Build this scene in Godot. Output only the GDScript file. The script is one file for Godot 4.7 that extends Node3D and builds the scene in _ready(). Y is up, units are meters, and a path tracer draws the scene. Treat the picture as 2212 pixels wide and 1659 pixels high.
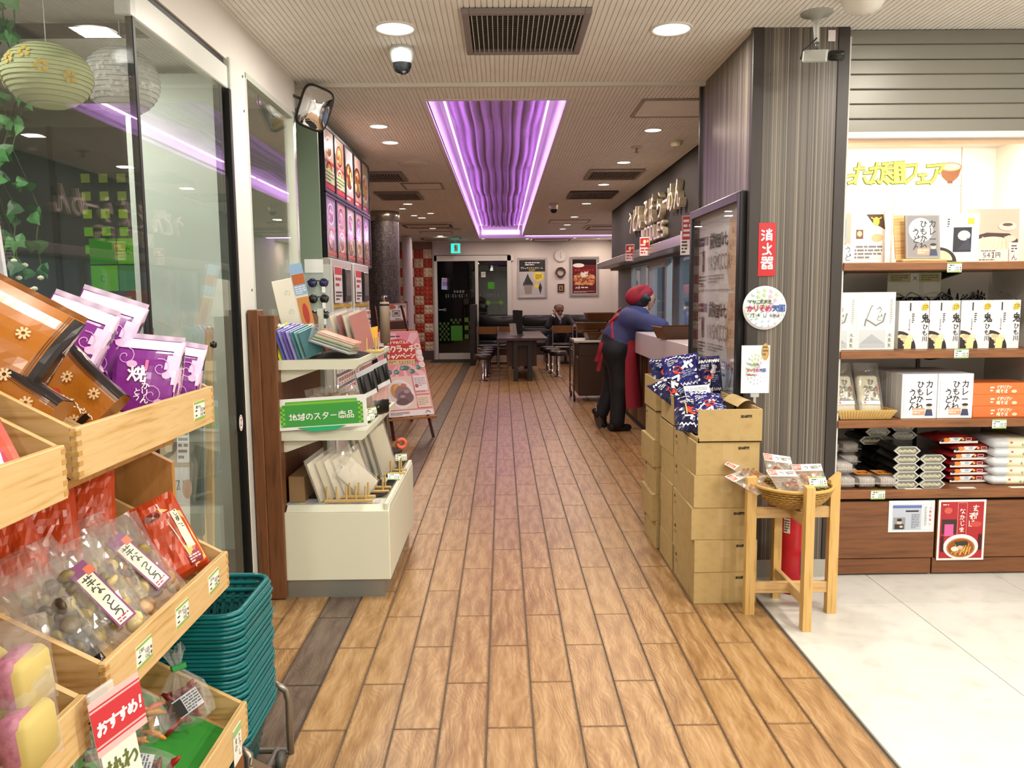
extends Node3D
# Everything is in metres; the camera stands at x 0, z 0 and the corridor runs towards -z.
const CEIL := 2.64
const V0 := Vector3.ZERO
var mats := {}
var taken := {}
var store := {}
var rng := RandomNumberGenerator.new()

func hexc(h: String) -> Color:
	return Color.html(h)

func mt(h: String, rough := 0.55, metal := 0.0) -> StandardMaterial3D:
	var key := "%s_%.2f_%.2f" % [h, rough, metal]
	if not mats.has(key):
		var m := StandardMaterial3D.new()
		m.albedo_color = hexc(h)
		m.roughness = rough
		m.metallic = metal
		mats[key] = m
	return mats[key]

func glass(h: String, alpha: float, rough := 0.0) -> StandardMaterial3D:
	var key := "g%s_%.2f_%.2f" % [h, alpha, rough]
	if not mats.has(key):
		var m := StandardMaterial3D.new()
		m.albedo_color = Color(hexc(h), alpha)
		m.transparency = BaseMaterial3D.TRANSPARENCY_ALPHA
		m.roughness = rough
		m.cull_mode = BaseMaterial3D.CULL_DISABLED
		mats[key] = m
	return mats[key]

func glow(h: String, e: float) -> StandardMaterial3D:
	var key := "e%s_%.2f" % [h, e]
	if not mats.has(key):
		var m := StandardMaterial3D.new()
		m.albedo_color = hexc(h)
		m.emission_enabled = true
		m.emission = hexc(h)
		m.emission_energy_multiplier = e
		mats[key] = m
	return mats[key]

func printed(rough := 0.5) -> StandardMaterial3D:
	var key := "print_%.2f" % rough
	if not mats.has(key):
		var m := StandardMaterial3D.new()
		m.vertex_color_use_as_albedo = true
		m.roughness = rough
		m.cull_mode = BaseMaterial3D.CULL_DISABLED
		mats[key] = m
	return mats[key]

# ---------------------------------------------------------------- meshes
class MB:
	var st := SurfaceTool.new()
	var xf := Transform3D.IDENTITY
	var c := Color.WHITE
	var n := 0
	func _init() -> void:
		st.begin(Mesh.PRIMITIVE_TRIANGLES)
		st.set_smooth_group(-1)
	func smooth(on := true) -> MB:
		st.set_smooth_group(0 if on else -1)
		return self
	func v(p: Vector3, uv := Vector2.ZERO) -> void:
		st.set_color(c)
		st.set_uv(uv)
		st.add_vertex(xf * p)
		n += 1
	func tri(a: Vector3, b: Vector3, d: Vector3) -> void:
		v(a); v(b); v(d)
	# corners counter-clockwise as seen from the front
	func quad(a: Vector3, b: Vector3, d: Vector3, e: Vector3) -> void:
		v(a, Vector2(0, 1)); v(d, Vector2(1, 0)); v(b, Vector2(1, 1))
		v(a, Vector2(0, 1)); v(e, Vector2(0, 0)); v(d, Vector2(1, 0))
	func box(o: Vector3, s: Vector3, b := 0.0) -> MB:
		var h := s * 0.5
		b = minf(b, minf(h.x, minf(h.y, h.z)) * 0.95)
		if b <= 0.0:
			for ax in 3:
				for sg: float in [-1.0, 1.0]:
					var a := V(ax, sg * h[ax]); var u := V((ax + 1) % 3, h[(ax + 1) % 3]); var w := V((ax + 2) % 3, h[(ax + 2) % 3]) * sg
					quad(o + a - u - w, o + a + u - w, o + a + u + w, o + a - u + w)
			return self
		var i := h - Vector3(b, b, b)
		for ax in 3:
			var x := (ax + 1) % 3
			var y := (ax + 2) % 3
			for sg: float in [-1.0, 1.0]:
				var a := V(ax, sg * h[ax]); var u := V(x, i[x]); var w := V(y, i[y]) * sg
				quad(o + a - u - w, o + a + u - w, o + a + u + w, o + a - u + w)
			for s1: float in [-1.0, 1.0]:
				for s2: float in [-1.0, 1.0]:
					var p := V(x, s1 * h[x]) + V(y, s2 * i[y]); var q := V(x, s1 * i[x]) + V(y, s2 * h[y]); var e := V(ax, i[ax])
					if s1 * s2 > 0:
						quad(o + p - e, o + q - e, o + q + e, o + p + e)
					else:
						quad(o + q - e, o + p - e, o + p + e, o + q + e)
		for sx: float in [-1.0, 1.0]:
			for sy: float in [-1.0, 1.0]:
				for sz: float in [-1.0, 1.0]:
					var p := o + Vector3(sx * h.x, sy * i.y, sz * i.z); var q := o + Vector3(sx * i.x, sy * h.y, sz * i.z); var r := o + Vector3(sx * i.x, sy * i.y, sz * h.z)
					if sx * sy * sz > 0:
						tri(p, r, q)
					else:
						tri(p, q, r)
		return self
	func V(ax: int, val: float) -> Vector3:
		var r := Vector3.ZERO
		r[ax] = val
		return r
	func ring(o: Vector3, t: Vector3, r: float, k: int, up := Vector3.UP) -> PackedVector3Array:
		var d := t.normalized()
		if absf(d.dot(up)) > 0.98:
			up = Vector3.RIGHT
		var x := up.cross(d).normalized()
		var y := d.cross(x)
		var out := PackedVector3Array()
		for j in k:
			var a := TAU * j / k
			out.append(o + (x * cos(a) + y * sin(a)) * r)
		return out
	func bridge(a: PackedVector3Array, b: PackedVector3Array, closed := true) -> void:
		var k := a.size()
		for j in (k if closed else k - 1):
			var m := (j + 1) % k
			quad(a[j], a[m], b[m], b[j])
	func fan(a: PackedVector3Array, flip := false) -> void:
		var o := Vector3.ZERO
		for p in a: o += p
		o /= a.size()
		for j in a.size():
			if flip: tri(o, a[j], a[(j + 1) % a.size()])
			else: tri(o, a[(j + 1) % a.size()], a[j])
	func tube(pts: Array, r, k := 8, caps := true, up := Vector3.UP) -> MB:
		var last := PackedVector3Array()
		for j in pts.size():
			var t: Vector3 = (pts[mini(j + 1, pts.size() - 1)] - pts[maxi(j - 1, 0)])
			var rr: float = r[j] if r is Array else r
			var cur := ring(pts[j], t, rr, k, up)
			if j > 0: bridge(last, cur)
			elif caps: fan(cur, true)
			last = cur
		if caps: fan(last)
		return self
	func cyl(a: Vector3, b: Vector3, r0: float, r1 := -1.0, k := 16) -> MB:
		return tube([a, b], [r0, r0 if r1 < 0 else r1], k)
	func lathe(o: Vector3, prof: Array, k := 20) -> MB:
		var last := PackedVector3Array()
		for j in prof.size():
			var cur := PackedVector3Array()
			for m in k:
				var a := -TAU * m / k
				cur.append(o + Vector3(cos(a) * prof[j].x, prof[j].y, sin(a) * prof[j].x))
			if j > 0: bridge(last, cur)
			last = cur
		return self
	func prism(poly: PackedVector2Array, d0: float, d1: float) -> MB:
		var p := poly
		if Geometry2D.is_polygon_clockwise(p) == false:
			p = poly.duplicate(); p.reverse()
		var idx := Geometry2D.triangulate_polygon(p)
		for j in range(0, idx.size(), 3):
			var a := p[idx[j]]; var b := p[idx[j + 1]]; var e := p[idx[j + 2]]
			if (b - a).cross(e - a) < 0:
				var s := b; b = e; e = s
			tri(Vector3(a.x, a.y, d1), Vector3(e.x, e.y, d1), Vector3(b.x, b.y, d1))
			tri(Vector3(a.x, a.y, d0), Vector3(b.x, b.y, d0), Vector3(e.x, e.y, d0))
		for j in p.size():
			var a := p[j]; var b := p[(j + 1) % p.size()]
			quad(Vector3(a.x, a.y, d1), Vector3(a.x, a.y, d0), Vector3(b.x, b.y, d0), Vector3(b.x, b.y, d1))
		return self
	# grid of points f(i, j) for i in 0..nx, j in 0..ny
	func sheet(f: Callable, nx: int, ny: int) -> MB:
		var g := []
		for i in nx + 1:
			var row := []
			for j in ny + 1: row.append(f.call(float(i) / nx, float(j) / ny))
			g.append(row)
		for i in nx:
			for j in ny:
				var u0 := float(i) / nx; var u1 := float(i + 1) / nx; var w0 := 1.0 - float(j) / ny; var w1 := 1.0 - float(j + 1) / ny
				var a: Vector3 = g[i][j]; var b: Vector3 = g[i + 1][j]; var d: Vector3 = g[i + 1][j + 1]; var e: Vector3 = g[i][j + 1]
				v(a, Vector2(u0, w0)); v(d, Vector2(u1, w1)); v(b, Vector2(u1, w0))
				v(a, Vector2(u0, w0)); v(e, Vector2(u0, w1)); v(d, Vector2(u1, w1))
		return self
	func done() -> ArrayMesh:
		st.index()
		st.generate_normals()
		return st.commit()

func mb() -> MB:
	return MB.new()

func bxm(s: Vector3, b := 0.0) -> Mesh:   # a box standing on its base
	var key := "box%s%.4f" % [s, b]
	if not store.has(key):
		store[key] = mb().box(Vector3(0, s.y / 2, 0), s, b).done()
	return store[key]

# ---------------------------------------------------------------- nodes
func numbered(called: String) -> String:
	taken[called] = taken.get(called, -1) + 1
	return called if taken[called] == 0 else "%s_%03d" % [called, taken[called]]

func tag(o: Node3D, label: String, category: String, group := "") -> Node3D:
	o.set_meta("label", label)
	o.set_meta("category", category)
	if group: o.set_meta("group", group)
	return o

func thing(called: String, label: String, category: String, at := V0, turn := 0.0, group := "") -> Node3D:
	var o := Node3D.new()
	o.name = numbered(called)
	add_child(o)
	o.position = at
	o.rotation.y = turn
	return tag(o, label, category, group)

func part(parent: Node3D, called: String, mesh, m: Material, at := V0, turn := V0) -> MeshInstance3D:
	var o := MeshInstance3D.new()
	o.name = called
	o.mesh = mesh.done() if mesh is MB else mesh
	o.material_override = m
	parent.add_child(o, true)
	o.position = at
	o.rotation = turn
	return o

func solid(called: String, label: String, category: String, mesh, m: Material, at := V0, turn := V0, group := "") -> MeshInstance3D:
	var o := part(self, numbered(called), mesh, m, at, turn)
	return tag(o, label, category, group)

func struct(called: String, mesh, m: Material, at := V0) -> MeshInstance3D:
	var o := part(self, numbered(called), mesh, m, at)
	o.set_meta("kind", "structure")
	return o

func structs(called: String) -> Node3D:
	var o := Node3D.new()
	o.name = numbered(called)
	add_child(o)
	o.set_meta("kind", "structure")
	return o

func copy(src: Node3D, label: String, at: Vector3, turn := V0) -> Node3D:
	var called := String(src.name)
	var rx := RegEx.create_from_string("_\\d{3}$")
	called = rx.sub(called, "")
	var o: Node3D = src.duplicate()
	o.name = numbered(called)
	add_child(o)
	o.position = at
	o.rotation = turn
	o.set_meta("label", label)
	return o

func area(at: Vector3, towards: Vector3, size: Vector2, energy: float, colour: Color) -> void:
	var l := AreaLight3D.new()
	l.name = "area_light"
	add_child(l, true)
	var up := Vector3.UP if absf(towards.normalized().y) < 0.9 else Vector3.BACK
	l.look_at_from_position(at, at + towards, up)
	l.area_size = size
	l.light_energy = energy
	l.light_color = colour
	l.shadow_enabled = true
	l.area_range = 30.0

# ---------------------------------------------------------------- print and lettering
const NTH := ["first", "second", "third", "fourth", "fifth", "sixth", "seventh", "eighth", "ninth", "tenth", "eleventh", "twelfth", "thirteenth", "fourteenth", "fifteenth", "sixteenth", "seventeenth", "eighteenth", "nineteenth", "twentieth"]
const GLYPH := {
"の": "~524628162352848769", "ス": "127219 5589", "タ": "4115 32826629 3466", "ー": "1585", "か": "~1363675948 ~413519 7396", "り": "212536 ~717649",
"ん": "5119 ~194565688997", "と": "3144 ~8335284989", "う": "3162 ~1443737659", "お": "1363 ~3137291745758769 7293", "す": "0393 ~61654644646749",
"め": "2248 ~614728163474968869", "カ": "13837958 ~414519", "レ": "212985", "ひ": "~12422649777295", "も": "~4137598886 1363 1565", "わ": "2129 033308 ~0855748769",
"ど": "3144 ~8335284989 7183 8093", "っ": "~2665867849", "た": "1353 3119 5585 ~576999", "フ": "12827639", "ェ": "3575 5559 2989", "ア": "128265 ~544729",
"ら": "4162 ~332655867849", "そ": "21712584464879", "ば": "2129 4484 ~616759486799 7182 8092", "は": "2129 4484 ~616759486799", "な": "1353 3115 7293 ~646759486799",
"じ": "~31375987 6172 7082", "ま": "1383 1585 ~515749385789", "キ": "1383 1686 4169", "ャ": "268577 4459", "ン": "1234 1983", "ペ": "063398 ~7172827171", "ク": "4116 32827649",
"ラ": "2171 14847739", "ッ": "2537 4547 ~857749", "チ": "7122 1585 525639", "ブ": "12827639 7081 9092", "ソ": "2134 ~817639", "ト": "4149 4476", "リ": "2126 ~717649", "ム": "411888 6689",
"イ": "8114 5359", "グ": "4116 32827649 8092", "ル": "~314619 616996", "メ": "7119 2379", "マ": "128256 3568", "ツ": "2235 4245 ~825939", "コ": "12828818", "ロ": "2282882822",
"く": "712579", "し": "~21276987", "ろ": "~21712654867849", "に": "2129 5383 565888", "ぴ": "~12422649777295 ~8090918180", "れ": "2129 03330854646998", "さ": "1383 4267 ~6736489989",
"地": "0333 2128 0838 458386 6166 53589896", "域": "0333 2128 0838 4393 7189 4565674745 4979 9578 8192", "商": "5052 1292 4344 6364 19149499 3777793937", "品": "3171743431 1646491916 6696996966",
"消": "0122 0425 0927 6063 4153 8172 4449 448489 4686 4888", "火": "5055 ~555819 5589 1334 8264", "器": "1040421210 6090926260 1747491917 6797996967 0494 525416 5496",
"焼": "212509 2548 0314 4234 4292 7074 3595 5154 8184 656749 75799997", "鬼": "5041 2272752522 5255 2474 453819 55599997 7786 7678", "川": "212619 5158 8189",
"麺": "0141 0343 2104 0545 2547 0729 1749 5191 7162 5292995952 6269 8289 6484 6686", "天": "1282 0494 524719 5589", "国": "1191991911 3373 3575 3777 5357 6667",
"放": "2021 0242 232609 24444738 6155 6393 836749 6499", "送": "5162 8172 4484 4686 636748 6787 0122 052517 08299999", "賞": "5052 2132 8172 04039394 3464653534 2676782826 2777 3809 6899",
"味": "0232370702 5383 4595 6169 6548 6598", "期": "0141 0747 1017 4047 1343 1545 1809 3849 515749 519199 5393 5595", "限": "0109 01311334 4181 8184 4484 4282 4149 5499 8465 4958",
"芋": "0292 3033 6063 2575 1797 5559", "玉": "1282 2575 0999 5159 6778", "埼": "0333 2128 0838 4292 6048 4494 5575785855 8489", "円": "19118189 5155 1585",
"玄": "5052 1292 532556 6428 2878 6789", "那": "11414939 1343 1545 210709 6169 61817384", "有": "1282 513609 3439 347479 3676", "吉": "1282 5054 2474 2676792926",
"仙": "3105 1419 6168 4448 8488 4888", "七": "1484 41488997", "大": "0494 515509 5599", "上": "5158 5484 0999", "水": "5159 144409 8255 5599", "屋": "128284 2484 1209 3575 5569 3787 1999",
"煎": "3042 6052 0292 1444 14184448 5458 7478 1909 4929 7989", "餅": "2004 2044 1343 1519 1545 1939 6162 8182 4393 4696 5359 8389", "営": "1122 5052 8172 04039394 3464663634 2777792927", "業": "3133 6163 2242 1383 2575 1787 5159 5719 5789",
"0": "~31117139597951", "1": "315159 ", "2": "~2241627418 1979", "3": "~2161735474886929", "4": "611686 6169", "5": "712125 ~25658729", "6": "~613127597876425", "7": "217149", "8": "~5131355777952535715", "9": "~7535235171635929",
"N": "19118981", "O": "~5121276989825121", "D": "11618387691911", "L": "111989", "E": "81111989 1575", "S": "~8251134575886928", "A": "195189 2676", "Y": "1155 9155 5559", "M": "1911558189", "C": "~82512115176988", "R": "191161837515 5589", "U": "~1117598781", "P": "19116183751515", "T": "1191 5159", "/": "7129",
"!": "5156 5859", "¥": "1155 9155 5559 2676 2878", "×": "2278 7228", ".": "4849", ",": "5849", ":": "5354 5758", "~": "~1534657585", "-": "2575", "%": "7129 2223 8788"}

class PR:
	var st := SurfaceTool.new()
	var host: Node
	var z := 0.0003
	var step := 0.00012
	var warp: Callable
	var sub := 1
	func _init(h: Node) -> void:
		host = h
		st.begin(Mesh.PRIMITIVE_TRIANGLES)
		st.set_smooth_group(-1)
	var nudge := 0.0   # keeps crossing strokes from lying in exactly the same plane
	func v(p: Vector2) -> void:
		st.add_vertex(warp.call(p.x, p.y, z + nudge) if warp.is_valid() else Vector3(p.x, p.y, z + nudge))
	func tri(a: Vector2, b: Vector2, d: Vector2) -> void:
		if (b - a).cross(d - a) > 0:
			var s := b; b = d; d = s
		v(a); v(b); v(d)
	func quad(a: Vector2, b: Vector2, d: Vector2, e: Vector2) -> void:
		for i in sub:
			for j in sub:
				var u0 := float(i) / sub; var u1 := float(i + 1) / sub; var w0 := float(j) / sub; var w1 := float(j + 1) / sub
				var p := a.lerp(b, u0).lerp(e.lerp(d, u0), w0); var q := a.lerp(b, u1).lerp(e.lerp(d, u1), w0)
				var r := a.lerp(b, u1).lerp(e.lerp(d, u1), w1); var s := a.lerp(b, u0).lerp(e.lerp(d, u0), w1)
				tri(p, q, r); tri(p, r, s)
	func ink(h: String) -> void:
		st.set_color(Color.html(h).srgb_to_linear())
		z += step
	func rect(x: float, y: float, w: float, h: float, c: String) -> PR:   # lower-left corner
		ink(c)
		quad(Vector2(x, y), Vector2(x + w, y), Vector2(x + w, y + h), Vector2(x, y + h))
		return self
	func frame(x: float, y: float, w: float, h: float, t: float, c: String) -> PR:
		rect(x, y, w, t, c); rect(x, y + h - t, w, t, c); rect(x, y + t, t, h - 2 * t, c); rect(x + w - t, y + t, t, h - 2 * t, c)
		return self
	func disc(x: float, y: float, rx: float, ry: float, c: String, k := 28, a0 := 0.0, a1 := TAU) -> PR:
		ink(c)
		var o := Vector2(x, y)
		for i in k:
			var a := a0 + (a1 - a0) * i / k; var b := a0 + (a1 - a0) * (i + 1) / k
			tri(o, o + Vector2(cos(a) * rx, sin(a) * ry), o + Vector2(cos(b) * rx, sin(b) * ry))
		return self
	func poly(pts: Array, c: String) -> PR:
		ink(c)
		var p := PackedVector2Array(pts)
		var t := Geometry2D.triangulate_polygon(p)
		for i in range(0, t.size(), 3): tri(p[t[i]], p[t[i + 1]], p[t[i + 2]])
		return self
	func line(pts: Array, w: float, c: String, inked := false) -> PR:
		if not inked: ink(c)
		for i in pts.size() - 1:
			var a: Vector2 = pts[i]; var b: Vector2 = pts[i + 1]
			var d := (b - a)
			if d.length() < 1e-6: continue
			nudge = fmod(nudge + 0.000013, 0.0001)
			d = d.normalized() * w * 0.5
			var s := Vector2(-d.y, d.x)
			tri(a - d * 0.6 - s, b + d * 0.6 - s, b + d * 0.6 + s)
			tri(a - d * 0.6 - s, b + d * 0.6 + s, a - d * 0.6 + s)
		return self
	func strokes(ch: String) -> Array:
		if not host.store.has("gl" + ch):
			var out := []
			var src: String = host.GLYPH.get(ch, "")
			if src == "":
				var r := RandomNumberGenerator.new()
				r.seed = ch.unicode_at(0)
				for k in 3: src += "%d%d%d%d " % [1, 2 + 3 * k, 8, 2 + 3 * k]
				for k in 3: src += "%d%d%d%d " % [2 + r.randi() % 6, r.randi() % 3, 2 + r.randi() % 6, 6 + r.randi() % 4]
			for s in src.split(" ", false):
				var curve: bool = s.begins_with("~")
				if curve: s = s.substr(1)
				var pts := []
				for k in range(0, s.length() - 1, 2): pts.append(Vector2(int(s[k]), 9 - int(s[k + 1])) / 9.0)
				if curve and pts.size() > 2:
					var q := []
					for k in pts.size() - 1:
						var p0: Vector2 = pts[maxi(k - 1, 0)]; var p3: Vector2 = pts[mini(k + 2, pts.size() - 1)]
						for m in 4: q.append(pts[k].cubic_interpolate(pts[k + 1], p0, p3, m / 4.0))
					q.append(pts[-1])
					pts = q
				out.append(pts)
			host.store["gl" + ch] = out
		return host.store["gl" + ch]
	# lower-left corner of the first character; size = height of a character
	func text(s: String, x: float, y: float, size: float, c: String, w := 0.11, down := false, wide := 1.0, gap := 1.16, slant := 0.0) -> PR:
		ink(c)
		var o := Vector2(x, y)
		for ch in s:
			if ch != " ":
				var narrow := 0.62 if ch.unicode_at(0) < 128 else 1.0
				for pts in strokes(ch):
					var q := []
					for p in pts: q.append(o + Vector2(p.x * wide * narrow + p.y * slant, p.y) * size)
					line(q, size * w, c, true)
			if down: o.y -= size * gap
			else: o.x += size * wide * gap * (0.68 if ch.unicode_at(0) < 128 else 1.0)
		return self
	# small print: rows of short dashes
	func rows(x: float, y: float, w: float, h: float, k: int, c: String, seed_ := 1) -> PR:
		ink(c)
		var r := RandomNumberGenerator.new()
		r.seed = seed_
		var lh := h / k
		for i in k:
			var u := x
			var end := x + w * (1.0 if i < k - 1 else 0.6)
			while u < end:
				var d := lh * r.randf_range(0.5, 2.2)
				quad(Vector2(u, y + h - (i + 0.75) * lh), Vector2(minf(u + d, end), y + h - (i + 0.75) * lh), Vector2(minf(u + d, end), y + h - (i + 0.25) * lh), Vector2(u, y + h - (i + 0.25) * lh))
				u += d + lh * 0.3
		return self
	func done() -> ArrayMesh:
		st.generate_normals()
		return st.commit()

func pr() -> PR:
	return PR.new(self)

func _ready() -> void:
	# ------------------------------------------------ camera, surroundings, exposure
	var cam := Camera3D.new()
	cam.name = "camera"
	cam.fov = 51.4
	cam.near = 0.05
	cam.far = 80.0
	add_child(cam)
	cam.transform = Transform3D(Basis(Vector3(0.99988, -0.0093, 0.01211), Vector3(0.01057, 0.99396, -0.10925), Vector3(-0.01102, 0.10937, 0.99394)).orthonormalized(), Vector3(0, 1.41, 0))
	cam.current = true
	var env := Environment.new()
	env.background_mode = Environment.BG_COLOR
	env.background_color = Color(0.02, 0.025, 0.035)
	env.tonemap_mode = Environment.TONE_MAPPER_LINEAR
	env.tonemap_exposure = 1.0
	env.sdfgi_enabled = true
	env.ssao_enabled = true
	env.ssil_enabled = true
	var we := WorldEnvironment.new()
	we.name = "environment"
	we.environment = env
	add_child(we)
	rng.seed = 7
	ceiling_lights()
	materials()
	shell()
	ceiling_things()
	glass_front()
	back_of_room()
	noodle_counter()
	pillar_things()
	display_fixture()
	ticket_corner()
	crate_rack()
	basket_stack()
	carton_stacks()
	basket_stand()
	product_shelf()
	vestibule_things()
	people()

const WARM := Color(1.0, 0.90, 0.80)
const COOL := Color(0.86, 0.94, 1.0)
const WHITE_LIGHT := Color(1.0, 0.97, 0.92)
const VIOLET := Color(0.86, 0.62, 0.97)

# x, z, radius, energy, tint (0 neutral, 1 warm), label tail
func ceiling_lights() -> void:
	var spots := [
		[-0.48, -3.83, 0.085, 2.1, 0, "large one left of the near air vent"], [0.80, -3.86, 0.085, 2.0, 0, "large one right of the near air vent"],
		[-0.48, -1.2, 0.085, 1.5, 0, "above the wooden crates"], [0.80, -1.2, 0.085, 1.9, 0, "above the near floor planks"], [2.1, -1.4, 0.085, 2.9, 0, "over the white tiles"], [2.1, -2.9, 0.085, 2.4, 0, "over the white tiles in front of the noodle shelf"], [3.1, -1.4, 0.085, 4.0, 0, "by the right-hand shop wall, nearer the shelf"], [3.1, 0.6, 0.085, 4.0, 0, "by the right-hand shop wall, farther from the shelf"], [2.1, 0.6, 0.085, 4.0, 0, "over the shop tiles behind the camera"], [-0.48, 1.4, 0.085, 3.0, 0, "behind the crates"], [0.80, 1.4, 0.085, 3.2, 0, "behind the near floor planks"],
		[-0.88, -5.94, 0.062, 1.1, 0, "by the menu board, nearest to the camera"], [-0.88, -6.55, 0.062, 1.1, 0, "by the menu board, second from the camera"],
		[1.143, -6.14, 0.062, 1.7, 1, "first of the row on the right"], [1.143, -7.59, 0.062, 1.5, 1, "second of the row on the right"], [1.143, -9.07, 0.062, 1.5, 1, "third of the row on the right"], [1.143, -10.9, 0.062, 1.2, 1, "fourth of the row on the right"], [1.143, -12.7, 0.062, 1.1, 1, "fifth of the row on the right"], [1.143, -14.1, 0.062, 1.0, 1, "sixth of the row on the right"], [1.13, -14.95, 0.062, 1.0, 1, "last of the row on the right"],
		[-1.24, -10.78, 0.062, 1.1, 1, "nearest of the cluster by the round column"], [-1.38, -11.35, 0.05, 0.7, 1, "left of the cluster by the round column"], [-1.044, -11.98, 0.05, 0.7, 1, "right of the cluster by the round column"], [-1.32, -12.3, 0.05, 0.7, 1, "in the middle of the cluster by the round column"], [-1.24, -12.66, 0.062, 0.9, 1, "brightest of the cluster by the round column"],
		[-1.24, -14.6, 0.062, 0.9, 1, "between the two air conditioners"], [-1.24, -16.4, 0.062, 0.9, 1, "in front of the exit sign"],
		[-0.4, -17.3, 0.05, 0.6, 1, "left one over the black bench"], [0.55, -17.45, 0.05, 0.8, 1, "middle one over the black bench"], [1.55, -17.3, 0.05, 1.0, 1, "right one over the black bench"], [2.1, -17.5, 0.05, 0.9, 1, "rightmost one over the black bench"],
	]
	var ring := {}
	for s in spots:
		var r: float = s[2]
		if not ring.has(r):
			ring[r] = [mb().smooth().lathe(V0, [Vector2(r * 0.98, 0.004), Vector2(r, -0.004), Vector2(r * 1.16, -0.006), Vector2(r * 1.18, 0.004)], 28).done(), mb().lathe(V0, [Vector2(0.0001, -0.001), Vector2(r * 0.98, -0.001)], 28).done()]
		var t := thing("downlight", "round recessed ceiling downlight, " + s[5], "light", Vector3(s[0], CEIL - 0.002, s[1]), 0.0, "ceiling downlights")
		part(t, "trim_ring", ring[r][0], mt("e6e4df", 0.45))
		part(t, "light_lens", ring[r][1], glow("fffdf6", 4.0))
		area(Vector3(s[0], CEIL - 0.012, s[1]), Vector3.DOWN, Vector2(r, r) * 1.7, s[3], WHITE_LIGHT if s[4] == 0 else WARM)

# ---------------------------------------------------------------- materials with a grain
func noise_tex(key: String, stops: Array, freq := 0.02, oct := 4, seed_ := 1, normal := 0.0) -> NoiseTexture2D:
	if not store.has(key):
		var n := FastNoiseLite.new()
		n.seed = seed_
		n.frequency = freq
		n.fractal_octaves = oct
		n.noise_type = FastNoiseLite.TYPE_SIMPLEX_SMOOTH
		var t := NoiseTexture2D.new()
		t.width = 512
		t.height = 512
		t.seamless = true
		t.noise = n
		if normal > 0.0:
			t.as_normal_map = true
			t.bump_strength = normal
		else:
			var g := Gradient.new()
			var cs := PackedColorArray(); var os := PackedFloat32Array()
			for i in stops.size():
				cs.append(hexc(stops[i])); os.append(float(i) / (stops.size() - 1))
			g.colors = cs
			g.offsets = os
			t.color_ramp = g
		store[key] = t
	return store[key]

# scale: how many repeats of the noise fit into one metre along x, y and z
func grained(key: String, stops: Array, scale: Vector3, rough := 0.5, seed_ := 1, freq := 0.012) -> StandardMaterial3D:
	if not mats.has(key):
		var m := StandardMaterial3D.new()
		m.albedo_texture = noise_tex(key + "_tex", stops, freq, 4, seed_)
		m.uv1_triplanar = true
		m.uv1_scale = scale
		m.uv1_offset = Vector3(0.31, 0.17, 0.53)
		m.roughness = rough
		mats[key] = m
	return mats[key]

func materials() -> void:
	grained("pine_z", ["ae864c", "cbaa74", "d2b482", "c59f68"], Vector3(7, 7, 0.5), 0.5)
	grained("pine_x", ["9f7742", "c29e66", "caa976", "b8925a"], Vector3(0.5, 7, 7), 0.5)
	grained("pine_y", ["a98044", "c9a361", "d2ae6d", "bd9554"], Vector3(7, 0.5, 7), 0.5)
	grained("brown_y", ["4b2c16", "6a4122", "74492a", "5d381d"], Vector3(5, 0.4, 5), 0.42)
	grained("brown_x", ["55311a", "6e4324", "784b2a", "633b1f"], Vector3(0.4, 5, 5), 0.4)
	grained("shelf_x", ["5e3a20", "7a4d2b", "875733", "6d4426"], Vector3(0.5, 6, 6), 0.42)
	grained("carton", ["a98f5e", "b59b68", "b89f6c", "ad9461"], Vector3(1.5, 1.5, 1.5), 0.75)
	grained("paint_ceiling", ["e6e4df", "eeece8", "f0efec", "eae8e3"], Vector3(0.6, 0.6, 0.6), 0.7)
	grained("ply", ["9a6b38", "b48247", "bb8a4f", "a8763e"], Vector3(3, 0.6, 3), 0.5)
	# square-striped laminate of the pillar: many vertical bands of five greys and browns
	var w := 512
	var im := Image.create_empty(w, 8, false, Image.FORMAT_RGB8)
	var r := RandomNumberGenerator.new()
	r.seed = 4
	var x := 0
	var tones := ["574f49", "4a433e", "645c54", "6f675d", "3f3935", "8a8275", "595149", "4d4641", "5f574f"]
	while x < w:
		var b := 1 + r.randi() % 7
		im.fill_rect(Rect2i(x, 0, b, 8), hexc(tones[r.randi() % tones.size()]))
		x += b
	var sm := StandardMaterial3D.new()
	sm.albedo_texture = ImageTexture.create_from_image(im)
	sm.uv1_triplanar = true
	sm.uv1_scale = Vector3(2.6, 1, 2.6)
	sm.roughness = 0.38
	mats["striped"] = sm
	# woven rectangles of the round column
	var wv := Image.create_empty(256, 256, false, Image.FORMAT_RGB8)
	wv.fill(hexc("2c2729"))
	for i in 900:
		var long := 6 + r.randi() % 18
		var q := Rect2i(r.randi() % 256, r.randi() % 256, long, 3) if r.randf() < 0.5 else Rect2i(r.randi() % 256, r.randi() % 256, 3, long)
		wv.fill_rect(q, hexc(["514a4d", "3d383b", "625a5c", "4a4447"][r.randi() % 4]))
	var wm := StandardMaterial3D.new()
	wm.albedo_texture = ImageTexture.create_from_image(wv)
	wm.uv1_triplanar = true
	wm.uv1_scale = Vector3(1.6, 1.6, 1.6)
	wm.roughness = 0.45
	mats["woven"] = wm
	for k in 5: mats["plank_%d" % k] = plank_material(k, false)
	mats["plank_dark"] = plank_material(9, true)
	mats["plank_far"] = mats["plank_1"]
	var cm := grained("white_tile", ["bcbcb6", "c9c9c4", "cdcdc8", "c3c3bd"], Vector3(0.8, 0.8, 0.8), 0.22)
	cm.metallic_specular = 0.5

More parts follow.
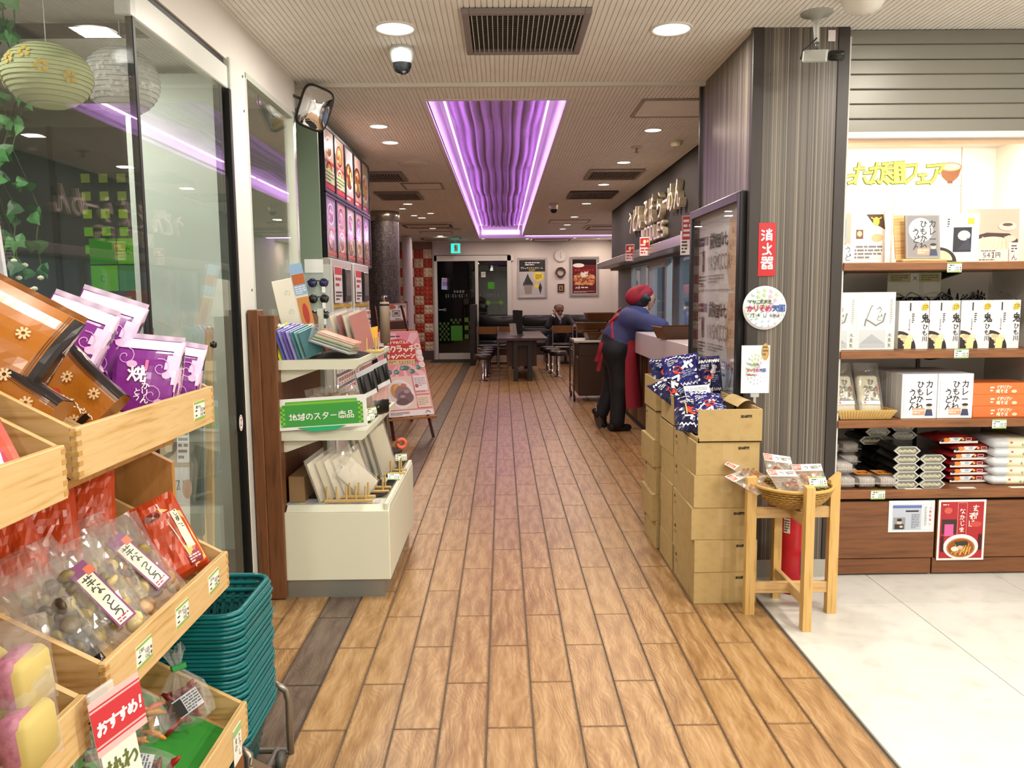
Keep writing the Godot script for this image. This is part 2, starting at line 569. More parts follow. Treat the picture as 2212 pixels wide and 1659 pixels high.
# wood-look ceramic plank: grain along the length, rings here and there, brown dirt worn into the edges
func plank_material(k: int, dark: bool) -> StandardMaterial3D:
	var w := 128
	var h := 512
	var n := FastNoiseLite.new()
	n.seed = 40 + k
	n.frequency = 0.01
	n.fractal_octaves = 3
	var e := FastNoiseLite.new()
	e.seed = 90 + k
	e.frequency = 0.045
	e.fractal_octaves = 3
	var data := PackedByteArray()
	data.resize(w * h * 3)
	var relief := PackedByteArray()
	relief.resize(w * h)
	var base := hexc(["967146", "906b42", "9b774b", "8d6840", "94714b"][k % 5]) if not dark else hexc("5a4a40")
	var pale := hexc("b3926a") if not dark else hexc("76665a")
	var deep := hexc("6f5036") if not dark else hexc("40342d")
	var dirt := hexc("5a3f26") if not dark else hexc("2f2722")
	for y in h:
		for x in w:
			var g := n.get_noise_2d(x * 2.6, y * 0.42)
			var warp := n.get_noise_2d(x * 0.5 + 300.0, y * 0.25) * 26.0
			var ringy := sin((x + warp * 2.2 + 0.004 * pow(absf(y - h * (0.3 + 0.1 * k)), 1.5)) * (0.34 + 0.03 * k))
			var fine := e.get_noise_2d(x * 7.0, y * 0.5)
			var c := base.lerp(pale, clampf(0.35 + g * 0.8 + ringy * 0.16 + fine * 0.4, 0.0, 1.0)).lerp(deep, clampf(-0.25 - g * 0.9 + fine * 0.5, 0.0, 0.75))
			var side := minf(minf(x, w - 1 - x) * 1.0, minf(y, h - 1 - y) * 1.6)
			var d := clampf(1.0 - side / (6.5 + 8.0 * e.get_noise_2d(x * 2.0, y * 1.1)), 0.0, 1.0)
			c = c.lerp(dirt, d * clampf(0.55 + e.get_noise_2d(x * 9.0, y * 9.0) * 1.2, 0.0, 0.85))
			var i := (y * w + x) * 3
			data[i] = int(c.r * 255.0); data[i + 1] = int(c.g * 255.0); data[i + 2] = int(c.b * 255.0)
			relief[y * w + x] = int(clampf(0.5 + ringy * 0.22 + fine * 0.5, 0.0, 1.0) * 255.0)
	var m := StandardMaterial3D.new()
	m.albedo_texture = ImageTexture.create_from_image(Image.create_from_data(w, h, false, Image.FORMAT_RGB8, data))
	m.heightmap_enabled = true
	m.heightmap_texture = ImageTexture.create_from_image(Image.create_from_data(w, h, false, Image.FORMAT_L8, relief))
	m.heightmap_scale = 0.06
	m.texture_repeat = false
	m.roughness = 0.33
	m.metallic_specular = 0.5
	return m

# ---------------------------------------------------------------- floor, ceiling, walls
func plank_mesh(w: float, l: float) -> ArrayMesh:
	var b := 0.002
	var t := 0.006
	var m := mb()
	var x := w / 2
	var z := l / 2
	m.quad(Vector3(-x + b, t, z - b), Vector3(x - b, t, z - b), Vector3(x - b, t, -z + b), Vector3(-x + b, t, -z + b))
	var o := [Vector3(-x, 0, z), Vector3(x, 0, z), Vector3(x, 0, -z), Vector3(-x, 0, -z)]
	var i := [Vector3(-x + b, t, z - b), Vector3(x - b, t, z - b), Vector3(x - b, t, -z + b), Vector3(-x + b, t, -z + b)]
	for k in 4: m.quad(o[k], o[(k + 1) % 4], i[(k + 1) % 4], i[k])
	return m.done()

func shell() -> void:
	var floor_node := structs("floor")
	part(floor_node, "grout_bed", mb().box(Vector3(0.2, -0.055, -8.0), Vector3(10.4, 0.1, 22.4)), mt("8d8478", 0.8), Vector3(0, -0.004, 0))
	var pw := 0.1535
	var pl := 0.619
	var one := plank_mesh(pw - 0.003, pl - 0.003)
	var spots := []
	for k in range(-30, 26):
		var x := -0.066 + pw * (k + 0.5)
		var z0 := -2.484 + (pl * 0.5 if posmod(k, 2) == 1 else 0.0)
		for j in range(-5, 27):
			var z := z0 - pl * (j + 0.5)
			if z < -18.3 or z > 0.5: continue
			if x > 1.16 and z > -4.9: continue
			if x < -1.17 and z > -5.0: continue
			if x > 1.5 and z > -12.3: continue
			if x < -1.5 and z > -7.3: continue
			var seen := z < -1.9
			spots.append([(-z if seen else 90.0 - z) + (0.0 if absf(x) < 1.25 else 30.0), x, z, k == -5, posmod(k * 7 + j * 3, 5)])
	spots.sort_custom(func(a, b): return a[0] < b[0])
	var far := {}
	for i in spots.size():
		var s = spots[i]
		var kind: String = "plank_dark" if s[3] else "plank_%d" % s[4]
		if i < 300:
			part(floor_node, "plank", one, mats[kind], Vector3(s[1], -0.006, s[2]))
		else:
			if not far.has(kind): far[kind] = SurfaceTool.new()
			far[kind].append_from(one, 0, Transform3D(Basis(), Vector3(s[1], -0.006, s[2])))
	for kind in far:
		part(floor_node, "far_planks", far[kind].commit(), mats[kind]).set_meta("kind", "stuff")
	# white shop tiles
	var tl := 0.64
	for i in 5:
		for j in range(-6, 8):
			var x := 1.815 + tl * (i - 0.5)
			var z := -2.84 - tl * (j - 3.5)
			var x0 := maxf(1.175, x - tl / 2 + 0.0015)
			if i > 3 and j > 7: continue
			var z1 := z - tl / 2 + 0.0015
			if z - tl / 2 > -1.0 - 0.0 and i > 9: continue
			var x1 := x + tl / 2 - 0.0015
			if x1 - x0 < 0.02: continue
			if x1 > 3.75: continue
			part(floor_node, "tile", mb().box(Vector3((x0 + x1) / 2, -0.005, z), Vector3(x1 - x0, 0.01, tl - 0.003), 0.001), mats["white_tile"])
	for i in 4:
		for j in 4: part(floor_node, "tile", store_box(Vector3(tl - 0.003, 0.01, tl - 0.003)), mats["white_tile"], Vector3(1.175 - tl * (i + 0.5), -0.01, 0.9 + tl * j))
	part(floor_node, "threshold_strip", mb().box(Vector3(1.173, -0.003, -1.6), Vector3(0.006, 0.008, 4.5)), mt("7d776c", 0.5))
	# ceiling of ribbed sheets around the violet recess
	var c := structs("ceiling")
	for a in [[-1.17, 3.6, 3.0, -4.78], [-4.6, -0.47, -4.82, -18.2], [0.42, 3.6, -4.82, -16.45], [-0.47, 0.42, -4.82, -5.2], [-0.47, 3.6, -17.2, -18.2]]:
		part(c, "ribbed_sheet", ribbed(a[0], a[1], a[2], a[3]), mats["paint_ceiling"])
	part(c, "joint_strip", mb().box(Vector3(0.4, CEIL - 0.006, -4.8), Vector3(3.2, 0.03, 0.04), 0.002), mt("dad6ce", 0.6))
	part(c, "slab", mb().box(Vector3(-0.5, CEIL + 0.4, -7.6), Vector3(8.4, 0.1, 21.4)), mt("b8b5ae", 0.8))
	part(c, "vestibule_sheet", ribbed(-3.4, -1.27, 2.9, -5.0), mats["paint_ceiling"])
	recess(c)
	# walls
	var wall_mat := mt("d3cfcc", 0.65)
	struct("wall_back", mb().box(Vector3(1.78, 1.32, -18.2), Vector3(3.2, 2.64, 0.2)), wall_mat)
	struct("wall_back_over_door", mb().box(Vector3(-0.69, 2.49, -18.2), Vector3(1.74, 0.31, 0.2)), wall_mat)
	struct("wall_back_left", mb().box(Vector3(-3.1, 1.32, -18.28), Vector3(3.1, 2.64, 0.2)), mt("a89a90", 0.6))
	struct("wall_left_far", mb().box(Vector3(-4.6, 1.32, -12.7), Vector3(0.2, 2.64, 11.2)), wall_mat)
	struct("wall_left_green", mb().box(Vector3(-2.9, 1.32, -5.4), Vector3(3.4, 2.64, 0.03)), mt("8aa08a", 0.5))
	struct("wall_left_machines", mb().box(Vector3(-1.36, 1.32, -6.4), Vector3(0.1, 2.64, 1.75)), mt("9aa093", 0.55))
	struct("wall_dining_side", mb().box(Vector3(-2.9, 1.32, -7.35), Vector3(3.3, 2.64, 0.14)), mt("9b948f", 0.6))
	struct("wall_right_far", mb().box(Vector3(2.55, 1.32, -15.1), Vector3(0.2, 2.64, 6.2)), wall_mat)
	struct("wall_right_kitchen", mb().box(Vector3(4.3, 1.32, -8.5), Vector3(0.2, 2.64, 7.4)), mt("b9c0c6", 0.4))
	struct("wall_kitchen_end", mb().box(Vector3(3.1, 1.32, -12.3), Vector3(2.5, 2.64, 0.2)), mt("aab2b8", 0.4))
	struct("wall_right_shop", mb().box(Vector3(3.7, 1.32, -0.4), Vector3(0.2, 2.64, 7.2)), mt("d8d6d0", 0.6))
	struct("wall_behind", mb().box(Vector3(0.1, 1.32, 3.1), Vector3(7.4, 2.64, 0.2)), mt("d8d6d0", 0.6))

func ribbed(x0: float, x1: float, z0: float, z1: float) -> ArrayMesh:
	var m := mb()
	var p := 0.025
	var g := 0.0045
	var d := 0.006
	var k := floori(x0 / p)
	while k * p < x1:
		var a := maxf(x0, k * p)
		var b := minf(x1, (k + 1) * p - g)
		var e := minf(x1, (k + 1) * p)
		if b > a: face(m, a, CEIL, b, CEIL, z0, z1)
		if e > b and b >= a:
			face(m, b, CEIL, b, CEIL + d, z0, z1); face(m, b, CEIL + d, e, CEIL + d, z0, z1); face(m, e, CEIL + d, e, CEIL, z0, z1)
		k += 1
	m.box(Vector3((x0 + x1) / 2, CEIL + 0.03, (z0 + z1) / 2), Vector3(x1 - x0, 0.02, absf(z1 - z0)))
	return m.done()

func face(m: MB, xa: float, ya: float, xb: float, yb: float, z0: float, z1: float) -> void:
	m.quad(Vector3(xa, ya, z0), Vector3(xa, ya, z1), Vector3(xb, yb, z1), Vector3(xb, yb, z0))

# long recess with gathered cloth, lit by strips of violet light, turning right at its far end
func recess(c: Node3D) -> void:
	var wmat := mt("e3dde2", 0.6)
	var m := mb()
	var y0 := CEIL - 0.004
	var h := 0.27
	m.box(Vector3(-0.485, y0 + h / 2, -11.2), Vector3(0.03, h, 12.04))
	m.box(Vector3(0.435, y0 + h / 2, -10.83), Vector3(0.03, h, 11.27))
	m.box(Vector3(-0.02, y0 + h / 2, -5.185), Vector3(0.9, h, 0.03))
	m.box(Vector3(1.55, y0 + h / 2, -17.2), Vector3(4.1, h, 0.03))
	m.box(Vector3(2.02, y0 + h / 2, -16.45), Vector3(3.2, h, 0.03))
	m.box(Vector3(1.5, y0 + h, -11.2), Vector3(4.1, 0.02, 12.1))
	part(c, "recess_wall", m, wmat)
	var led := glow("f3c4ff", 1.7)
	for a in [[-0.375, -10.8, 11.0, -1], [0.325, -10.8, 11.0, 1]]:
		part(c, "light_strip", mb().box(Vector3(a[0], CEIL + 0.075, a[1]), Vector3(0.012, 0.02, a[2])), led)
		for k in 3: area(Vector3(a[0] + 0.012 * a[3], CEIL + 0.075, -7.1 - 3.7 * k), Vector3(a[3], 0.1, 0), Vector2(3.6, 0.02), 0.42, VIOLET)
		for k in 3: area(Vector3(a[0] - 0.008 * a[3], CEIL + 0.075, -7.1 - 3.7 * k), Vector3(-a[3], 0.45, 0), Vector2(3.6, 0.02), 0.5, VIOLET)
	part(c, "light_strip", mb().box(Vector3(-0.02, CEIL + 0.12, -17.17), Vector3(0.8, 0.09, 0.012)), led)
	part(c, "light_strip", mb().box(Vector3(1.6, CEIL + 0.05, -17.17), Vector3(2.2, 0.03, 0.012)), led)
	area(Vector3(-0.02, CEIL + 0.1, -17.15), Vector3(0, -0.1, 1), Vector2(0.8, 0.09), 0.5, VIOLET)
	area(Vector3(1.6, CEIL + 0.05, -17.15), Vector3(0, 0.1, 1), Vector2(2.2, 0.03), 0.5, VIOLET)
	# the cloth: nine gathered bands, sagging between cross wires
	var cloth := mb().smooth()
	var wires := [-5.25, -6.9, -9.15, -11.5, -13.8, -16.3]
	var f := func(u: float, w: float) -> Vector3:
		var x := -0.385 + 0.72 * u
		var z := -5.22 - 11.1 * w
		var k := 0
		while k < 4 and z < wires[k + 1]: k += 1
		var s := clampf((wires[k] - z) / (wires[k] - wires[k + 1]), 0.0, 1.0)
		var sag := 4.0 * s * (1.0 - s)
		var band := absf(sin(u * 9.0 * PI + 0.25 * sin(z * 2.3 + 5.0 * u)))
		var pleat := sin(z * 130.0 + 2.0 * sin(u * 27.0)) * 0.011 * band
		x += 0.011 * sin(z * 130.0 + 1.0) * sin(u * PI)
		return Vector3(x, CEIL + 0.215 - 0.045 * sag - 0.045 * pow(band, 0.6) + pleat + 0.03 * pow(absf(2.0 * u - 1.0), 3.0), z)
	cloth.sheet(f, 72, 1400)
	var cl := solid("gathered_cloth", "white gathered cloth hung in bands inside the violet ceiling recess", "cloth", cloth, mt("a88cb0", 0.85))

# ---------------------------------------------------------------- things on the ceiling
func vent(label: String, x0: float, x1: float, z0: float, z1: float, fine: bool, fc: String, sc: String) -> void:
	var t := thing("air_vent", label, "vent", Vector3((x0 + x1) / 2, CEIL - 0.001, (z0 + z1) / 2), 0.0, "ceiling air vents")
	var w := x1 - x0
	var l := absf(z1 - z0)
	var b := 0.032
	var m := mb()
	for s: float in [-1, 1]:
		m.box(Vector3(s * (w - b) / 2, -0.012, 0), Vector3(b, 0.024, l), 0.003)
		m.box(Vector3(0, -0.012, s * (l - b) / 2), Vector3(w - 2 * b, 0.024, b), 0.003)
	part(t, "frame", m, mt(fc, 0.45))
	part(t, "backing", mb().box(Vector3(0, -0.001, 0), Vector3(w - b, 0.002, l - b)), mt("33332f", 0.8))
	var k := 22 if fine else 17
	var slat := mb().box(V0, Vector3(0.003 if fine else 0.012, 0.012, l - 2 * b)).done()
	if fine:
		var cross := mb()
		for i in 18: cross.box(Vector3(0, -0.004, -l / 2 + b + (l - 2 * b) * (i + 0.5) / 18.0), Vector3(w - 2 * b, 0.004, 0.004))
		part(t, "filter_mesh", cross, mt("55554f", 0.6))
	for i in k:
		part(t, "slat", slat, mt(sc, 0.4), Vector3(-w / 2 + b + (w - 2 * b) * (i + 0.5) / k, -0.013, 0), V0 if fine else Vector3(0, 0, 0.6))

func ceiling_things() -> void:
	vent("large grey air vent with thin white slats nearest on the ceiling", -0.165, 0.40, -3.57, -4.17, true, "857b7d", "d2d0cb")
	vent("slatted air vent on the right of the recess, nearer of two", 0.868, 1.42, -7.98, -8.59, false, "9a9188", "8a8279")
	vent("dark slatted air vent on the right of the recess, farther of two", 0.817, 1.39, -9.6, -10.23, false, "4a443e", "7a746a")
	vent("slatted air vent on the left of the recess, nearer of two", -1.53, -0.975, -8.02, -8.6, false, "8f8885", "857d79")
	vent("slatted air vent on the left of the recess, farther of two", -1.49, -0.965, -9.52, -10.2, false, "8f8885", "857d79")
	for a in [["square ceiling hatch with a grey rim, left of the recess", -1.08, -0.655, -8.84, -9.31], ["square ceiling hatch beside the striped pillar", 0.905, 1.42, -5.19, -5.67], ["narrow ceiling hatch near the right-hand air conditioner", 0.8, 1.45, -13.2, -13.7], ["narrow ceiling hatch behind the left-hand air conditioner", -1.55, -0.95, -15.3, -15.8]]:
		var m := mb()
		var cx: float = (a[1] + a[2]) / 2; var cz: float = (a[3] + a[4]) / 2; var w: float = a[2] - a[1]; var l: float = absf(a[4] - a[3])
		for s: float in [-1, 1]:
			m.box(Vector3(s * w / 2, 0, 0), Vector3(0.022, 0.012, l), 0.002); m.box(Vector3(0, 0, s * l / 2), Vector3(w, 0.012, 0.022), 0.002)
		var t := thing("ceiling_hatch", a[0], "hatch", Vector3(cx, CEIL - 0.006, cz), 0.0, "ceiling hatches")
		part(t, "rim", m, mt("a59a90", 0.5))
		part(t, "door_panel", mb().box(V0, Vector3(w - 0.03, 0.006, l - 0.03)), mats["paint_ceiling"])
	solid("round_diffuser", "shallow round white air diffuser on the ceiling left of the recess", "vent", mb().smooth().lathe(V0, [Vector2(0.001, -0.03), Vector2(0.1, -0.028), Vector2(0.13, -0.02), Vector2(0.15, -0.006), Vector2(0.15, 0)], 32), mt("d6d1ca", 0.5), Vector3(-0.8, CEIL, -7.55))
	solid("round_diffuser", "small round diffuser behind the left-hand air conditioner", "vent", mb().smooth().lathe(V0, [Vector2(0.001, -0.03), Vector2(0.1, -0.028), Vector2(0.13, -0.02), Vector2(0.15, -0.006), Vector2(0.15, 0)], 32), mt("bdb6ae", 0.5), Vector3(-0.85, CEIL, -14.7))
	var sd := thing("smoke_detector", "cream smoke detector on the ceiling above the noodle sign", "detector", Vector3(1.41, CEIL, -6.58))
	part(sd, "base", mb().smooth().lathe(V0, [Vector2(0.055, 0), Vector2(0.055, -0.02), Vector2(0.001, -0.02)], 24), mt("ddd8c4", 0.5))
	part(sd, "head", mb().smooth().lathe(V0, [Vector2(0.044, -0.02), Vector2(0.042, -0.04), Vector2(0.03, -0.047), Vector2(0.001, -0.047)], 24), mt("d6d0ba", 0.5))
	var sp := thing("fire_sprinkler", "small fire sprinkler with a round escutcheon on the ceiling", "sprinkler", Vector3(1.134, CEIL, -6.82))
	part(sp, "escutcheon", mb().smooth().lathe(V0, [Vector2(0.05, 0), Vector2(0.045, -0.01), Vector2(0.001, -0.012)], 20), mt("cfcac0", 0.4))
	part(sp, "nozzle", mb().cyl(Vector3(0, -0.012, 0), Vector3(0, -0.045, 0), 0.008), mt("8f8a80", 0.3, 0.8))
	part(sp, "deflector", mb().cyl(Vector3(0, -0.045, 0), Vector3(0, -0.048, 0), 0.018), mt("8f8a80", 0.3, 0.8))
	var gl := thing("round_detector", "white half-globe detector on the ceiling at the top edge", "detector", Vector3(1.5, CEIL, -3.42))
	part(gl, "shell", mb().smooth().lathe(V0, [Vector2(0.09, 0), Vector2(0.088, -0.03), Vector2(0.07, -0.065), Vector2(0.04, -0.083), Vector2(0.001, -0.088)], 28), mt("dddbd6", 0.4))
	for a in [["dome security camera below the near left downlight", -0.485, -4.12, 1.0, "c4c8ca"], ["dome security camera beside the far end of the recess", 0.703, -10.9, 1.0, "c9bfae"]]:
		var t := thing("dome_camera", a[0], "camera", Vector3(a[1], CEIL, a[2]), 0.0, "dome security cameras")
		part(t, "housing", mb().smooth().lathe(V0, [Vector2(0.06, 0), Vector2(0.062, -0.03), Vector2(0.056, -0.06), Vector2(0.052, -0.075), Vector2(0.047, -0.078)], 28), mt(a[4], 0.35, 0.2))
		part(t, "dome", mb().smooth().lathe(V0, [Vector2(0.047, -0.077), Vector2(0.045, -0.095), Vector2(0.035, -0.115), Vector2(0.018, -0.126), Vector2(0.0005, -0.128)], 28), mt("15171a", 0.06))
		part(t, "lens", mb().smooth().lathe(V0, [Vector2(0.0005, -0.1), Vector2(0.012, -0.104), Vector2(0.016, -0.122), Vector2(0.0005, -0.131)], 14), mt("3a3d42", 0.15), Vector3(0.008, 0.001, 0.012))
	# bullet camera on a ceiling bracket in front of the pillar
	var cm := thing("bullet_camera", "grey box security camera on a ceiling bracket before the striped pillar", "camera", Vector3(1.4, CEIL, -3.66))
	part(cm, "ceiling_plate", mb().smooth().lathe(V0, [Vector2(0.07, 0), Vector2(0.066, -0.008), Vector2(0.03, -0.014), Vector2(0.02, -0.03), Vector2(0.001, -0.03)], 26), mt("9fa29f", 0.4))
	part(cm, "bracket", mb().smooth().tube([Vector3(0, -0.02, 0), Vector3(0, -0.07, 0), Vector3(0.004, -0.125, 0)], [0.016, 0.013, 0.011], 14), mt("c3c6c3", 0.4))
	part(cm, "swivel", mb().smooth().tube([Vector3(0.004, -0.12, 0), Vector3(0.006, -0.155, 0)], 0.008, 10), mt("6d706e", 0.35, 0.5))
	var bd := part(cm, "body", mb().box(V0, Vector3(0.105, 0.052, 0.056), 0.006), mt("b5bab6", 0.4), Vector3(0.0, -0.185, 0.005), Vector3(0.25, -0.55, -0.12))
	part(bd, "lens", mb().smooth().lathe(V0, [Vector2(0.0005, 0.072), Vector2(0.016, 0.072), Vector2(0.023, 0.068), Vector2(0.023, 0.02), Vector2(0.018, 0.0), Vector2(0.0005, 0.0)], 20), mt("141517", 0.25), Vector3(0.048, 0.0, 0.0), Vector3(0, 0, -PI / 2))
	part(cm, "cable", mb().smooth().tube([Vector3(0.0, -0.11, 0.01), Vector3(-0.03, -0.14, 0.01), Vector3(-0.062, -0.165, 0.01), Vector3(-0.07, -0.2, 0.01)], 0.0035, 6), mt("1c1c1c", 0.5))
	# ceiling cassette air conditioners
	for a in [["ceiling air conditioner with a curved dark outlet, left, nearer", -1.26, -13.9], ["ceiling air conditioner left of the exit sign, farther", -1.26, -16.9], ["ceiling air conditioner on the right near the noodle sign", 1.95, -14.6], ["ceiling air conditioner above the framed posters", 1.08, -17.0 - 0.55]]:
		var t := thing("ceiling_air_conditioner", a[0], "air conditioner", Vector3(a[1], CEIL, a[2]), 0.0, "ceiling cassette air conditioners")
		part(t, "panel", mb().box(Vector3(0, -0.012, 0), Vector3(0.9, 0.024, 0.8), 0.01), mt("cfc8c0", 0.5))
		var m := mb()
		for s: float in [-1, 1]:
			m.box(Vector3(0, -0.026, s * 0.34), Vector3(0.72, 0.012, 0.05), 0.004)
			m.box(Vector3(s * 0.39, -0.026, 0), Vector3(0.04, 0.012, 0.6), 0.004)
		part(t, "outlet", m, mt("1d1b1a", 0.5))

# ---------------------------------------------------------------- glass entrance on the left
func glass_front() -> void:
	var white := mt("d6d9d4", 0.35)
	var rubber := mt("101211", 0.5)
	var fa := structs("wall_left_fascia")
	part(fa, "fascia_board", mb().box(Vector3(-1.22, 2.535, -1.0), Vector3(0.1, 0.21, 7.4)), mt("dcd8d2", 0.5))
	part(fa, "end_cap", mb().box(Vector3(-1.205, 2.56, -4.705), Vector3(0.075, 0.15, 0.012)), mt("cfcac2", 0.5))
	# header over the sliding door
	var hd := structs("trim_1")
	part(hd, "header_cover", mb().box(Vector3(-1.185, 2.352, -3.11), Vector3(0.04, 0.095, 0.88), 0.004), white)
	part(hd, "shadow_gap", mb().box(Vector3(-1.2, 2.415, -3.1), Vector3(0.04, 0.03, 0.9)), rubber)
	part(hd, "header_end", mb().box(Vector3(-1.185, 2.40, -2.655), Vector3(0.05, 0.2, 0.045), 0.004), mt("b9bdb8", 0.35))
	# door post
	var ps := structs("trim_2")
	part(ps, "post", mb().box(Vector3(-1.19, 1.22, -3.66), Vector3(0.07, 2.44, 0.2), 0.004), white)
	part(ps, "seal", mb().box(Vector3(-1.178, 1.15, -3.535), Vector3(0.05, 2.3, 0.026)), rubber)
	part(ps, "seal", mb().box(Vector3(-1.186, 1.15, -3.475), Vector3(0.03, 2.3, 0.022)), rubber)
	var screw := mb().cyl(Vector3(-0.001, 0, 0), Vector3(0.003, 0, 0), 0.006, -1, 10).done()
	for y in [0.25, 0.62, 1.45, 2.25, 2.4]: part(ps, "screw", screw, mt("8a8d8a", 0.3, 0.7), Vector3(-1.155, y, -3.72))
	# sliding glass door
	var d := structs("door_1")
	part(d, "pane", mb().box(Vector3(-1.17, 1.16, -3.06), Vector3(0.008, 2.28, 0.8)), glass("a9c4b4", 0.07))
	part(d, "edge_strip", mb().box(Vector3(-1.17, 1.16, -2.652), Vector3(0.024, 2.28, 0.016)), rubber)
	part(d, "bottom_rail", mb().box(Vector3(-1.17, 0.04, -3.06), Vector3(0.03, 0.08, 0.8), 0.003), white)
	part(d, "knob", mb().smooth().lathe(V0, [Vector2(0.001, 0.022), Vector2(0.012, 0.02), Vector2(0.015, 0.012), Vector2(0.01, 0.0)], 16), mt("3c3c38", 0.25, 0.8), Vector3(-1.166, 1.229, -3.2), Vector3(0, 0, -PI / 2))
	var s := thing("door_sticker", "round white sticker with a red ring on the black door seal", "sticker", Vector3(-1.152, 0.869, -3.475), PI / 2)
	part(s, "print", pr().disc(0, 0, 0.026, 0.036, "f2f0f0").disc(0, 0, 0.0225, 0.032, "b8304a").disc(0, 0, 0.019, 0.028, "f2f0f0").line([Vector2(-0.006, 0.012), Vector2(0.0, 0.016), Vector2(0.002, 0.0), Vector2(-0.004, -0.012), Vector2(0.006, -0.012)], 0.005, "2b2b2b").line([Vector2(-0.012, -0.016), Vector2(0.012, 0.018)], 0.004, "b8304a").done(), printed())
	# fixed panes before and behind the door
	var w1 := structs("window_1")
	part(w1, "pane", mb().box(Vector3(-1.165, 1.26, -1.56), Vector3(0.01, 2.36, 2.16)), glass("9fb8a8", 0.02))
	part(w1, "bottom_rail", mb().box(Vector3(-1.165, 0.04, -1.56), Vector3(0.03, 0.08, 2.16), 0.003), white)
	var w2 := structs("window_2")
	part(w2, "pane", mb().box(Vector3(-1.178, 1.2, -4.19), Vector3(0.008, 2.4, 0.84)), glass("a5b5a6", 0.03))
	var m := mb()
	m.box(Vector3(-1.18, 2.42, -4.19), Vector3(0.05, 0.025, 0.84)).box(Vector3(-1.18, 1.2, -4.6), Vector3(0.05, 2.42, 0.03), 0.003).box(Vector3(-1.18, 1.2, -3.775), Vector3(0.05, 2.42, 0.02), 0.003)
	part(w2, "frame", m, mt("b9bfb2", 0.35))
	part(w2, "corner_post", mb().box(Vector3(-1.19, 1.23, -4.66), Vector3(0.05, 2.46, 0.06), 0.006), mt("bdb9b4", 0.2, 0.5))
	# vestibule behind the glass
	struct("wall_vestibule_pale", mb().box(Vector3(-1.745, 1.3, -4.46), Vector3(0.51, 2.6, 0.1)), mt("c3d2c8", 0.6))
	struct("wall_vestibule_left", mb().box(Vector3(-3.4, 1.3, -1.2), Vector3(0.2, 2.6, 8.4)), mt("66635f", 0.7))
	struct("floor_vestibule", mb().box(Vector3(-2.3, -0.05, -1.2), Vector3(2.2, 0.1, 8.4)), mt("4b4844", 0.5))
	struct("trim_3", mb().box(Vector3(-1.98, 2.6, -3.72), Vector3(0.9, 0.05, 0.05)), mt("4a473f", 0.5))
	var dd := structs("door_2")
	part(dd, "pane", mb().box(Vector3(-2.62, 1.25, -5.0), Vector3(1.3, 2.4, 0.01)), glass("3c4143", 0.5))
	part(dd, "stile", mb().box(Vector3(-2.72, 1.25, -4.985), Vector3(0.03, 2.4, 0.03)), rubber)
	var p := pr()
	p.sub = 1
	for r in 5:
		for c in 3: p.rect(-2.555 + c * 0.108, 2.12 - r * 0.107, 0.054, 0.054, ["7c8a45", "7f9440", "84b02e", "6fae22", "5fae1c"][r])
	p.rect(-2.53, 1.63, 0.165, 0.155, "2f8f1d").rect(-2.36, 1.63, 0.15, 0.155, "58b512").rect(-2.53, 1.465, 0.165, 0.155, "58b512").rect(-2.36, 1.465, 0.15, 0.155, "2c8446")
	p.text("C", -2.31, 1.69, 0.04, "2a5a18", 0.12).text("C", -2.47, 1.52, 0.04, "2a5a18", 0.12)
	for r in 4:
		for c in 4:
			if (r + c) % 2 == 0: p.rect(-2.53 + c * 0.09, 1.37 - r * 0.1, 0.06, 0.06, "4fa81c")
			elif c < 3: p.rect(-2.53 + c * 0.09, 1.37 - r * 0.1, 0.06, 0.06, "33513d")
	part(dd, "green_film", p.done(), printed(0.3), Vector3(0, 0, -4.99))
	# lamp of the vestibule
	var t := thing("downlight", "round recessed ceiling downlight seen through the entrance glass", "light", Vector3(-2.08, CEIL - 0.002, -3.82), 0.0, "ceiling downlights")
	part(t, "trim_ring", mb().smooth().lathe(V0, [Vector2(0.083, 0.004), Vector2(0.085, -0.004), Vector2(0.1, -0.006), Vector2(0.1, 0.004)], 28), mt("e6e4df", 0.45))
	part(t, "light_lens", mb().lathe(V0, [Vector2(0.0001, -0.001), Vector2(0.083, -0.001)], 28), glow("fffdf6", 4.0))
	area(Vector3(-2.08, CEIL - 0.012, -3.82), Vector3.DOWN, Vector2(0.14, 0.14), 1.7, WHITE_LIGHT)
	var t2 := copy(t, "round recessed ceiling downlight nearer in the vestibule", Vector3(-2.2, CEIL - 0.002, -2.2))
	area(t2.position - Vector3(0, 0.01, 0), Vector3.DOWN, Vector2(0.14, 0.14), 2.6, WHITE_LIGHT)
	# convex mirror at the end of the fascia
	var cv := thing("convex_mirror", "convex safety mirror in a black rounded frame under the ceiling", "mirror", Vector3(-1.06, 2.49, -4.72))
	cv.rotation = Vector3(0.25, 0.5, -0.28)
	var shape := func(u: float, w: float, k: float, bulge: float) -> Vector3:
		var a := TAU * u
		var e := 0.45
		var q := Vector2(signf(cos(a)) * pow(absf(cos(a)), e), signf(sin(a)) * pow(absf(sin(a)), e)) * w * k
		return Vector3(q.x * 0.094, q.y * 0.122, bulge * (1.0 - w * w))
	part(cv, "mirror_glass", mb().smooth().sheet(func(u, w): return shape.call(1.0 - u, w, 0.9, 0.035) + Vector3(0, 0, 0.012), 48, 14), mt("e8eaee", 0.03, 1.0))
	part(cv, "rim", mb().smooth().sheet(func(u, w): return shape.call(u, 1.0, 0.92 + 0.09 * sin(w * TAU), 0.0) + Vector3(0, 0, 0.014 * cos(w * TAU)), 48, 8), mt("121212", 0.4))
	part(cv, "back_shell", mb().smooth().sheet(func(u, w): return shape.call(u, w, 0.95, -0.03), 40, 8), mt("8b9092", 0.4))
	part(cv, "bracket", mb().smooth().tube([Vector3(0, 0.0, -0.03), Vector3(-0.05, 0.02, -0.06), Vector3(-0.13, 0.02, -0.03)], 0.008, 8), mt("4a4440", 0.5))

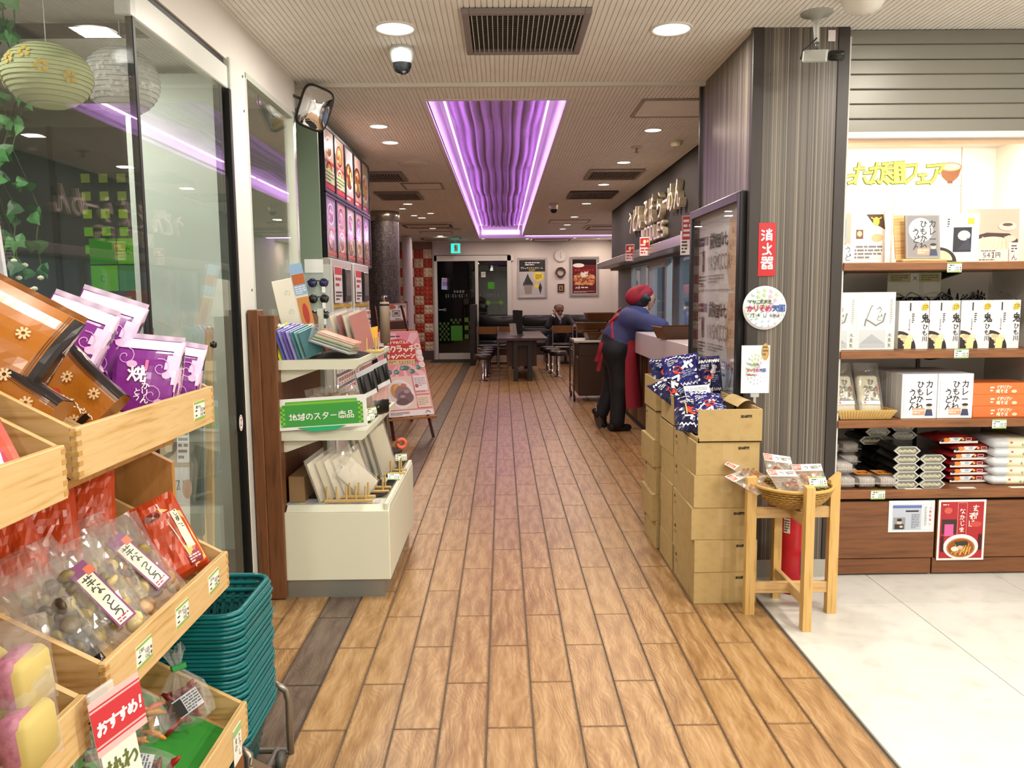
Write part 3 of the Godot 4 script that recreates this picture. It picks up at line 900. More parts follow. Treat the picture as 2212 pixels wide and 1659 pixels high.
# ---------------------------------------------------------------- behind the glass: lanterns, ivy, menu easel
func vestibule_things() -> void:
	for a in [["pale green paper lantern with yellow flowers behind the glass", Vector3(-1.52, 2.16, -2.8), 0.137, 0.78, "c9d8a0"], ["white lace paper lantern behind the glass door edge", Vector3(-1.455, 2.245, -3.2), 0.135, 0.95, "dfe6e2"]]:
		var t := thing("paper_lantern", a[0], "lantern", a[1], 0.0, "paper lanterns behind the glass")
		var r: float = a[2]
		var sq: float = a[3]
		var prof := []
		for k in 31:
			var y := -0.93 + 1.86 * k / 30.0
			prof.append(Vector2(sqrt(1.0 - y * y) * r * (1.0 + 0.012 * cos(k * PI)), y * r * sq))
		prof.reverse()
		var pm := StandardMaterial3D.new()
		pm.albedo_color = hexc(a[4])
		pm.roughness = 0.8
		pm.backlight_enabled = true
		pm.backlight = Color(0.8, 0.8, 0.8)
		part(t, "shade", mb().smooth().lathe(V0, prof, 36), pm)
		var ribs := mb()
		for k in 14:
			var y := -0.88 + 1.76 * k / 13.0
			var pts := []
			for j in 33: pts.append(Vector3(cos(TAU * j / 32), 0, sin(TAU * j / 32)) * sqrt(1.0 - y * y) * r * 1.012 + Vector3(0, y * r * sq, 0))
			ribs.tube(pts, 0.0012, 4, false)
		part(t, "ribs", ribs, mt("8f9a70" if a[4] == "c9d8a0" else "a9b2ae", 0.7))
		part(t, "string", mb().tube([Vector3(0, r * sq * 0.9, 0), Vector3(0, CEIL - a[1].y - 0.02, 0)], 0.0015, 5), mt("cfd2cc", 0.6))
		var spots := mb()
		var rr := RandomNumberGenerator.new()
		rr.seed = 3
		for k in (5 if a[4] == "c9d8a0" else 130):
			var y: float = rr.randf_range(-0.6, 0.6)
			var th: float = rr.randf_range(0.1, PI - 0.1) if a[4] != "c9d8a0" else [1.2, 2.0, 0.6, 2.6, 1.6][k]
			var n := Vector3(cos(th) * sqrt(1 - y * y), y, sin(th) * sqrt(1 - y * y))
			var o := Vector3(n.x * r, n.y * r * sq, n.z * r) * 1.02
			var u := Vector3(-sin(th), 0, cos(th)); var v := n.cross(u)
			var s := 0.02 if a[4] == "c9d8a0" else 0.006
			for q in 5:
				var c := o + (u * cos(TAU * q / 5) + v * sin(TAU * q / 5)) * s * 0.75
				spots.fan(spots.ring(c, n, s * 0.42, 6))
		part(t, "flower_pattern", spots, mt("d0b552" if a[4] == "c9d8a0" else "fbfdfd", 0.8))
	# hanging ivy: one thing, every leaf real
	var iv := thing("hanging_ivy", "hanging artificial ivy with small white flowers behind the glass", "plant", Vector3(-1.86, 2.5, -3.1))
	var vines := mb().smooth()
	var rr := RandomNumberGenerator.new()
	rr.seed = 11
	var leaf := mb()
	leaf.c = Color.WHITE
	var prof := [Vector2(0, 0), Vector2(0.5, 0.12), Vector2(0.42, 0.45), Vector2(0.18, 0.7), Vector2(0, 1.0), Vector2(-0.18, 0.7), Vector2(-0.42, 0.45), Vector2(-0.5, 0.12)]
	for k in 8:
		var a: Vector2 = prof[k]; var b: Vector2 = prof[(k + 1) % 8]
		leaf.tri(Vector3(0, 0.4, 0.06), Vector3(b.x, b.y, 0), Vector3(a.x, a.y, 0))
	var lm := leaf.done()
	var greens := [mt("2f6b35", 0.5), mt("3f8246", 0.5), mt("28562e", 0.5), mt("4c8f4d", 0.5)]
	for vn in 7:
		var x := -0.2 + 0.045 * vn + rr.randf_range(-0.02, 0.02)
		var pts := []
		for k in 12: pts.append(Vector3(x + 0.02 * sin(k * 0.9 + vn), 0.12 - 0.108 * k, rr.randf_range(-0.06, 0.06)))
		vines.tube(pts, 0.003, 5)
		for k in 12:
			for q in 3:
				var s := rr.randf_range(0.04, 0.065)
				var o := part(iv, "leaf", lm, greens[rr.randi() % 4], pts[k] + Vector3(rr.randf_range(-0.03, 0.03), rr.randf_range(-0.03, 0.03), rr.randf_range(0.0, 0.05)), Vector3(rr.randf_range(-0.5, 0.7), rr.randf_range(-0.7, 0.7), rr.randf_range(2.3, 4.0)))
				o.scale = Vector3(s, s, s)
	part(iv, "vines", vines, mt("3a4a26", 0.6))
	var fl := mb().smooth().lathe(V0, [Vector2(0.0005, 0.012), Vector2(0.01, 0.008), Vector2(0.012, 0), Vector2(0.0005, -0.006)], 8).done()
	for k in 14: part(iv, "flower", fl, mt("e6e8cf", 0.6), Vector3(rr.randf_range(-0.08, 0.12), -0.85 - rr.randf() * 0.3, rr.randf_range(0.03, 0.1)))
	solid("white_board", "plain white board leaning behind the glass at the left edge", "board", mb().box(V0, Vector3(0.3, 0.6, 0.012), 0.002), mt("e4e6ec", 0.5), Vector3(-1.375, 1.5, -2.0), Vector3(-0.1, 0.0, 0.13))
	# wooden menu easel behind the sliding door
	var e := thing("menu_easel", "wooden easel holding a black menu board behind the glass door", "easel", Vector3(-1.38, 0, -3.3))
	part(e, "leg", mb().box(Vector3(0, 0.65, 0), Vector3(0.032, 1.3, 0.02), 0.003), mats["pine_y"], Vector3(0.11, 0, -0.02), Vector3(-0.12, 0, 0.0))
	part(e, "leg", mb().box(Vector3(0, 0.65, 0), Vector3(0.032, 1.3, 0.02), 0.003), mats["pine_y"], Vector3(-0.12, 0, -0.02), Vector3(-0.12, 0, 0.02))
	part(e, "back_leg", mb().tube([Vector3(0.06, 0.95, -0.1), Vector3(0.145, 0.0, 0.1)], 0.016, 4), mats["pine_y"])
	var bd := part(e, "board", mb().box(Vector3(0, 0.39, 0), Vector3(0.27, 0.78, 0.02), 0.012), mt("17181a", 0.35), Vector3(0.0, 0.43, 0.06), Vector3(-0.1, 0, 0))
	var q := pr()
	q.rect(-0.11, 0.02, 0.19, 0.72, "a99a86").rect(-0.11, 0.56, 0.19, 0.18, "c9d2d6").disc(-0.05, 0.4, 0.085, 0.085, "2e2a26").disc(-0.05, 0.4, 0.065, 0.065, "b9a98a")
	for k in 14: q.disc(-0.05 + 0.045 * cos(k * 2.1), 0.4 + 0.04 * sin(k * 1.7), 0.016, 0.01, ["e0d2b0", "cbb184", "a88d5e"][k % 3], 10)
	q.rect(0.03, 0.31, 0.05, 0.24, "e9ebee").rows(0.035, 0.32, 0.04, 0.22, 9, "6d6f75", 5)
	q.rect(-0.11, 0.14, 0.19, 0.15, "d5d8dc").text("1,200円", -0.1, 0.2, 0.038, "4a4a50", 0.09).disc(0.07, 0.2, 0.02, 0.04, "b98a78").rect(-0.11, 0.02, 0.19, 0.12, "e2dfdd").disc(-0.01, 0.055, 0.062, 0.08, "b84a63").text("埼玉", -0.04, 0.075, 0.026, "f1d9de", 0.1).text("ブロック", -0.062, 0.04, 0.024, "f1d9de", 0.1)
	part(bd, "print", q.done(), printed(), Vector3(0, 0, 0.0105))

# ---------------------------------------------------------------- far end of the restaurant
func poster_frame(t: Node3D, w: float, h: float, rim: float, rim_mat: Material, p: PR, deep := 0.025, rough := 0.25) -> void:
	var m := mb()
	for s: float in [-1, 1]:
		m.box(Vector3(s * (w - rim) / 2, 0, deep / 2), Vector3(rim, h, deep), 0.004)
		m.box(Vector3(0, s * (h - rim) / 2, deep / 2), Vector3(w - 2 * rim, rim, deep), 0.004)
	part(t, "frame", m, rim_mat)
	part(t, "backing", mb().box(Vector3(0, 0, 0.004), Vector3(w - rim, h - rim, 0.008)), mt("cfccca", 0.5))
	part(t, "print", p.done(), printed(rough), Vector3(0, 0, 0.009))

func back_of_room() -> void:
	var white := mt("d2d4d0", 0.35)
	# sliding entrance and window
	var d := structs("door_3")
	var m := mb()
	m.box(Vector3(-1.49, 1.16, -18.1), Vector3(0.07, 2.32, 0.12), 0.004).box(Vector3(-0.63, 2.26, -18.1), Vector3(1.78, 0.12, 0.12), 0.004).box(Vector3(-0.57, 1.16, -18.1), Vector3(0.07, 2.32, 0.1), 0.004).box(Vector3(0.16, 1.16, -18.1), Vector3(0.09, 2.32, 0.12), 0.004).box(Vector3(-1.02, 0.07, -18.1), Vector3(0.86, 0.14, 0.06), 0.004)
	part(d, "frame", m, white)
	part(d, "pane", mb().box(Vector3(-1.03, 1.17, -18.12), Vector3(0.85, 2.08, 0.012)), glass("0c0f0e", 0.55))
	part(d, "pane", mb().box(Vector3(-0.2, 1.17, -18.12), Vector3(0.66, 2.08, 0.012)), glass("141a17", 0.45))
	part(d, "lower_panel", mb().box(Vector3(-0.2, 0.5, -18.08), Vector3(0.66, 1.0, 0.03)), mt("1a1c1b", 0.4))
	var p := pr()
	for i in 5:
		for j in 7:
			if (i + j) % 2 == 0: p.rect(-1.43 + i * 0.045, 0.42 + j * 0.06, 0.045, 0.055, "3f6a2e")
			if i < 6 and j > 4 and (i + j) % 2 == 0: p.rect(-1.18 + i * 0.05, 0.5 + j * 0.06, 0.05, 0.055, "3f6a2e")
	p.rect(-1.17, 0.42, 0.26, 0.34, "3f9a25").rect(-0.86, 0.46, 0.09, 0.1, "5f8f35").rect(-0.86, 0.66, 0.09, 0.1, "5f8f35").rect(-0.77, 0.56, 0.08, 0.1, "2c4c22").rect(-0.77, 0.76, 0.08, 0.1, "2c4c22").rect(-0.86, 0.84, 0.09, 0.1, "5f8f35")
	p.disc(-1.3, 1.12, 0.03, 0.03, "aeb4ac").disc(-1.3, 1.12, 0.022, 0.022, "10140f").rect(-1.44, 1.11, 0.11, 0.02, "aeb4ac")
	part(d, "green_film", p.done(), printed(0.3), Vector3(0, 0, -18.108))
	var q := pr()
	q.text("営業時間", -0.2, 0.1, 0.055, "8b9290", 0.1).text("7:00~20:00", -0.27, 0.0, 0.065, "8b9290", 0.1)
	var lt := part(d, "lettering", q.done(), printed(), Vector3(-1.05, 1.4, -18.1), Vector3(0, PI, 0))
	lt.scale = Vector3(1, 1, 1)
	var q2 := pr()
	q2.text("YASMOCCA", -0.2, 0.0, 0.085, "56706a", 0.08).disc(-0.17, -0.13, 0.05, 0.05, "5f8f35").disc(-0.17, -0.13, 0.035, 0.035, "182019").disc(0.12, -0.13, 0.05, 0.05, "5f8f35").disc(0.12, -0.13, 0.035, 0.035, "182019").rect(-0.12, -0.137, 0.19, 0.014, "5f8f35").rect(-0.02, 0.18, 0.14, 0.15, "3f9a25")
	part(d, "lettering", q2.done(), printed(), Vector3(-0.2, 1.4, -18.1), Vector3(0, PI, 0))
	part(d, "notice", pr().rect(-0.05, -0.06, 0.1, 0.12, "c9cbc8").rows(-0.04, -0.02, 0.08, 0.06, 4, "555555", 2).done(), printed(), Vector3(-0.42, 1.9, -18.095))
	part(d, "screen_glow", pr().rect(-0.1, -0.13, 0.2, 0.26, "9fb4e0").rect(-0.08, -0.05, 0.16, 0.1, "7d6fb0").rect(-0.08, 0.07, 0.1, 0.03, "d85a6a").done(), printed(), Vector3(-1.27, 1.7, -18.1), Vector3(0, 0.5, -0.06))
	solid("door_mat", "dark grey-blue door mat in front of the far glass door", "mat", mb().box(Vector3(0, 0.004, 0), Vector3(1.0, 0.008, 0.8), 0.003), mt("31393b", 0.9), Vector3(-1.08, 0.0, -17.55))
	# exit sign
	var ex := thing("exit_sign", "glowing green emergency exit sign above the far door", "sign", Vector3(-1.02, 2.47, -17.85))
	part(ex, "housing", mb().box(V0, Vector3(0.22, 0.23, 0.05), 0.005), mt("c9ccc8", 0.4))
	part(ex, "hanger", mb().box(Vector3(0, 0.145, 0), Vector3(0.06, 0.06, 0.02)), mt("c9ccc8", 0.4))
	part(ex, "light_panel", mb().box(Vector3(0, 0, 0.0255), Vector3(0.2, 0.21, 0.003)), glow("35d2c0", 1.4))
	var fg := pr()
	fg.rect(-0.03, -0.08, 0.085, 0.16, "f4fffc").disc(-0.005, 0.055, 0.014, 0.014, "1d8f7e", 12).line([Vector2(0.0, 0.035), Vector2(0.01, -0.01), Vector2(-0.02, -0.05)], 0.016, "1d8f7e").line([Vector2(0.01, -0.01), Vector2(0.03, -0.04)], 0.014, "1d8f7e").line([Vector2(-0.03, 0.01), Vector2(0.0, 0.03), Vector2(0.03, 0.005)], 0.012, "1d8f7e")
	part(ex, "pictogram", fg.done(), printed(), Vector3(0, 0, 0.027))
	area(Vector3(-1.02, 2.47, -17.8), Vector3(0, 0, 1), Vector2(0.2, 0.21), 0.03, Color(0.3, 0.9, 0.8))
	# tiled feature wall: red and cream petal tiles
	var tw := structs("wall_back_tiled")
	part(tw, "bed", mb().box(Vector3(-2.35, 1.36, -18.14), Vector3(1.64, 2.56, 0.06)), mt("8a7568", 0.8))
	part(tw, "skirting", mb().box(Vector3(-2.35, 0.1, -18.12), Vector3(1.64, 0.2, 0.1), 0.004), mt("4b4340", 0.5))
	part(tw, "edge_post", mb().box(Vector3(-1.535, 1.3, -18.1), Vector3(0.045, 2.6, 0.1), 0.004), mt("b3aca8", 0.5))
	var ts := 0.207
	var tile := mb()
	tile.box(Vector3(0, 0, 0.01), Vector3(ts - 0.006, ts - 0.006, 0.02), 0.003)
	tile.smooth()
	for k in 4:
		var a := PI / 4 + k * PI / 2
		tile.sheet(func(u: float, w: float) -> Vector3:
			var l := 0.008 + 0.115 * u
			var half := 0.036 * sin(PI * u)
			var s := (w - 0.5) * 2.0
			var pt := Vector2(l, half * s).rotated(a)
			return Vector3(pt.x, pt.y, 0.019 + 0.022 * (1.0 - s * s) * sin(PI * u)), 7, 6)
	var tm := tile.done()
	var red := [mt("b8452f", 0.4), mt("a83c2a", 0.4)]
	var cream := [mt("d9c6ae", 0.4), mt("c7b39c", 0.4)]
	for c in 7:
		for r in 11:
			var is_red := (c + r) % 2 == 1
			if r in [6, 9] and c == 0: is_red = true
			if r == 8 and c == 0: is_red = false
			part(tw, "tile", tm, red[(c * 3 + r) % 2] if is_red else cream[(c + r * 2) % 2], Vector3(-1.66 - c * ts, 0.3 + r * ts, -18.11))
	# columns
	var pc := thing("round_column", "dark round column clad in woven-pattern panels with a steel collar", "column", Vector3(-1.73, 0, -11.8))
	part(pc, "shaft", mb().smooth().lathe(V0, [Vector2(0.235, 2.5), Vector2(0.235, 0.0)], 40), mats["woven"])
	part(pc, "collar", mb().smooth().lathe(V0, [Vector2(0.238, 2.64), Vector2(0.245, 2.63), Vector2(0.245, 2.5), Vector2(0.235, 2.495)], 40), mt("9a948c", 0.22, 0.9))
	solid("white_pole", "slim pale lavender pole in front of the red and cream tiles", "column", mb().smooth().lathe(V0, [Vector2(0.105, 2.63), Vector2(0.105, 0.0)], 28), mt("b9b3bd", 0.3), Vector3(-1.92, 0, -16.4))
	struct("wall_partition", mb().box(Vector3(-0.62, 0.62, -17.2), Vector3(0.1, 1.24, 1.7), 0.004), mt("1a1716", 0.4))
	# black upholstered bench along the back wall
	var bn := thing("bench", "long black leather bench along the far wall", "bench", Vector3(0, 0, -17.75))
	var leather := mt("26272a", 0.32)
	for k in 3:
		var x := -0.04 + 0.97 * k
		for a in [["back_cushion", 0.86, 0.25], ["back_cushion", 0.58, 0.27]]:
			part(bn, a[0], mb().smooth().box(Vector3(x, a[1], -0.2), Vector3(0.96, a[2], 0.14), 0.035), leather)
		part(bn, "seat_cushion", mb().smooth().box(Vector3(x, 0.38, 0.05), Vector3(0.96, 0.12, 0.5), 0.03), leather)
	part(bn, "plinth", mb().box(Vector3(0.93, 0.16, 0.0), Vector3(2.9, 0.32, 0.42)), mt("3a2a24", 0.5))
	part(bn, "kick_board", mb().box(Vector3(0.93, 0.06, 0.22), Vector3(2.9, 0.12, 0.02)), mt("a79a8e", 0.5))
	# posters, clock, wreath
	var silver := mt("b4b2b4", 0.25, 0.7)
	var t := thing("framed_poster", "framed poster of a black soft ice cream on the far wall", "poster", Vector3(0.678, 1.815, -18.098))
	p = pr()
	p.rect(-0.29, -0.4, 0.58, 0.8, "b7b6bb").rect(-0.29, 0.14, 0.58, 0.26, "17181c").text("ブラックソフトクリーム", -0.27, 0.2, 0.042, "e9e9ea", 0.13, false, 1.0, 1.12).text("300円", -0.08, 0.15, 0.042, "d8c33a", 0.13).rows(-0.16, 0.27, 0.34, 0.09, 2, "e2e2e2", 8)
	p.poly([Vector2(-0.21, -0.18), Vector2(-0.19, -0.1), Vector2(-0.1, 0.1), Vector2(-0.07, 0.02), Vector2(0.0, -0.1), Vector2(0.02, -0.18)], "2e2f36").disc(-0.095, -0.13, 0.115, 0.06, "383942").disc(-0.09, -0.09, 0.08, 0.05, "2a2b31").poly([Vector2(-0.19, -0.16), Vector2(0.01, -0.16), Vector2(-0.02, -0.36), Vector2(-0.16, -0.36)], "8f8880").disc(0.14, 0.03, 0.12, 0.11, "e2cf4a").rows(0.07, -0.03, 0.14, 0.11, 4, "4d4420", 4).poly([Vector2(0.14, -0.22), Vector2(0.18, -0.1), Vector2(0.22, -0.22), Vector2(0.18, -0.37)], "24252a").disc(0.1, -0.18, 0.05, 0.05, "e2cf4a")
	poster_frame(t, 0.66, 0.9, 0.035, silver, p)
	t = thing("framed_poster", "framed red poster of grilled pork on the far wall", "poster", Vector3(1.85, 1.835, -18.098))
	p = pr()
	p.rect(-0.27, -0.38, 0.54, 0.76, "5c2023").rect(-0.27, 0.26, 0.54, 0.12, "1f1214").disc(-0.13, 0.25, 0.13, 0.045, "d9d4d0").text("おろしにんにく", -0.22, 0.12, 0.055, "c63a2c", 0.14).disc(0, -0.05, 0.26, 0.14, "8a4a30")
	for k in 40: p.disc(0.2 * sin(k * 2.4) , -0.08 + 0.09 * cos(k * 1.7), 0.04, 0.03, ["b06a44", "c98b62", "8f4e32", "d29c74"][k % 4], 9)
	for k in 30: p.line([Vector2(0.06 * sin(k * 1.3), 0.02 + 0.05 * cos(k * 2.2)), Vector2(0.09 * sin(k * 2.3), 0.06 + 0.05 * cos(k * 1.1))], 0.008, "ece6d6")
	p.text("大盛", -0.2, -0.27, 0.05, "f2f0ea", 0.13).rows(-0.07, -0.27, 0.25, 0.05, 1, "f2f0ea", 3).rows(-0.24, -0.36, 0.48, 0.04, 2, "d8b0a8", 6)
	poster_frame(t, 0.66, 0.88, 0.05, silver, p)
	t = thing("wall_clock", "round white wall clock between the two framed posters", "clock", Vector3(1.31, 2.3, -18.09))
	part(t, "case", mb().smooth().lathe(V0, [Vector2(0.0005, 0.03), Vector2(0.128, 0.03), Vector2(0.138, 0.022), Vector2(0.138, 0)], 32), mt("c6c6c6", 0.4), V0, Vector3(PI / 2, 0, 0))
	part(t, "face", pr().disc(0, 0, 0.122, 0.122, "d5d5d4").line([V2(0, 0), V2(0.01, 0.09)], 0.007, "444444").line([V2(0, 0), V2(0.015, -0.055)], 0.009, "444444").done(), printed(), Vector3(0, 0, 0.031))
	t = thing("wreath", "small dark pine cone wreath hanging under the clock", "wreath", Vector3(1.315, 1.93, -18.06))
	var wr := mb().smooth()
	for k in 22: wr.lathe(Vector3(cos(TAU * k / 22) * 0.095, sin(TAU * k / 22) * 0.095, 0.004 * sin(k * 5.0)), [Vector2(0.001, 0.028), Vector2(0.022, 0.014), Vector2(0.026, -0.006), Vector2(0.001, -0.026)], 7)
	part(t, "ring", wr, mt("4a3129", 0.7))
	var br := mb().smooth()
	for k in 9: br.lathe(Vector3(cos(TAU * k / 9 + 0.3) * 0.1, sin(TAU * k / 9 + 0.3) * 0.1, 0.026), [Vector2(0.001, 0.01), Vector2(0.009, 0), Vector2(0.001, -0.01)], 6)
	part(t, "berries", br, mt("8a7a68", 0.5))
	t = thing("wall_picture", "tiny dark picture frame under the wreath", "frame", Vector3(1.325, 1.585, -18.098))
	poster_frame(t, 0.15, 0.18, 0.025, mt("1d1512", 0.5), pr().rect(-0.055, -0.07, 0.11, 0.14, "a8845a").disc(0, -0.01, 0.025, 0.04, "5e3d2a"))
	# long table, stools, chairs
	var wood := mt("3b2722", 0.3)
	t = thing("long_table", "dark brown wooden dining table in the middle of the room", "table", Vector3(0.32, 0, -14.4))
	part(t, "tabletop", mb().box(Vector3(0, 0.7, 0), Vector3(0.84, 0.045, 2.6), 0.006), wood)
	for z: float in [1.15, -1.15]:
		for x: float in [-0.11, 0.13]: part(t, "leg", mb().box(Vector3(x, 0.34, z - 0.2 * x), Vector3(0.075, 0.68, 0.075), 0.005), mt("2c2928", 0.4))
		part(t, "apron", mb().box(Vector3(0.01, 0.63, z), Vector3(0.24, 0.08, 0.06), 0.004), mt("2c2928", 0.4))
	part(t, "centre_panel", mb().box(Vector3(0.0, 0.44, 0.0), Vector3(0.5, 0.42, 1.9)), mt("4a2c20", 0.4))
	for k in 2:
		var mh := thing("menu_holder", "black standing menu holder on the long table, %s" % ["nearer of two", "farther of two"][k], "menu holder", Vector3(0.3 - 0.06 * k, 0.7225, -14.1 - 0.35 * k), 0.35, "menu holders on the long table")
		part(mh, "board", mb().box(Vector3(0, 0.22, 0), Vector3(0.11, 0.44 - 0.0 * k, 0.02), 0.003), mt("161617", 0.4))
		part(mh, "base", mb().box(Vector3(0, 0.008, 0), Vector3(0.14, 0.016, 0.1), 0.004), mt("202022", 0.4))
	var cs := thing("menu_card", "clear menu card standing on the long table", "menu card", Vector3(0.2, 0.7225, -14.0), 0.5)
	part(cs, "card", mb().box(Vector3(0, 0.11, 0), Vector3(0.13, 0.22, 0.003)), glass("b9b4b4", 0.4), V0, Vector3(-0.25, 0, 0))
	part(cs, "foot", mb().box(Vector3(0, 0.004, 0.02), Vector3(0.14, 0.008, 0.06)), mt("8d8888", 0.3))
	var seat := mt("2b221f", 0.35)
	var chrome := mt("c9c4be", 0.12, 1.0)
	var first: Node3D
	for a in [[-0.335, -13.3, "nearest on the left of the long table"], [-0.3, -13.95, "second on the left of the long table"], [-0.28, -14.6, "third on the left of the long table"], [-0.26, -15.25, "farthest on the left of the long table"], [0.97, -13.95, "nearest on the right of the long table"], [0.9, -14.6, "second on the right of the long table"], [0.86, -15.2, "farthest on the right of the long table"]]:
		var lab: String = "round black stool on a chrome post, " + a[2]
		if first == null:
			first = thing("bar_stool", lab, "stool", Vector3(a[0], 0, a[1]), 0.0, "round stools at the long table")
			part(first, "seat", mb().smooth().lathe(V0, [Vector2(0.001, 0.455), Vector2(0.13, 0.452), Vector2(0.155, 0.435), Vector2(0.16, 0.4), Vector2(0.15, 0.37), Vector2(0.001, 0.365)], 28), seat)
			part(first, "post", mb().smooth().lathe(V0, [Vector2(0.033, 0.37), Vector2(0.033, 0.02), Vector2(0.05, 0.012)], 20), chrome)
			part(first, "base", mb().smooth().lathe(V0, [Vector2(0.03, 0.016), Vector2(0.075, 0.01), Vector2(0.08, 0.0)], 24), chrome)
		else: copy(first, lab, Vector3(a[0], 0, a[1]))
	var fc: Node3D
	for a in [[-0.3, -15.95, 0.0, "left of the pair"], [0.12, -15.95, 0.0, "right of the pair"], [1.2, -16.15, 0.0, "in front of the seated man"], [1.68, -16.15, 0.0, "right of the seated man's chair"]]:
		var lab: String = "steel dining chair with a bent wooden back, " + a[3]
		if fc == null:
			fc = thing("dining_chair", lab, "chair", Vector3(a[0], 0, a[1]), a[2], "chairs facing the black bench")
			part(fc, "backrest", mb().smooth().sheet(func(u, w): return Vector3((u - 0.5) * 0.4, 0.67 + 0.15 * w, 0.18 + 0.035 * pow(2.0 * u - 1.0, 2.0) * -1.0 + 0.02 * w), 10, 3), mt("7a5433", 0.4))
			part(fc, "seat", mb().smooth().box(Vector3(0, 0.43, -0.02), Vector3(0.4, 0.05, 0.4), 0.02), mt("232020", 0.4))
			var steel := mt("a7a4a0", 0.25, 0.9)
			for s: float in [-1, 1]:
				part(fc, "rear_leg", mb().tube([Vector3(s * 0.2, 0, 0.2), Vector3(s * 0.2, 0.82, 0.17)], 0.011, 8), steel)
				part(fc, "front_leg", mb().tube([Vector3(s * 0.2, 0, -0.2), Vector3(s * 0.2, 0.42, -0.2)], 0.011, 8), steel)
				part(fc, "side_rail", mb().tube([Vector3(s * 0.2, 0.4, -0.2), Vector3(s * 0.2, 0.4, 0.18)], 0.011, 8), steel)
			part(fc, "rear_rail", mb().tube([Vector3(-0.2, 0.39, 0.185), Vector3(0.2, 0.39, 0.185)], 0.013, 8), steel)
		else: copy(fc, lab, Vector3(a[0], 0, a[1]))
	for a in [[-0.1, "left, behind the pair of chairs"], [1.32, "in front of the seated man"]]:
		t = thing("small_table", "square dark table before the bench, " + a[1], "table", Vector3(a[0], 0, -16.75), 0.0, "square tables before the bench")
		part(t, "tabletop", mb().box(Vector3(0, 0.7, 0), Vector3(0.66, 0.035, 0.6), 0.005), wood)
		part(t, "post", mb().cyl(Vector3(0, 0.02, 0), Vector3(0, 0.69, 0), 0.03), mt("1e1c1b", 0.4))
		part(t, "foot", mb().box(Vector3(0, 0.01, 0), Vector3(0.4, 0.02, 0.4), 0.006), mt("1e1c1b", 0.4))
	t = thing("noodle_bowl", "black noodle bowl on the table of the seated man", "bowl", Vector3(1.27, 0.7175, -16.72))
	part(t, "bowl", mb().smooth().lathe(V0, [Vector2(0.085, 0.075), Vector2(0.09, 0.075), Vector2(0.075, 0.03), Vector2(0.045, 0.006), Vector2(0.001, 0.004)], 24), mt("191314", 0.25))
	part(t, "soup", mb().lathe(V0, [Vector2(0.001, 0.065), Vector2(0.082, 0.066)], 24), mt("6d3d1d", 0.2))
	solid("chopstick_box", "small brown box beside the noodle bowl on the man's table", "box", bxm(Vector3(0.12, 0.035, 0.1), 0.005), mt("6a4a34", 0.5), Vector3(1.1, 0.7175, -16.72))

func V2(a: float, b: float) -> Vector2:
	return Vector2(a, b)

# ---------------------------------------------------------------- noodle counter on the right
func letter_mesh(ch: String, size: float, depth: float, w: float) -> ArrayMesh:
	var m := mb()
	var p := pr()
	for pts in p.strokes(ch):
		for i in pts.size() - 1:
			var a: Vector2 = pts[i] * size; var b: Vector2 = pts[i + 1] * size
			var l := (b - a).length()
			if l < 0.0005: continue
			m.xf = Transform3D(Basis(Vector3.BACK, (b - a).angle()), Vector3((a.x + b.x) / 2, (a.y + b.y) / 2, depth / 2))
			m.box(Vector3(0, 0, 0.00017 * (m.n / 36 % 17)), Vector3(l + w * 0.7, w, depth))
	return m.done()

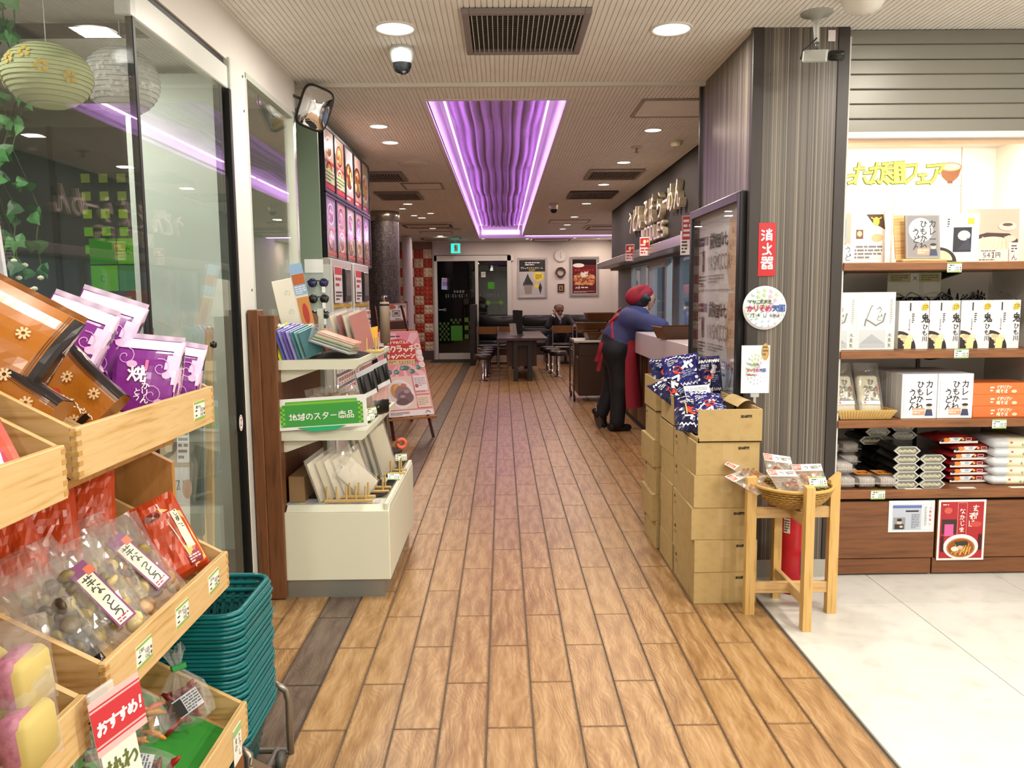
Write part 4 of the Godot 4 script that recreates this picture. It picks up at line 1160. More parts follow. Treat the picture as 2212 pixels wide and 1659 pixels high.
func noodle_counter() -> void:
	var black := mt("15120f", 0.75)
	struct("wall_right_sign", mb().box(Vector3(1.75, 2.25, -8.3), Vector3(0.24, 0.78, 7.3)), black)
	var sg := thing("noodle_shop_sign", "large gold raised noodle shop lettering on the black fascia", "sign", Vector3(1.63, 0, -8.5), -PI / 2)
	var gold := mt("cfc7b0", 0.3, 0.6)
	var x := -1.52
	for ch in "うどん そば らーめん":
		if ch == " ":
			x += 0.13
			continue
		var small: bool = ch == "ー"
		part(sg, "letter", letter_mesh(ch, 0.26, 0.06, 0.024), gold, Vector3(x, 2.17 + (x + 1.5) * 0.01, 0.0))
		x += 0.22 if small else 0.305
	x = -0.66
	for ch in "NOODLES":
		part(sg, "letter", letter_mesh(ch, 0.16, 0.05, 0.017), gold, Vector3(x, 1.99, 0.0))
		x += 0.185
	# steel hood ledge
	var steel := mt("9b938f", 0.28, 0.7)
	struct("trim_4", mb().box(Vector3(1.56, 1.845, -8.5), Vector3(0.26, 0.085, 7.2), 0.004), steel)
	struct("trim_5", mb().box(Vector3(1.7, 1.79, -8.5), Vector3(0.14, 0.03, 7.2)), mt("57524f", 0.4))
	for a in [[1.41, -8.87, 1.875, "red menu sign with food pictures on the steel ledge, farthest of the red signs", 0], [1.405, -7.93, 1.885, "red menu sign on the steel ledge, in the middle", 0], [1.405, -6.12, 1.8, "small white paper sign on the steel ledge near the pillar", 1], [1.385, -5.98, 1.9, "red paper sign next to the pillar, nearest", 2]]:
		var t := thing("ledge_sign", a[3], "sign", Vector3(a[0], a[2], a[1]), -0.5, "paper signs on the steel ledge")
		part(t, "sheet", mb().box(V0, Vector3(0.1, 0.18, 0.003)), mt("e6e0e0", 0.4))
		var p := pr()
		if a[4] == 0: p.rect(-0.045, -0.01, 0.09, 0.09, "b3262c").disc(0.0, 0.045, 0.016, 0.02, "efe3c8").disc(0.03, 0.05, 0.01, 0.014, "e6c080").rows(-0.04, 0.0, 0.08, 0.03, 1, "f3e6e6", 4).rect(-0.045, -0.08, 0.09, 0.06, "e8dcdc").rows(-0.04, -0.075, 0.08, 0.055, 2, "b3262c", 5)
		elif a[4] == 1: p.rows(-0.04, -0.08, 0.05, 0.15, 6, "3a3638", 7).disc(0.03, 0.04, 0.01, 0.02, "26262a")
		else: p.rect(-0.046, -0.085, 0.092, 0.17, "bf2a30").rows(-0.04, -0.07, 0.08, 0.14, 4, "f4eaea", 8).disc(0.03, 0.05, 0.016, 0.022, "e07a2a")
		part(t, "print", p.done(), printed(0.35), Vector3(0, 0, 0.0016))
	# service front: panels and window frames
	var fr := mt("c6c8c8", 0.3, 0.4)
	struct("wall_kitchen_front", mb().box(Vector3(1.8, 0.5, -8.4), Vector3(0.1, 1.0, 7.6)), mt("8a8c8c", 0.5))
	struct("wall_kitchen_panel", mb().box(Vector3(1.78, 1.4, -11.45), Vector3(0.06, 0.8, 1.3)), mt("5f6663", 0.45))
	for a in [[-10.78, -10.1], [-10.05, -9.4]]:
		var w := structs("window_3")
		var m := mb()
		for z in a: m.box(Vector3(1.76, 1.4, z), Vector3(0.05, 0.8, 0.03))
		part(w, "frame", m.box(Vector3(1.76, 1.78, (a[0] + a[1]) / 2), Vector3(0.05, 0.03, 0.7)), fr)
		part(w, "pane", mb().box(Vector3(1.77, 1.4, (a[0] + a[1]) / 2), Vector3(0.006, 0.78, 0.66)), glass("9aa6ad", 0.3))
	var w3 := structs("window_3")
	var m3 := mb()
	m3.box(Vector3(1.72, 1.36, -9.28), Vector3(0.06, 0.76, 0.1), 0.004).box(Vector3(1.72, 1.36, -8.3), Vector3(0.06, 0.76, 0.08), 0.004).box(Vector3(1.72, 1.75, -8.8), Vector3(0.06, 0.07, 1.05), 0.004)
	part(w3, "frame", m3, fr)
	part(w3, "pane", mb().box(Vector3(1.74, 1.36, -8.8), Vector3(0.006, 0.74, 0.92)), glass("9fb0c0", 0.12))
	var w4 := structs("window_4")
	part(w4, "frame", mb().box(Vector3(1.68, 1.4, -7.75), Vector3(0.06, 0.8, 0.07), 0.004).box(Vector3(1.68, 1.4, -6.1), Vector3(0.06, 0.8, 0.05), 0.004), mt("55504f", 0.4))
	part(w4, "pane", mb().box(Vector3(1.7, 1.4, -6.9), Vector3(0.008, 0.78, 1.6)), glass("a4b6c6", 0.1))
	# counter
	var ct := thing("service_counter", "white-topped service counter with a wooden slat front", "counter", Vector3(1.38, 0, -7.7))
	part(ct, "worktop", mb().box(Vector3(0.16, 0.93, 0), Vector3(0.36, 0.22, 4.9), 0.006), mt("d9d0cf", 0.25))
	part(ct, "front_panel", mb().box(Vector3(0.2, 0.43, 0), Vector3(0.2, 0.8, 4.8)), mt("241b14", 0.6))
	for k in 40:
		var g: String = ["7d5b34", "5d3f22", "94703f", "6b4a28", "4a3019"][(k * 7) % 5]
		part(ct, "slat", store_box(Vector3(0.03, 0.76, 0.1)), mt(g, 0.45), Vector3(0.085, 0.06, 2.36 - k * 0.121))
	part(ct, "plinth", mb().box(Vector3(0.2, 0.03, 0), Vector3(0.22, 0.06, 4.8)), mt("1a1512", 0.6))
	var ps := pr()
	ps.rect(-0.1, -0.06, 0.2, 0.12, "c9a15a").rect(-0.1, 0.0, 0.2, 0.06, "8fa0b4").rect(-0.03, -0.05, 0.06, 0.06, "9a5a2c").disc(0.04, -0.02, 0.03, 0.02, "e6d0a0")
	var pc := thing("counter_picture", "small photo card stuck on the white counter front", "card", Vector3(1.3785, 0.93, -6.05), -PI / 2)
	part(pc, "card", mb().box(V0, Vector3(0.2, 0.12, 0.002)), mt("dcd8d4", 0.4))
	part(pc, "print", ps.done(), printed(), Vector3(0, 0, 0.0012))
	var tr := thing("brown_tray", "brown plastic serving tray standing on the white counter", "tray", Vector3(1.5, 1.041, -6.75), 0.12, "brown serving trays")
	tray_parts(tr)
	for a in [[Vector3(1.33, 1.07, -10.9), Vector3(0, 0.05, 0), "uppermost on the tilted rack of the cart"], [Vector3(1.2, 0.945, -10.85), Vector3(0, -0.05, 0), "second on the tilted rack of the cart"], [Vector3(1.3, 0.8205, -10.75), Vector3(0, 0.1, 0), "lowest, lying on the cart"]]:
		copy(tr, "brown plastic serving tray, " + a[2], a[0], a[1])
	var st := thing("leaflet_stand", "small stand of leaflets on the counter beside the pillar", "stand", Vector3(1.46, 1.041, -5.75), -0.5)
	part(st, "holder", mb().box(Vector3(0, 0.05, 0), Vector3(0.11, 0.1, 0.05), 0.002), glass("d8cfd0", 0.35))
	for k in 3: part(st, "leaflet", mb().box(Vector3(0, 0.1, 0), Vector3(0.09, 0.2, 0.002)), mt(["d9cfc8", "b98f86", "e2d9d4"][k], 0.5), Vector3(0.004 * k, 0.006, 0.012 - 0.012 * k), Vector3(-0.1, 0, 0.03 * k))
	# tray return cart
	var c := thing("tray_cart", "brown tray return cart on casters beside the counter", "cart", Vector3(1.2, 0, -10.85))
	part(c, "body", mb().box(Vector3(0.03, 0.43, 0), Vector3(0.46, 0.7, 0.62), 0.012), mt("3d2a20", 0.35))
	part(c, "top", mb().box(Vector3(0.01, 0.805, 0), Vector3(0.54, 0.03, 0.7), 0.006), mt("b9bba6", 0.3))
	part(c, "door_seam", mb().box(Vector3(0.03, 0.62, 0.311), Vector3(0.44, 0.006, 0.004)), mt("1a1411", 0.5))
	for y in [0.53, 0.69]: part(c, "rivet", mb().cyl(V0, Vector3(0, 0, 0.004), 0.008, -1, 10), mt("8a8480", 0.3, 0.8), Vector3(0.08, y, 0.31))
	for y: float in [0.59, 0.78]: part(c, "grip", mb().box(Vector3(-0.205, y, 0.2), Vector3(0.016, 0.03, 0.18), 0.004), mt("8d8580", 0.3, 0.5))
	var pole := mt("6a5a50", 0.3, 0.6)
	part(c, "side_rail", mb().smooth().tube([Vector3(-0.26, 0.06, 0.3), Vector3(-0.26, 0.8, 0.3), Vector3(-0.26, 0.82, 0.28), Vector3(-0.26, 0.82, -0.28), Vector3(-0.26, 0.8, -0.3), Vector3(-0.26, 0.06, -0.3)], 0.011, 8), pole)
	part(c, "cross_bar", mb().tube([Vector3(-0.26, 0.2, -0.3), Vector3(-0.26, 0.2, 0.3)], 0.009, 8), pole)
	part(c, "cross_bar", mb().tube([Vector3(-0.26, 0.68, -0.3), Vector3(-0.26, 0.68, 0.3)], 0.009, 8), pole)
	var wheel := mb().smooth().tube([Vector3(-0.012, 0.045, 0), Vector3(0.012, 0.045, 0)], 0.045, 16).done()
	for wx: float in [-0.25, 0.2]:
		for wz: float in [-0.27, 0.27]: part(c, "caster", wheel, mt("1a1a1b", 0.4), Vector3(wx, 0.001, wz))
	part(c, "rack_plate", mb().box(Vector3(0, 0.19, 0), Vector3(0.03, 0.38, 0.3), 0.004), mt("a29c98", 0.3, 0.5), Vector3(0.16, 0.82, 0.2), Vector3(0, 0.2, -0.62))
	part(c, "rack_plate", mb().box(Vector3(0, 0.08, 0), Vector3(0.03, 0.16, 0.3), 0.004), mt("857f7b", 0.3, 0.5), Vector3(0.06, 0.82, 0.2), Vector3(0, 0.2, -0.62))
	# kitchen
	var k := thing("kitchen_bench", "stainless kitchen bench seen through the service windows", "bench", Vector3(2.5, 0, -8.6))
	part(k, "top", mb().box(Vector3(0, 0.86, 0), Vector3(0.7, 0.04, 5.0), 0.005), mt("a9b2b8", 0.25, 0.8))
	part(k, "cabinet", mb().box(Vector3(0, 0.42, 0), Vector3(0.64, 0.82, 4.9)), mt("7f8890", 0.35, 0.5))
	for a in [["steel stock pot on the kitchen bench", -0.4, 0.2, 0.34], ["squat steel pot on the kitchen bench", 0.6, 0.16, 0.22], ["tall steel boiler on the kitchen bench", -1.4, 0.22, 0.44]]:
		solid("stock_pot", a[0], "pot", mb().smooth().lathe(V0, [Vector2(a[2] * 0.97, a[3]), Vector2(a[2], a[3]), Vector2(a[2], 0.0), Vector2(0.001, 0.0)], 24), mt("b4bcc2", 0.2, 0.9), Vector3(2.5, 0.88, -8.6 + a[1]), V0, "pots in the kitchen")
	var sh := thing("kitchen_shelf", "wall shelf with boxes at the back of the kitchen", "shelf", Vector3(4.05, 1.35, -8.6))
	part(sh, "board", mb().box(V0, Vector3(0.3, 0.03, 4.5)), mt("8b949a", 0.3, 0.6))
	for i in 14: part(sh, "container", bxm(Vector3(0.2, 0.12 + 0.05 * (i % 3), 0.2), 0.01), mt(["5c6a78", "7d8994", "46525e", "98a4ae", "3c464f"][i % 5], 0.5), Vector3(0, 0.015, -2.0 + i * 0.3))
	var tl := thing("tube_light", "bright fluorescent tube light on the kitchen ceiling", "light", Vector3(2.6, 2.575, -7.4))
	part(tl, "housing", mb().box(Vector3(0, 0.04, 0), Vector3(0.12, 0.05, 1.25), 0.005), mt("d5dade", 0.4))
	part(tl, "tube", mb().smooth().tube([Vector3(0, 0, -0.6), Vector3(0, 0, 0.6)], 0.016, 10), glow("eef6ff", 5.0))
	area(Vector3(2.6, 2.55, -7.4), Vector3.DOWN, Vector2(0.05, 1.2), 4.0, COOL)
	copy(tl, "fluorescent tube light deeper in the kitchen", Vector3(2.6, 2.575, -10.2))
	area(Vector3(2.6, 2.55, -10.2), Vector3.DOWN, Vector2(0.05, 1.2), 3.0, COOL)

func store_box(s: Vector3) -> Mesh:
	return bxm(s, 0.004)

func tray_parts(t: Node3D) -> void:
	var m := mb()
	var w := 0.2; var l := 0.15; var h := 0.1
	var a := [Vector3(-w * 0.8, 0, l * 0.8), Vector3(w * 0.8, 0, l * 0.8), Vector3(w * 0.8, 0, -l * 0.8), Vector3(-w * 0.8, 0, -l * 0.8)]
	var b := [Vector3(-w, h, l), Vector3(w, h, l), Vector3(w, h, -l), Vector3(-w, h, -l)]
	for k in 4:
		m.quad(a[k], a[(k + 1) % 4], b[(k + 1) % 4], b[k])
		m.quad(a[k] * 0.96 + Vector3(0, 0.004, 0), b[k] * 0.97, b[(k + 1) % 4] * 0.97, a[(k + 1) % 4] * 0.96 + Vector3(0, 0.004, 0))
	m.quad(a[0], a[3], a[2], a[1])
	m.quad(a[0] + Vector3(0, 0.004, 0), a[1] + Vector3(0, 0.004, 0), a[2] + Vector3(0, 0.004, 0), a[3] + Vector3(0, 0.004, 0))
	part(t, "body", m, mt("553417", 0.28))
	var rim := []
	for k in 5: rim.append(b[k % 4])
	part(t, "rim", mb().tube(rim, 0.007, 6, false), mt("5d3a1b", 0.28))

# ---------------------------------------------------------------- soft bags
func pillow_pt(u: float, v: float, side: float, w: float, h: float, t: float, cr: float, n: FastNoiseLite) -> Vector3:
	var a := clampf(1.0 - pow(absf(u), 3.0), 0.0, 1.0)
	var b := clampf(1.0 - pow(absf(v), 4.0), 0.0, 1.0)
	var d := sqrt(a) * sqrt(b)
	var q := n.get_noise_3d(u * 40.0, v * 40.0, side * 60.0)
	var e := absf(n.get_noise_3d(u * 75.0 + 9.0, v * 75.0, side * 80.0))
	return Vector3(u * w / 2 * (1.0 - 0.07 * (1.0 - absf(v)) * d + cr * 0.05 * q), (v + 1.0) * h / 2, side * (t / 2 * d + cr * t * (q * 0.35 - e * 0.35) * minf(1.0, d * 2.0) + 0.0006))

func pillow(w: float, h: float, t: float, cr := 0.3, seed_ := 1, k := 16, flat := false) -> ArrayMesh:
	var n := FastNoiseLite.new()
	n.seed = seed_
	n.frequency = 0.02
	n.fractal_octaves = 2
	var m := mb()
	if not flat: m.smooth()
	m.sheet(func(u, v): return pillow_pt(2.0 * u - 1.0, 2.0 * v - 1.0, 1.0, w, h, t, cr, n), k, k)
	m.sheet(func(u, v): return pillow_pt(1.0 - 2.0 * u, 2.0 * v - 1.0, -1.0, w, h, t, cr, n), k, k)
	return m.done()

# a print laid on the front of such a bag; coordinates in metres, x from the middle, y from the foot
func bag_print(w: float, h: float, t: float, cr := 0.3, seed_ := 1) -> PR:
	var n := FastNoiseLite.new()
	n.seed = seed_
	n.frequency = 0.02
	n.fractal_octaves = 2
	var p := pr()
	p.warp = func(x: float, y: float, z: float) -> Vector3:
		return pillow_pt(clampf(2.0 * x / w, -1, 1), clampf(2.0 * y / h - 1.0, -1, 1), 1.0, w, h, t, cr, n) + Vector3(0, 0, z + 0.0012)
	p.sub = 8
	return p

func price_tag(at: Vector3, turn: Vector3, label: String, big := 1.0, name_text := "") -> Node3D:
	var t := thing("price_tag", label, "price tag", at, 0.0, "white price tags with green edges")
	t.rotation = turn
	var w := 0.07 * big; var h := 0.046 * big
	part(t, "card", mb().box(V0, Vector3(w, h, 0.0015)), mt("eceee8", 0.4))
	var p := pr()
	p.rect(-w / 2, h * 0.38, w, h * 0.12, "86b04a").rect(-w / 2, -h * 0.5, w, h * 0.12, "86b04a")
	if name_text: p.text(name_text, -w * 0.35, h * 0.14, h * 0.17, "2d2d2d", 0.12, false, 0.9)
	else: p.rows(-w * 0.35, h * 0.14, w * 0.6, h * 0.2, 1, "2d2d2d", int(at.x * 100) + 3)
	p.rows(-w * 0.42, -h * 0.06, w * 0.28, h * 0.16, 1, "3a3a3a", 4).rows(-w * 0.42, -h * 0.32, w * 0.28, h * 0.16, 1, "3a3a3a", 5)
	p.text("500", w * 0.02, -h * 0.08, h * 0.18, "2d2d2d", 0.13).text("540", w * 0.02, -h * 0.33, h * 0.18, "2d2d2d", 0.13).rect(w * 0.36, -h * 0.07, h * 0.12, h * 0.14, "555555").rect(w * 0.36, -h * 0.31, h * 0.12, h * 0.14, "555555")
	part(t, "print", p.done(), printed(), Vector3(0, 0, 0.0008))
	return t

# ---------------------------------------------------------------- striped pillar and what hangs on it
func pillar_things() -> void:
	var pl := structs("wall_pillar")
	part(pl, "striped_panel", mb().box(Vector3(1.41, 1.365, -4.35), Vector3(0.43, 2.55, 1.0)), mats["striped"])
	for a in [[1.205, -3.862], [1.605, -3.862], [1.19, -4.86]]: part(pl, "corner_trim", mb().box(Vector3(a[0], 1.365, a[1]), Vector3(0.055 if a[1] > -4 else 0.02, 2.55, 0.035), 0.003), mt("2b2422", 0.45))
	part(pl, "base_board", mb().box(Vector3(1.41, 0.045, -4.35), Vector3(0.44, 0.09, 1.01)), mt("a9a69e", 0.4))
	struct("wall_right_pillar_back", mb().box(Vector3(2.7, 1.32, -4.8), Vector3(2.2, 2.64, 0.3)), mt("8d8a86", 0.6))
	# lit poster case on the left side
	var t := thing("poster_case", "black-framed glazed poster case on the side of the striped pillar", "poster case", Vector3(1.192, 1.352, -4.41), -PI / 2)
	var m := mb()
	for s: float in [-1, 1]:
		m.box(Vector3(s * 0.49, 0, 0.02), Vector3(0.05, 1.11, 0.05), 0.005); m.box(Vector3(0, s * 0.53, 0.02), Vector3(0.94, 0.05, 0.05), 0.005)
	part(t, "frame", m, mt("16171a", 0.35))
	part(t, "back_panel", mb().box(Vector3(0, 0, -0.002), Vector3(0.95, 1.02, 0.006)), mt("c9c9c9", 0.5))
	part(t, "glass_pane", mb().box(Vector3(0, 0, 0.034), Vector3(0.93, 1.01, 0.004)), glass("d0d4d6", 0.03))
	for k in 2:
		var po := part(t, "poster", mb().box(V0, Vector3(0.9, 0.37, 0.002)), mt("e2dedf", 0.45), Vector3(0, 0.27 - 0.385 * k, 0.004))
		var p := pr()
		p.disc(0.36, -0.02, 0.2, 0.19, "c9a384", 28, 1.2, TAU - 1.2).poly([V2(0.22, -0.18), V2(0.45, -0.18), V2(0.45, 0.18), V2(0.22, 0.18), V2(0.17, 0.05), V2(0.17, -0.08)], "d3b295")
		for j in 14: p.disc(0.32 + 0.09 * sin(j * 2.7), 0.13 * cos(j * 1.9), 0.022, 0.016, ["c29c7a", "b98f6c", "d0ad8c"][j % 3], 12)
		p.rect(-0.42, 0.07, 0.2, 0.05, "5d3a50").rows(-0.4, 0.085, 0.16, 0.02, 1, "cbb8c4", 3).rect(-0.34, -0.08, 0.06, 0.12, "4a2a26").rows(-0.42, -0.16, 0.17, 0.06, 3, "5c585a", 9).rect(-0.41, 0.03, 0.15, 0.004, "55504f").rect(-0.41, -0.165, 0.15, 0.004, "55504f")
		var x := -0.18
		for ch in "煎餅屋仙七":
			p.text(ch, x, 0.05, 0.078, "2b2726", 0.13)
			x += 0.072
		p.text("×", -0.06, -0.0, 0.03, "5a5556", 0.08).text("YASMOCCA", -0.22, -0.075, 0.085, "5b5557", 0.07, false, 1.0, 1.0).rows(-0.2, -0.15, 0.32, 0.05, 3, "9a9496", 12)
		part(po, "print", p.done(), printed(0.4), Vector3(0, 0, 0.001))
	var notes := pr()
	notes.rect(-0.41, -0.33, 0.25, 0.12, "8fb548").rows(-0.39, -0.31, 0.2, 0.07, 3, "4d6a24", 4).rect(-0.41, -0.49, 0.25, 0.14, "dcd9d4").disc(-0.2, -0.42, 0.05, 0.06, "b58a68").text("1", -0.38, -0.44, 0.05, "333333", 0.13).rows(-0.33, -0.41, 0.1, 0.02, 1, "444444", 3)
	notes.rect(-0.13, -0.38, 0.1, 0.17, "e8a6b0").rect(-0.12, -0.34, 0.08, 0.08, "c63a54").rows(-0.11, -0.32, 0.06, 0.04, 1, "f6e0e4", 2).disc(0.16, -0.33, 0.13, 0.13, "c9d8e8").text("かりそめ天国", 0.04, -0.34, 0.04, "a0305c", 0.14).rows(0.06, -0.39, 0.2, 0.03, 1, "4a4f66", 5)
	part(t, "notices", notes.done(), printed(), Vector3(0, 0, 0.003))
	# red fire extinguisher sign
	t = thing("fire_sign", "red plate with white vertical lettering on the striped pillar", "sign", Vector3(1.266, 1.62, -3.8435))
	part(t, "plate", mb().box(V0, Vector3(0.083, 0.252, 0.003), 0.001), mt("c01f2a", 0.3))
	part(t, "print", pr().text("消火器", -0.026, 0.044, 0.052, "f4eeee", 0.15, true, 1.0, 1.28).done(), printed(0.35), Vector3(0, 0, 0.0016))
	t = thing("round_notice", "round pastel paper notice with blue and red lettering on the pillar", "notice", Vector3(1.26, 1.343, -3.838))
	part(t, "disc", mb().smooth().lathe(V0, [Vector2(0.0005, 0.001), Vector2(0.105, 0.001), Vector2(0.105, -0.001), Vector2(0.0005, -0.001)], 40), mt("f0f0f2", 0.45), V0, Vector3(PI / 2, 0, 0))
	part(t, "print", tv_print(0.1).done(), printed(), Vector3(0, 0, 0.0012))
	t = thing("clip_card", "white card with a pastel oval held by a clear clip over the cartons", "card", Vector3(1.185, 0.9, -3.72))
	part(t, "card", mb().box(Vector3(0, 0.158, 0), Vector3(0.133, 0.225, 0.001)), mt("eef0f4", 0.45))
	var tp := tv_print(0.08, 0.62)
	part(t, "print", tp.done(), printed(), Vector3(0, 0.16, 0.0012))
	part(t, "leaf_cutout", pr().disc(0.045, 0.0, 0.018, 0.04, "b99a62").rows(0.032, -0.02, 0.025, 0.05, 3, "7a5c2c", 3).done(), printed(), Vector3(0, 0.24, 0.002))
	part(t, "clip", mb().box(Vector3(0, 0.035, 0), Vector3(0.04, 0.018, 0.012), 0.003), glass("e6eaee", 0.35, 0.1))
	part(t, "stem", mb().cyl(Vector3(0.0, -0.02, 0), Vector3(0.0, 0.03, 0), 0.006, -1, 10), glass("e6eaee", 0.4, 0.1))
	solid("small_notice", "tiny white paper notice at the top of the striped pillar", "notice", mb().box(V0, Vector3(0.034, 0.05, 0.002)), mt("e2d9de", 0.5), Vector3(1.545, 2.6, -3.846))
	# fire extinguisher behind the stand
	t = thing("fire_extinguisher", "red fire extinguisher standing behind the wooden basket stand", "fire extinguisher", Vector3(1.37, 0, -3.67))
	part(t, "cylinder", mb().smooth().lathe(V0, [Vector2(0.001, 0.48), Vector2(0.035, 0.478), Vector2(0.07, 0.455), Vector2(0.083, 0.42), Vector2(0.083, 0.06), Vector2(0.075, 0.045), Vector2(0.066, 0.04), Vector2(0.066, 0.0), Vector2(0.001, 0.0)], 36), mt("c2202d", 0.25))
	part(t, "valve", mb().cyl(Vector3(0, 0.48, 0), Vector3(0, 0.53, 0), 0.02), mt("3b3b3b", 0.4, 0.5))
	part(t, "hose", mb().smooth().tube([Vector3(-0.02, 0.51, 0.0), Vector3(-0.085, 0.45, 0.02), Vector3(-0.1, 0.3, 0.02), Vector3(-0.098, 0.12, 0.02)], 0.009, 8), mt("181818", 0.5))
	part(t, "nozzle", mb().cyl(Vector3(-0.098, 0.12, 0.02), Vector3(-0.1, 0.2, 0.02), 0.012), mt("d8d2b0", 0.5))
	var lb := pr()
	lb.warp = func(x: float, y: float, z: float) -> Vector3: return Vector3(sin(x / 0.083) * (0.0835 + z), y, cos(x / 0.083) * (0.0835 + z))
	lb.sub = 6
	lb.disc(0.035, 0.36, 0.03, 0.03, "2b2b2d").disc(0.035, 0.36, 0.023, 0.023, "c8c8cc").disc(0.035, 0.36, 0.012, 0.012, "55555a").text("OSS", 0.012, 0.29, 0.024, "f2e9e9", 0.16).text("RY", 0.012, 0.262, 0.024, "f2e9e9", 0.16).rect(-0.075, 0.3, 0.03, 0.07, "e6e0dc").rows(-0.072, 0.305, 0.024, 0.06, 5, "5a5458", 4).rect(0.005, 0.1, 0.02, 0.12, "2b3a8a").disc(0.025, 0.16, 0.012, 0.06, "2b3a8a")
	part(t, "label_print", lb.done(), printed(0.3))

# pastel mosaic with lettering, radius r; squeeze narrows it
func tv_print(r: float, squeeze := 1.0) -> PR:
	var p := pr()
	var rr := RandomNumberGenerator.new()
	rr.seed = 21
	p.disc(0, 0, r * 0.93 * squeeze, r * 0.93, "f3f4f8")
	for ring in [[0.84, 17], [0.62, 13], [0.4, 9], [0.18, 5]]:
		for k in ring[1]:
			var a: float = TAU * k / ring[1] + ring[0]
			var o: Vector2 = Vector2(cos(a) * squeeze, sin(a)) * r * ring[0]
			var hue: String = ["9ccaa6", "9cc4dc", "b4acd8", "dcb2c6", "b4d094"][int((o.angle() + PI) * 0.8 + rr.randf()) % 5]
			p.disc(o.x, o.y, r * 0.105 * squeeze, r * 0.105, hue, 6, a)
	p.text("マツコ&有吉", -r * 0.82 * squeeze, r * 0.2, r * 0.2 * (squeeze + 0.0), "2f3a4a", 0.13, false, 1.0, 1.02)
	p.text("かりそめ", -r * 0.86 * squeeze, -r * 0.16, r * 0.3 * squeeze, "b02a5c", 0.17, false, 0.95, 1.02).text("天国", r * 0.34 * squeeze, -r * 0.16, r * 0.32 * squeeze, "24519e", 0.17, false, 0.95, 1.0)
	if squeeze > 0.9: p.text("2018.12.5放送!!", -r * 0.72, -r * 0.44, r * 0.17, "2c2f3a", 0.12, false, 1.0, 1.05)
	else: p.rows(-r * 0.5, -r * 0.42, r * 0.95, r * 0.14, 1, "a02a5c", 4)
	return p

# ---------------------------------------------------------------- cartons with navy snack bags
func carton(t: Node3D, w: float, h: float, d: float, marks := true) -> void:
	part(t, "body", mb().box(Vector3(0, h / 2, 0), Vector3(w, h, d), 0.002), mats["carton"])
	part(t, "tape", mb().box(Vector3(0.0, h * 0.72, d / 2 + 0.0003), Vector3(0.05, h * 0.5, 0.0006)), mt("b9a06e", 0.35))
	if marks:
		part(t, "print", pr().text("賞味期限", w * 0.16, h * 0.78, 0.013, "2e2718", 0.16, false, 1.0, 0.98).done(), printed(0.7), Vector3(0, 0, d / 2 + 0.0003))
		part(t, "side_print", pr().rect(-d * 0.42, h * 0.72, 0.03, 0.014, "4a3e26").rows(-d * 0.42, h * 0.5, 0.05, 0.02, 2, "8a7850", 3).done(), printed(0.7), Vector3(-w / 2 - 0.0003, 0, 0), Vector3(0, -PI / 2, 0))

func open_carton(t: Node3D, w: float, h: float, d: float, cut: bool) -> void:
	var th := 0.006
	var c: Material = mats["carton"]
	part(t, "bottom_panel", mb().box(Vector3(0, th / 2, 0), Vector3(w, th, d)), c)
	part(t, "front_panel", mb().box(Vector3(0, h / 2, d / 2 - th / 2), Vector3(w, h, th), 0.001), c)
	part(t, "back_panel", mb().box(Vector3(0, h / 2, -d / 2 + th / 2), Vector3(w, h, th), 0.001), c)
	part(t, "side_panel", mb().box(Vector3(w / 2 - th / 2, h / 2, 0), Vector3(th, h, d - 2 * th), 0.001), c)
	if cut:
		part(t, "side_panel", mb().prism(PackedVector2Array([V2(-d / 2, 0), V2(d / 2, 0), V2(d / 2, 0.02), V2(0.05, 0.02), V2(-0.05, h * 0.96), V2(-d / 2, h)]), -th / 2, th / 2), c, Vector3(-w / 2 + th / 2, 0, 0), Vector3(0, -PI / 2, 0))
		part(t, "flap", mb().smooth().sheet(func(u, v): return Vector3(-0.02 + 0.1 * v, h - 0.01 + 0.03 * sin(PI * v), (u - 0.5) * d * 0.6), 4, 8), c, Vector3(w / 2 - 0.05, 0, -0.06))
	else: part(t, "side_panel", mb().box(Vector3(-w / 2 + th / 2, h / 2, 0), Vector3(th, h, d - 2 * th), 0.001), c)
	part(t, "print", pr().text("賞味期限", w * 0.16, h * 0.74, 0.013, "2e2718", 0.16, false, 1.0, 0.98).done(), printed(0.7), Vector3(0, 0, d / 2 + 0.0003))

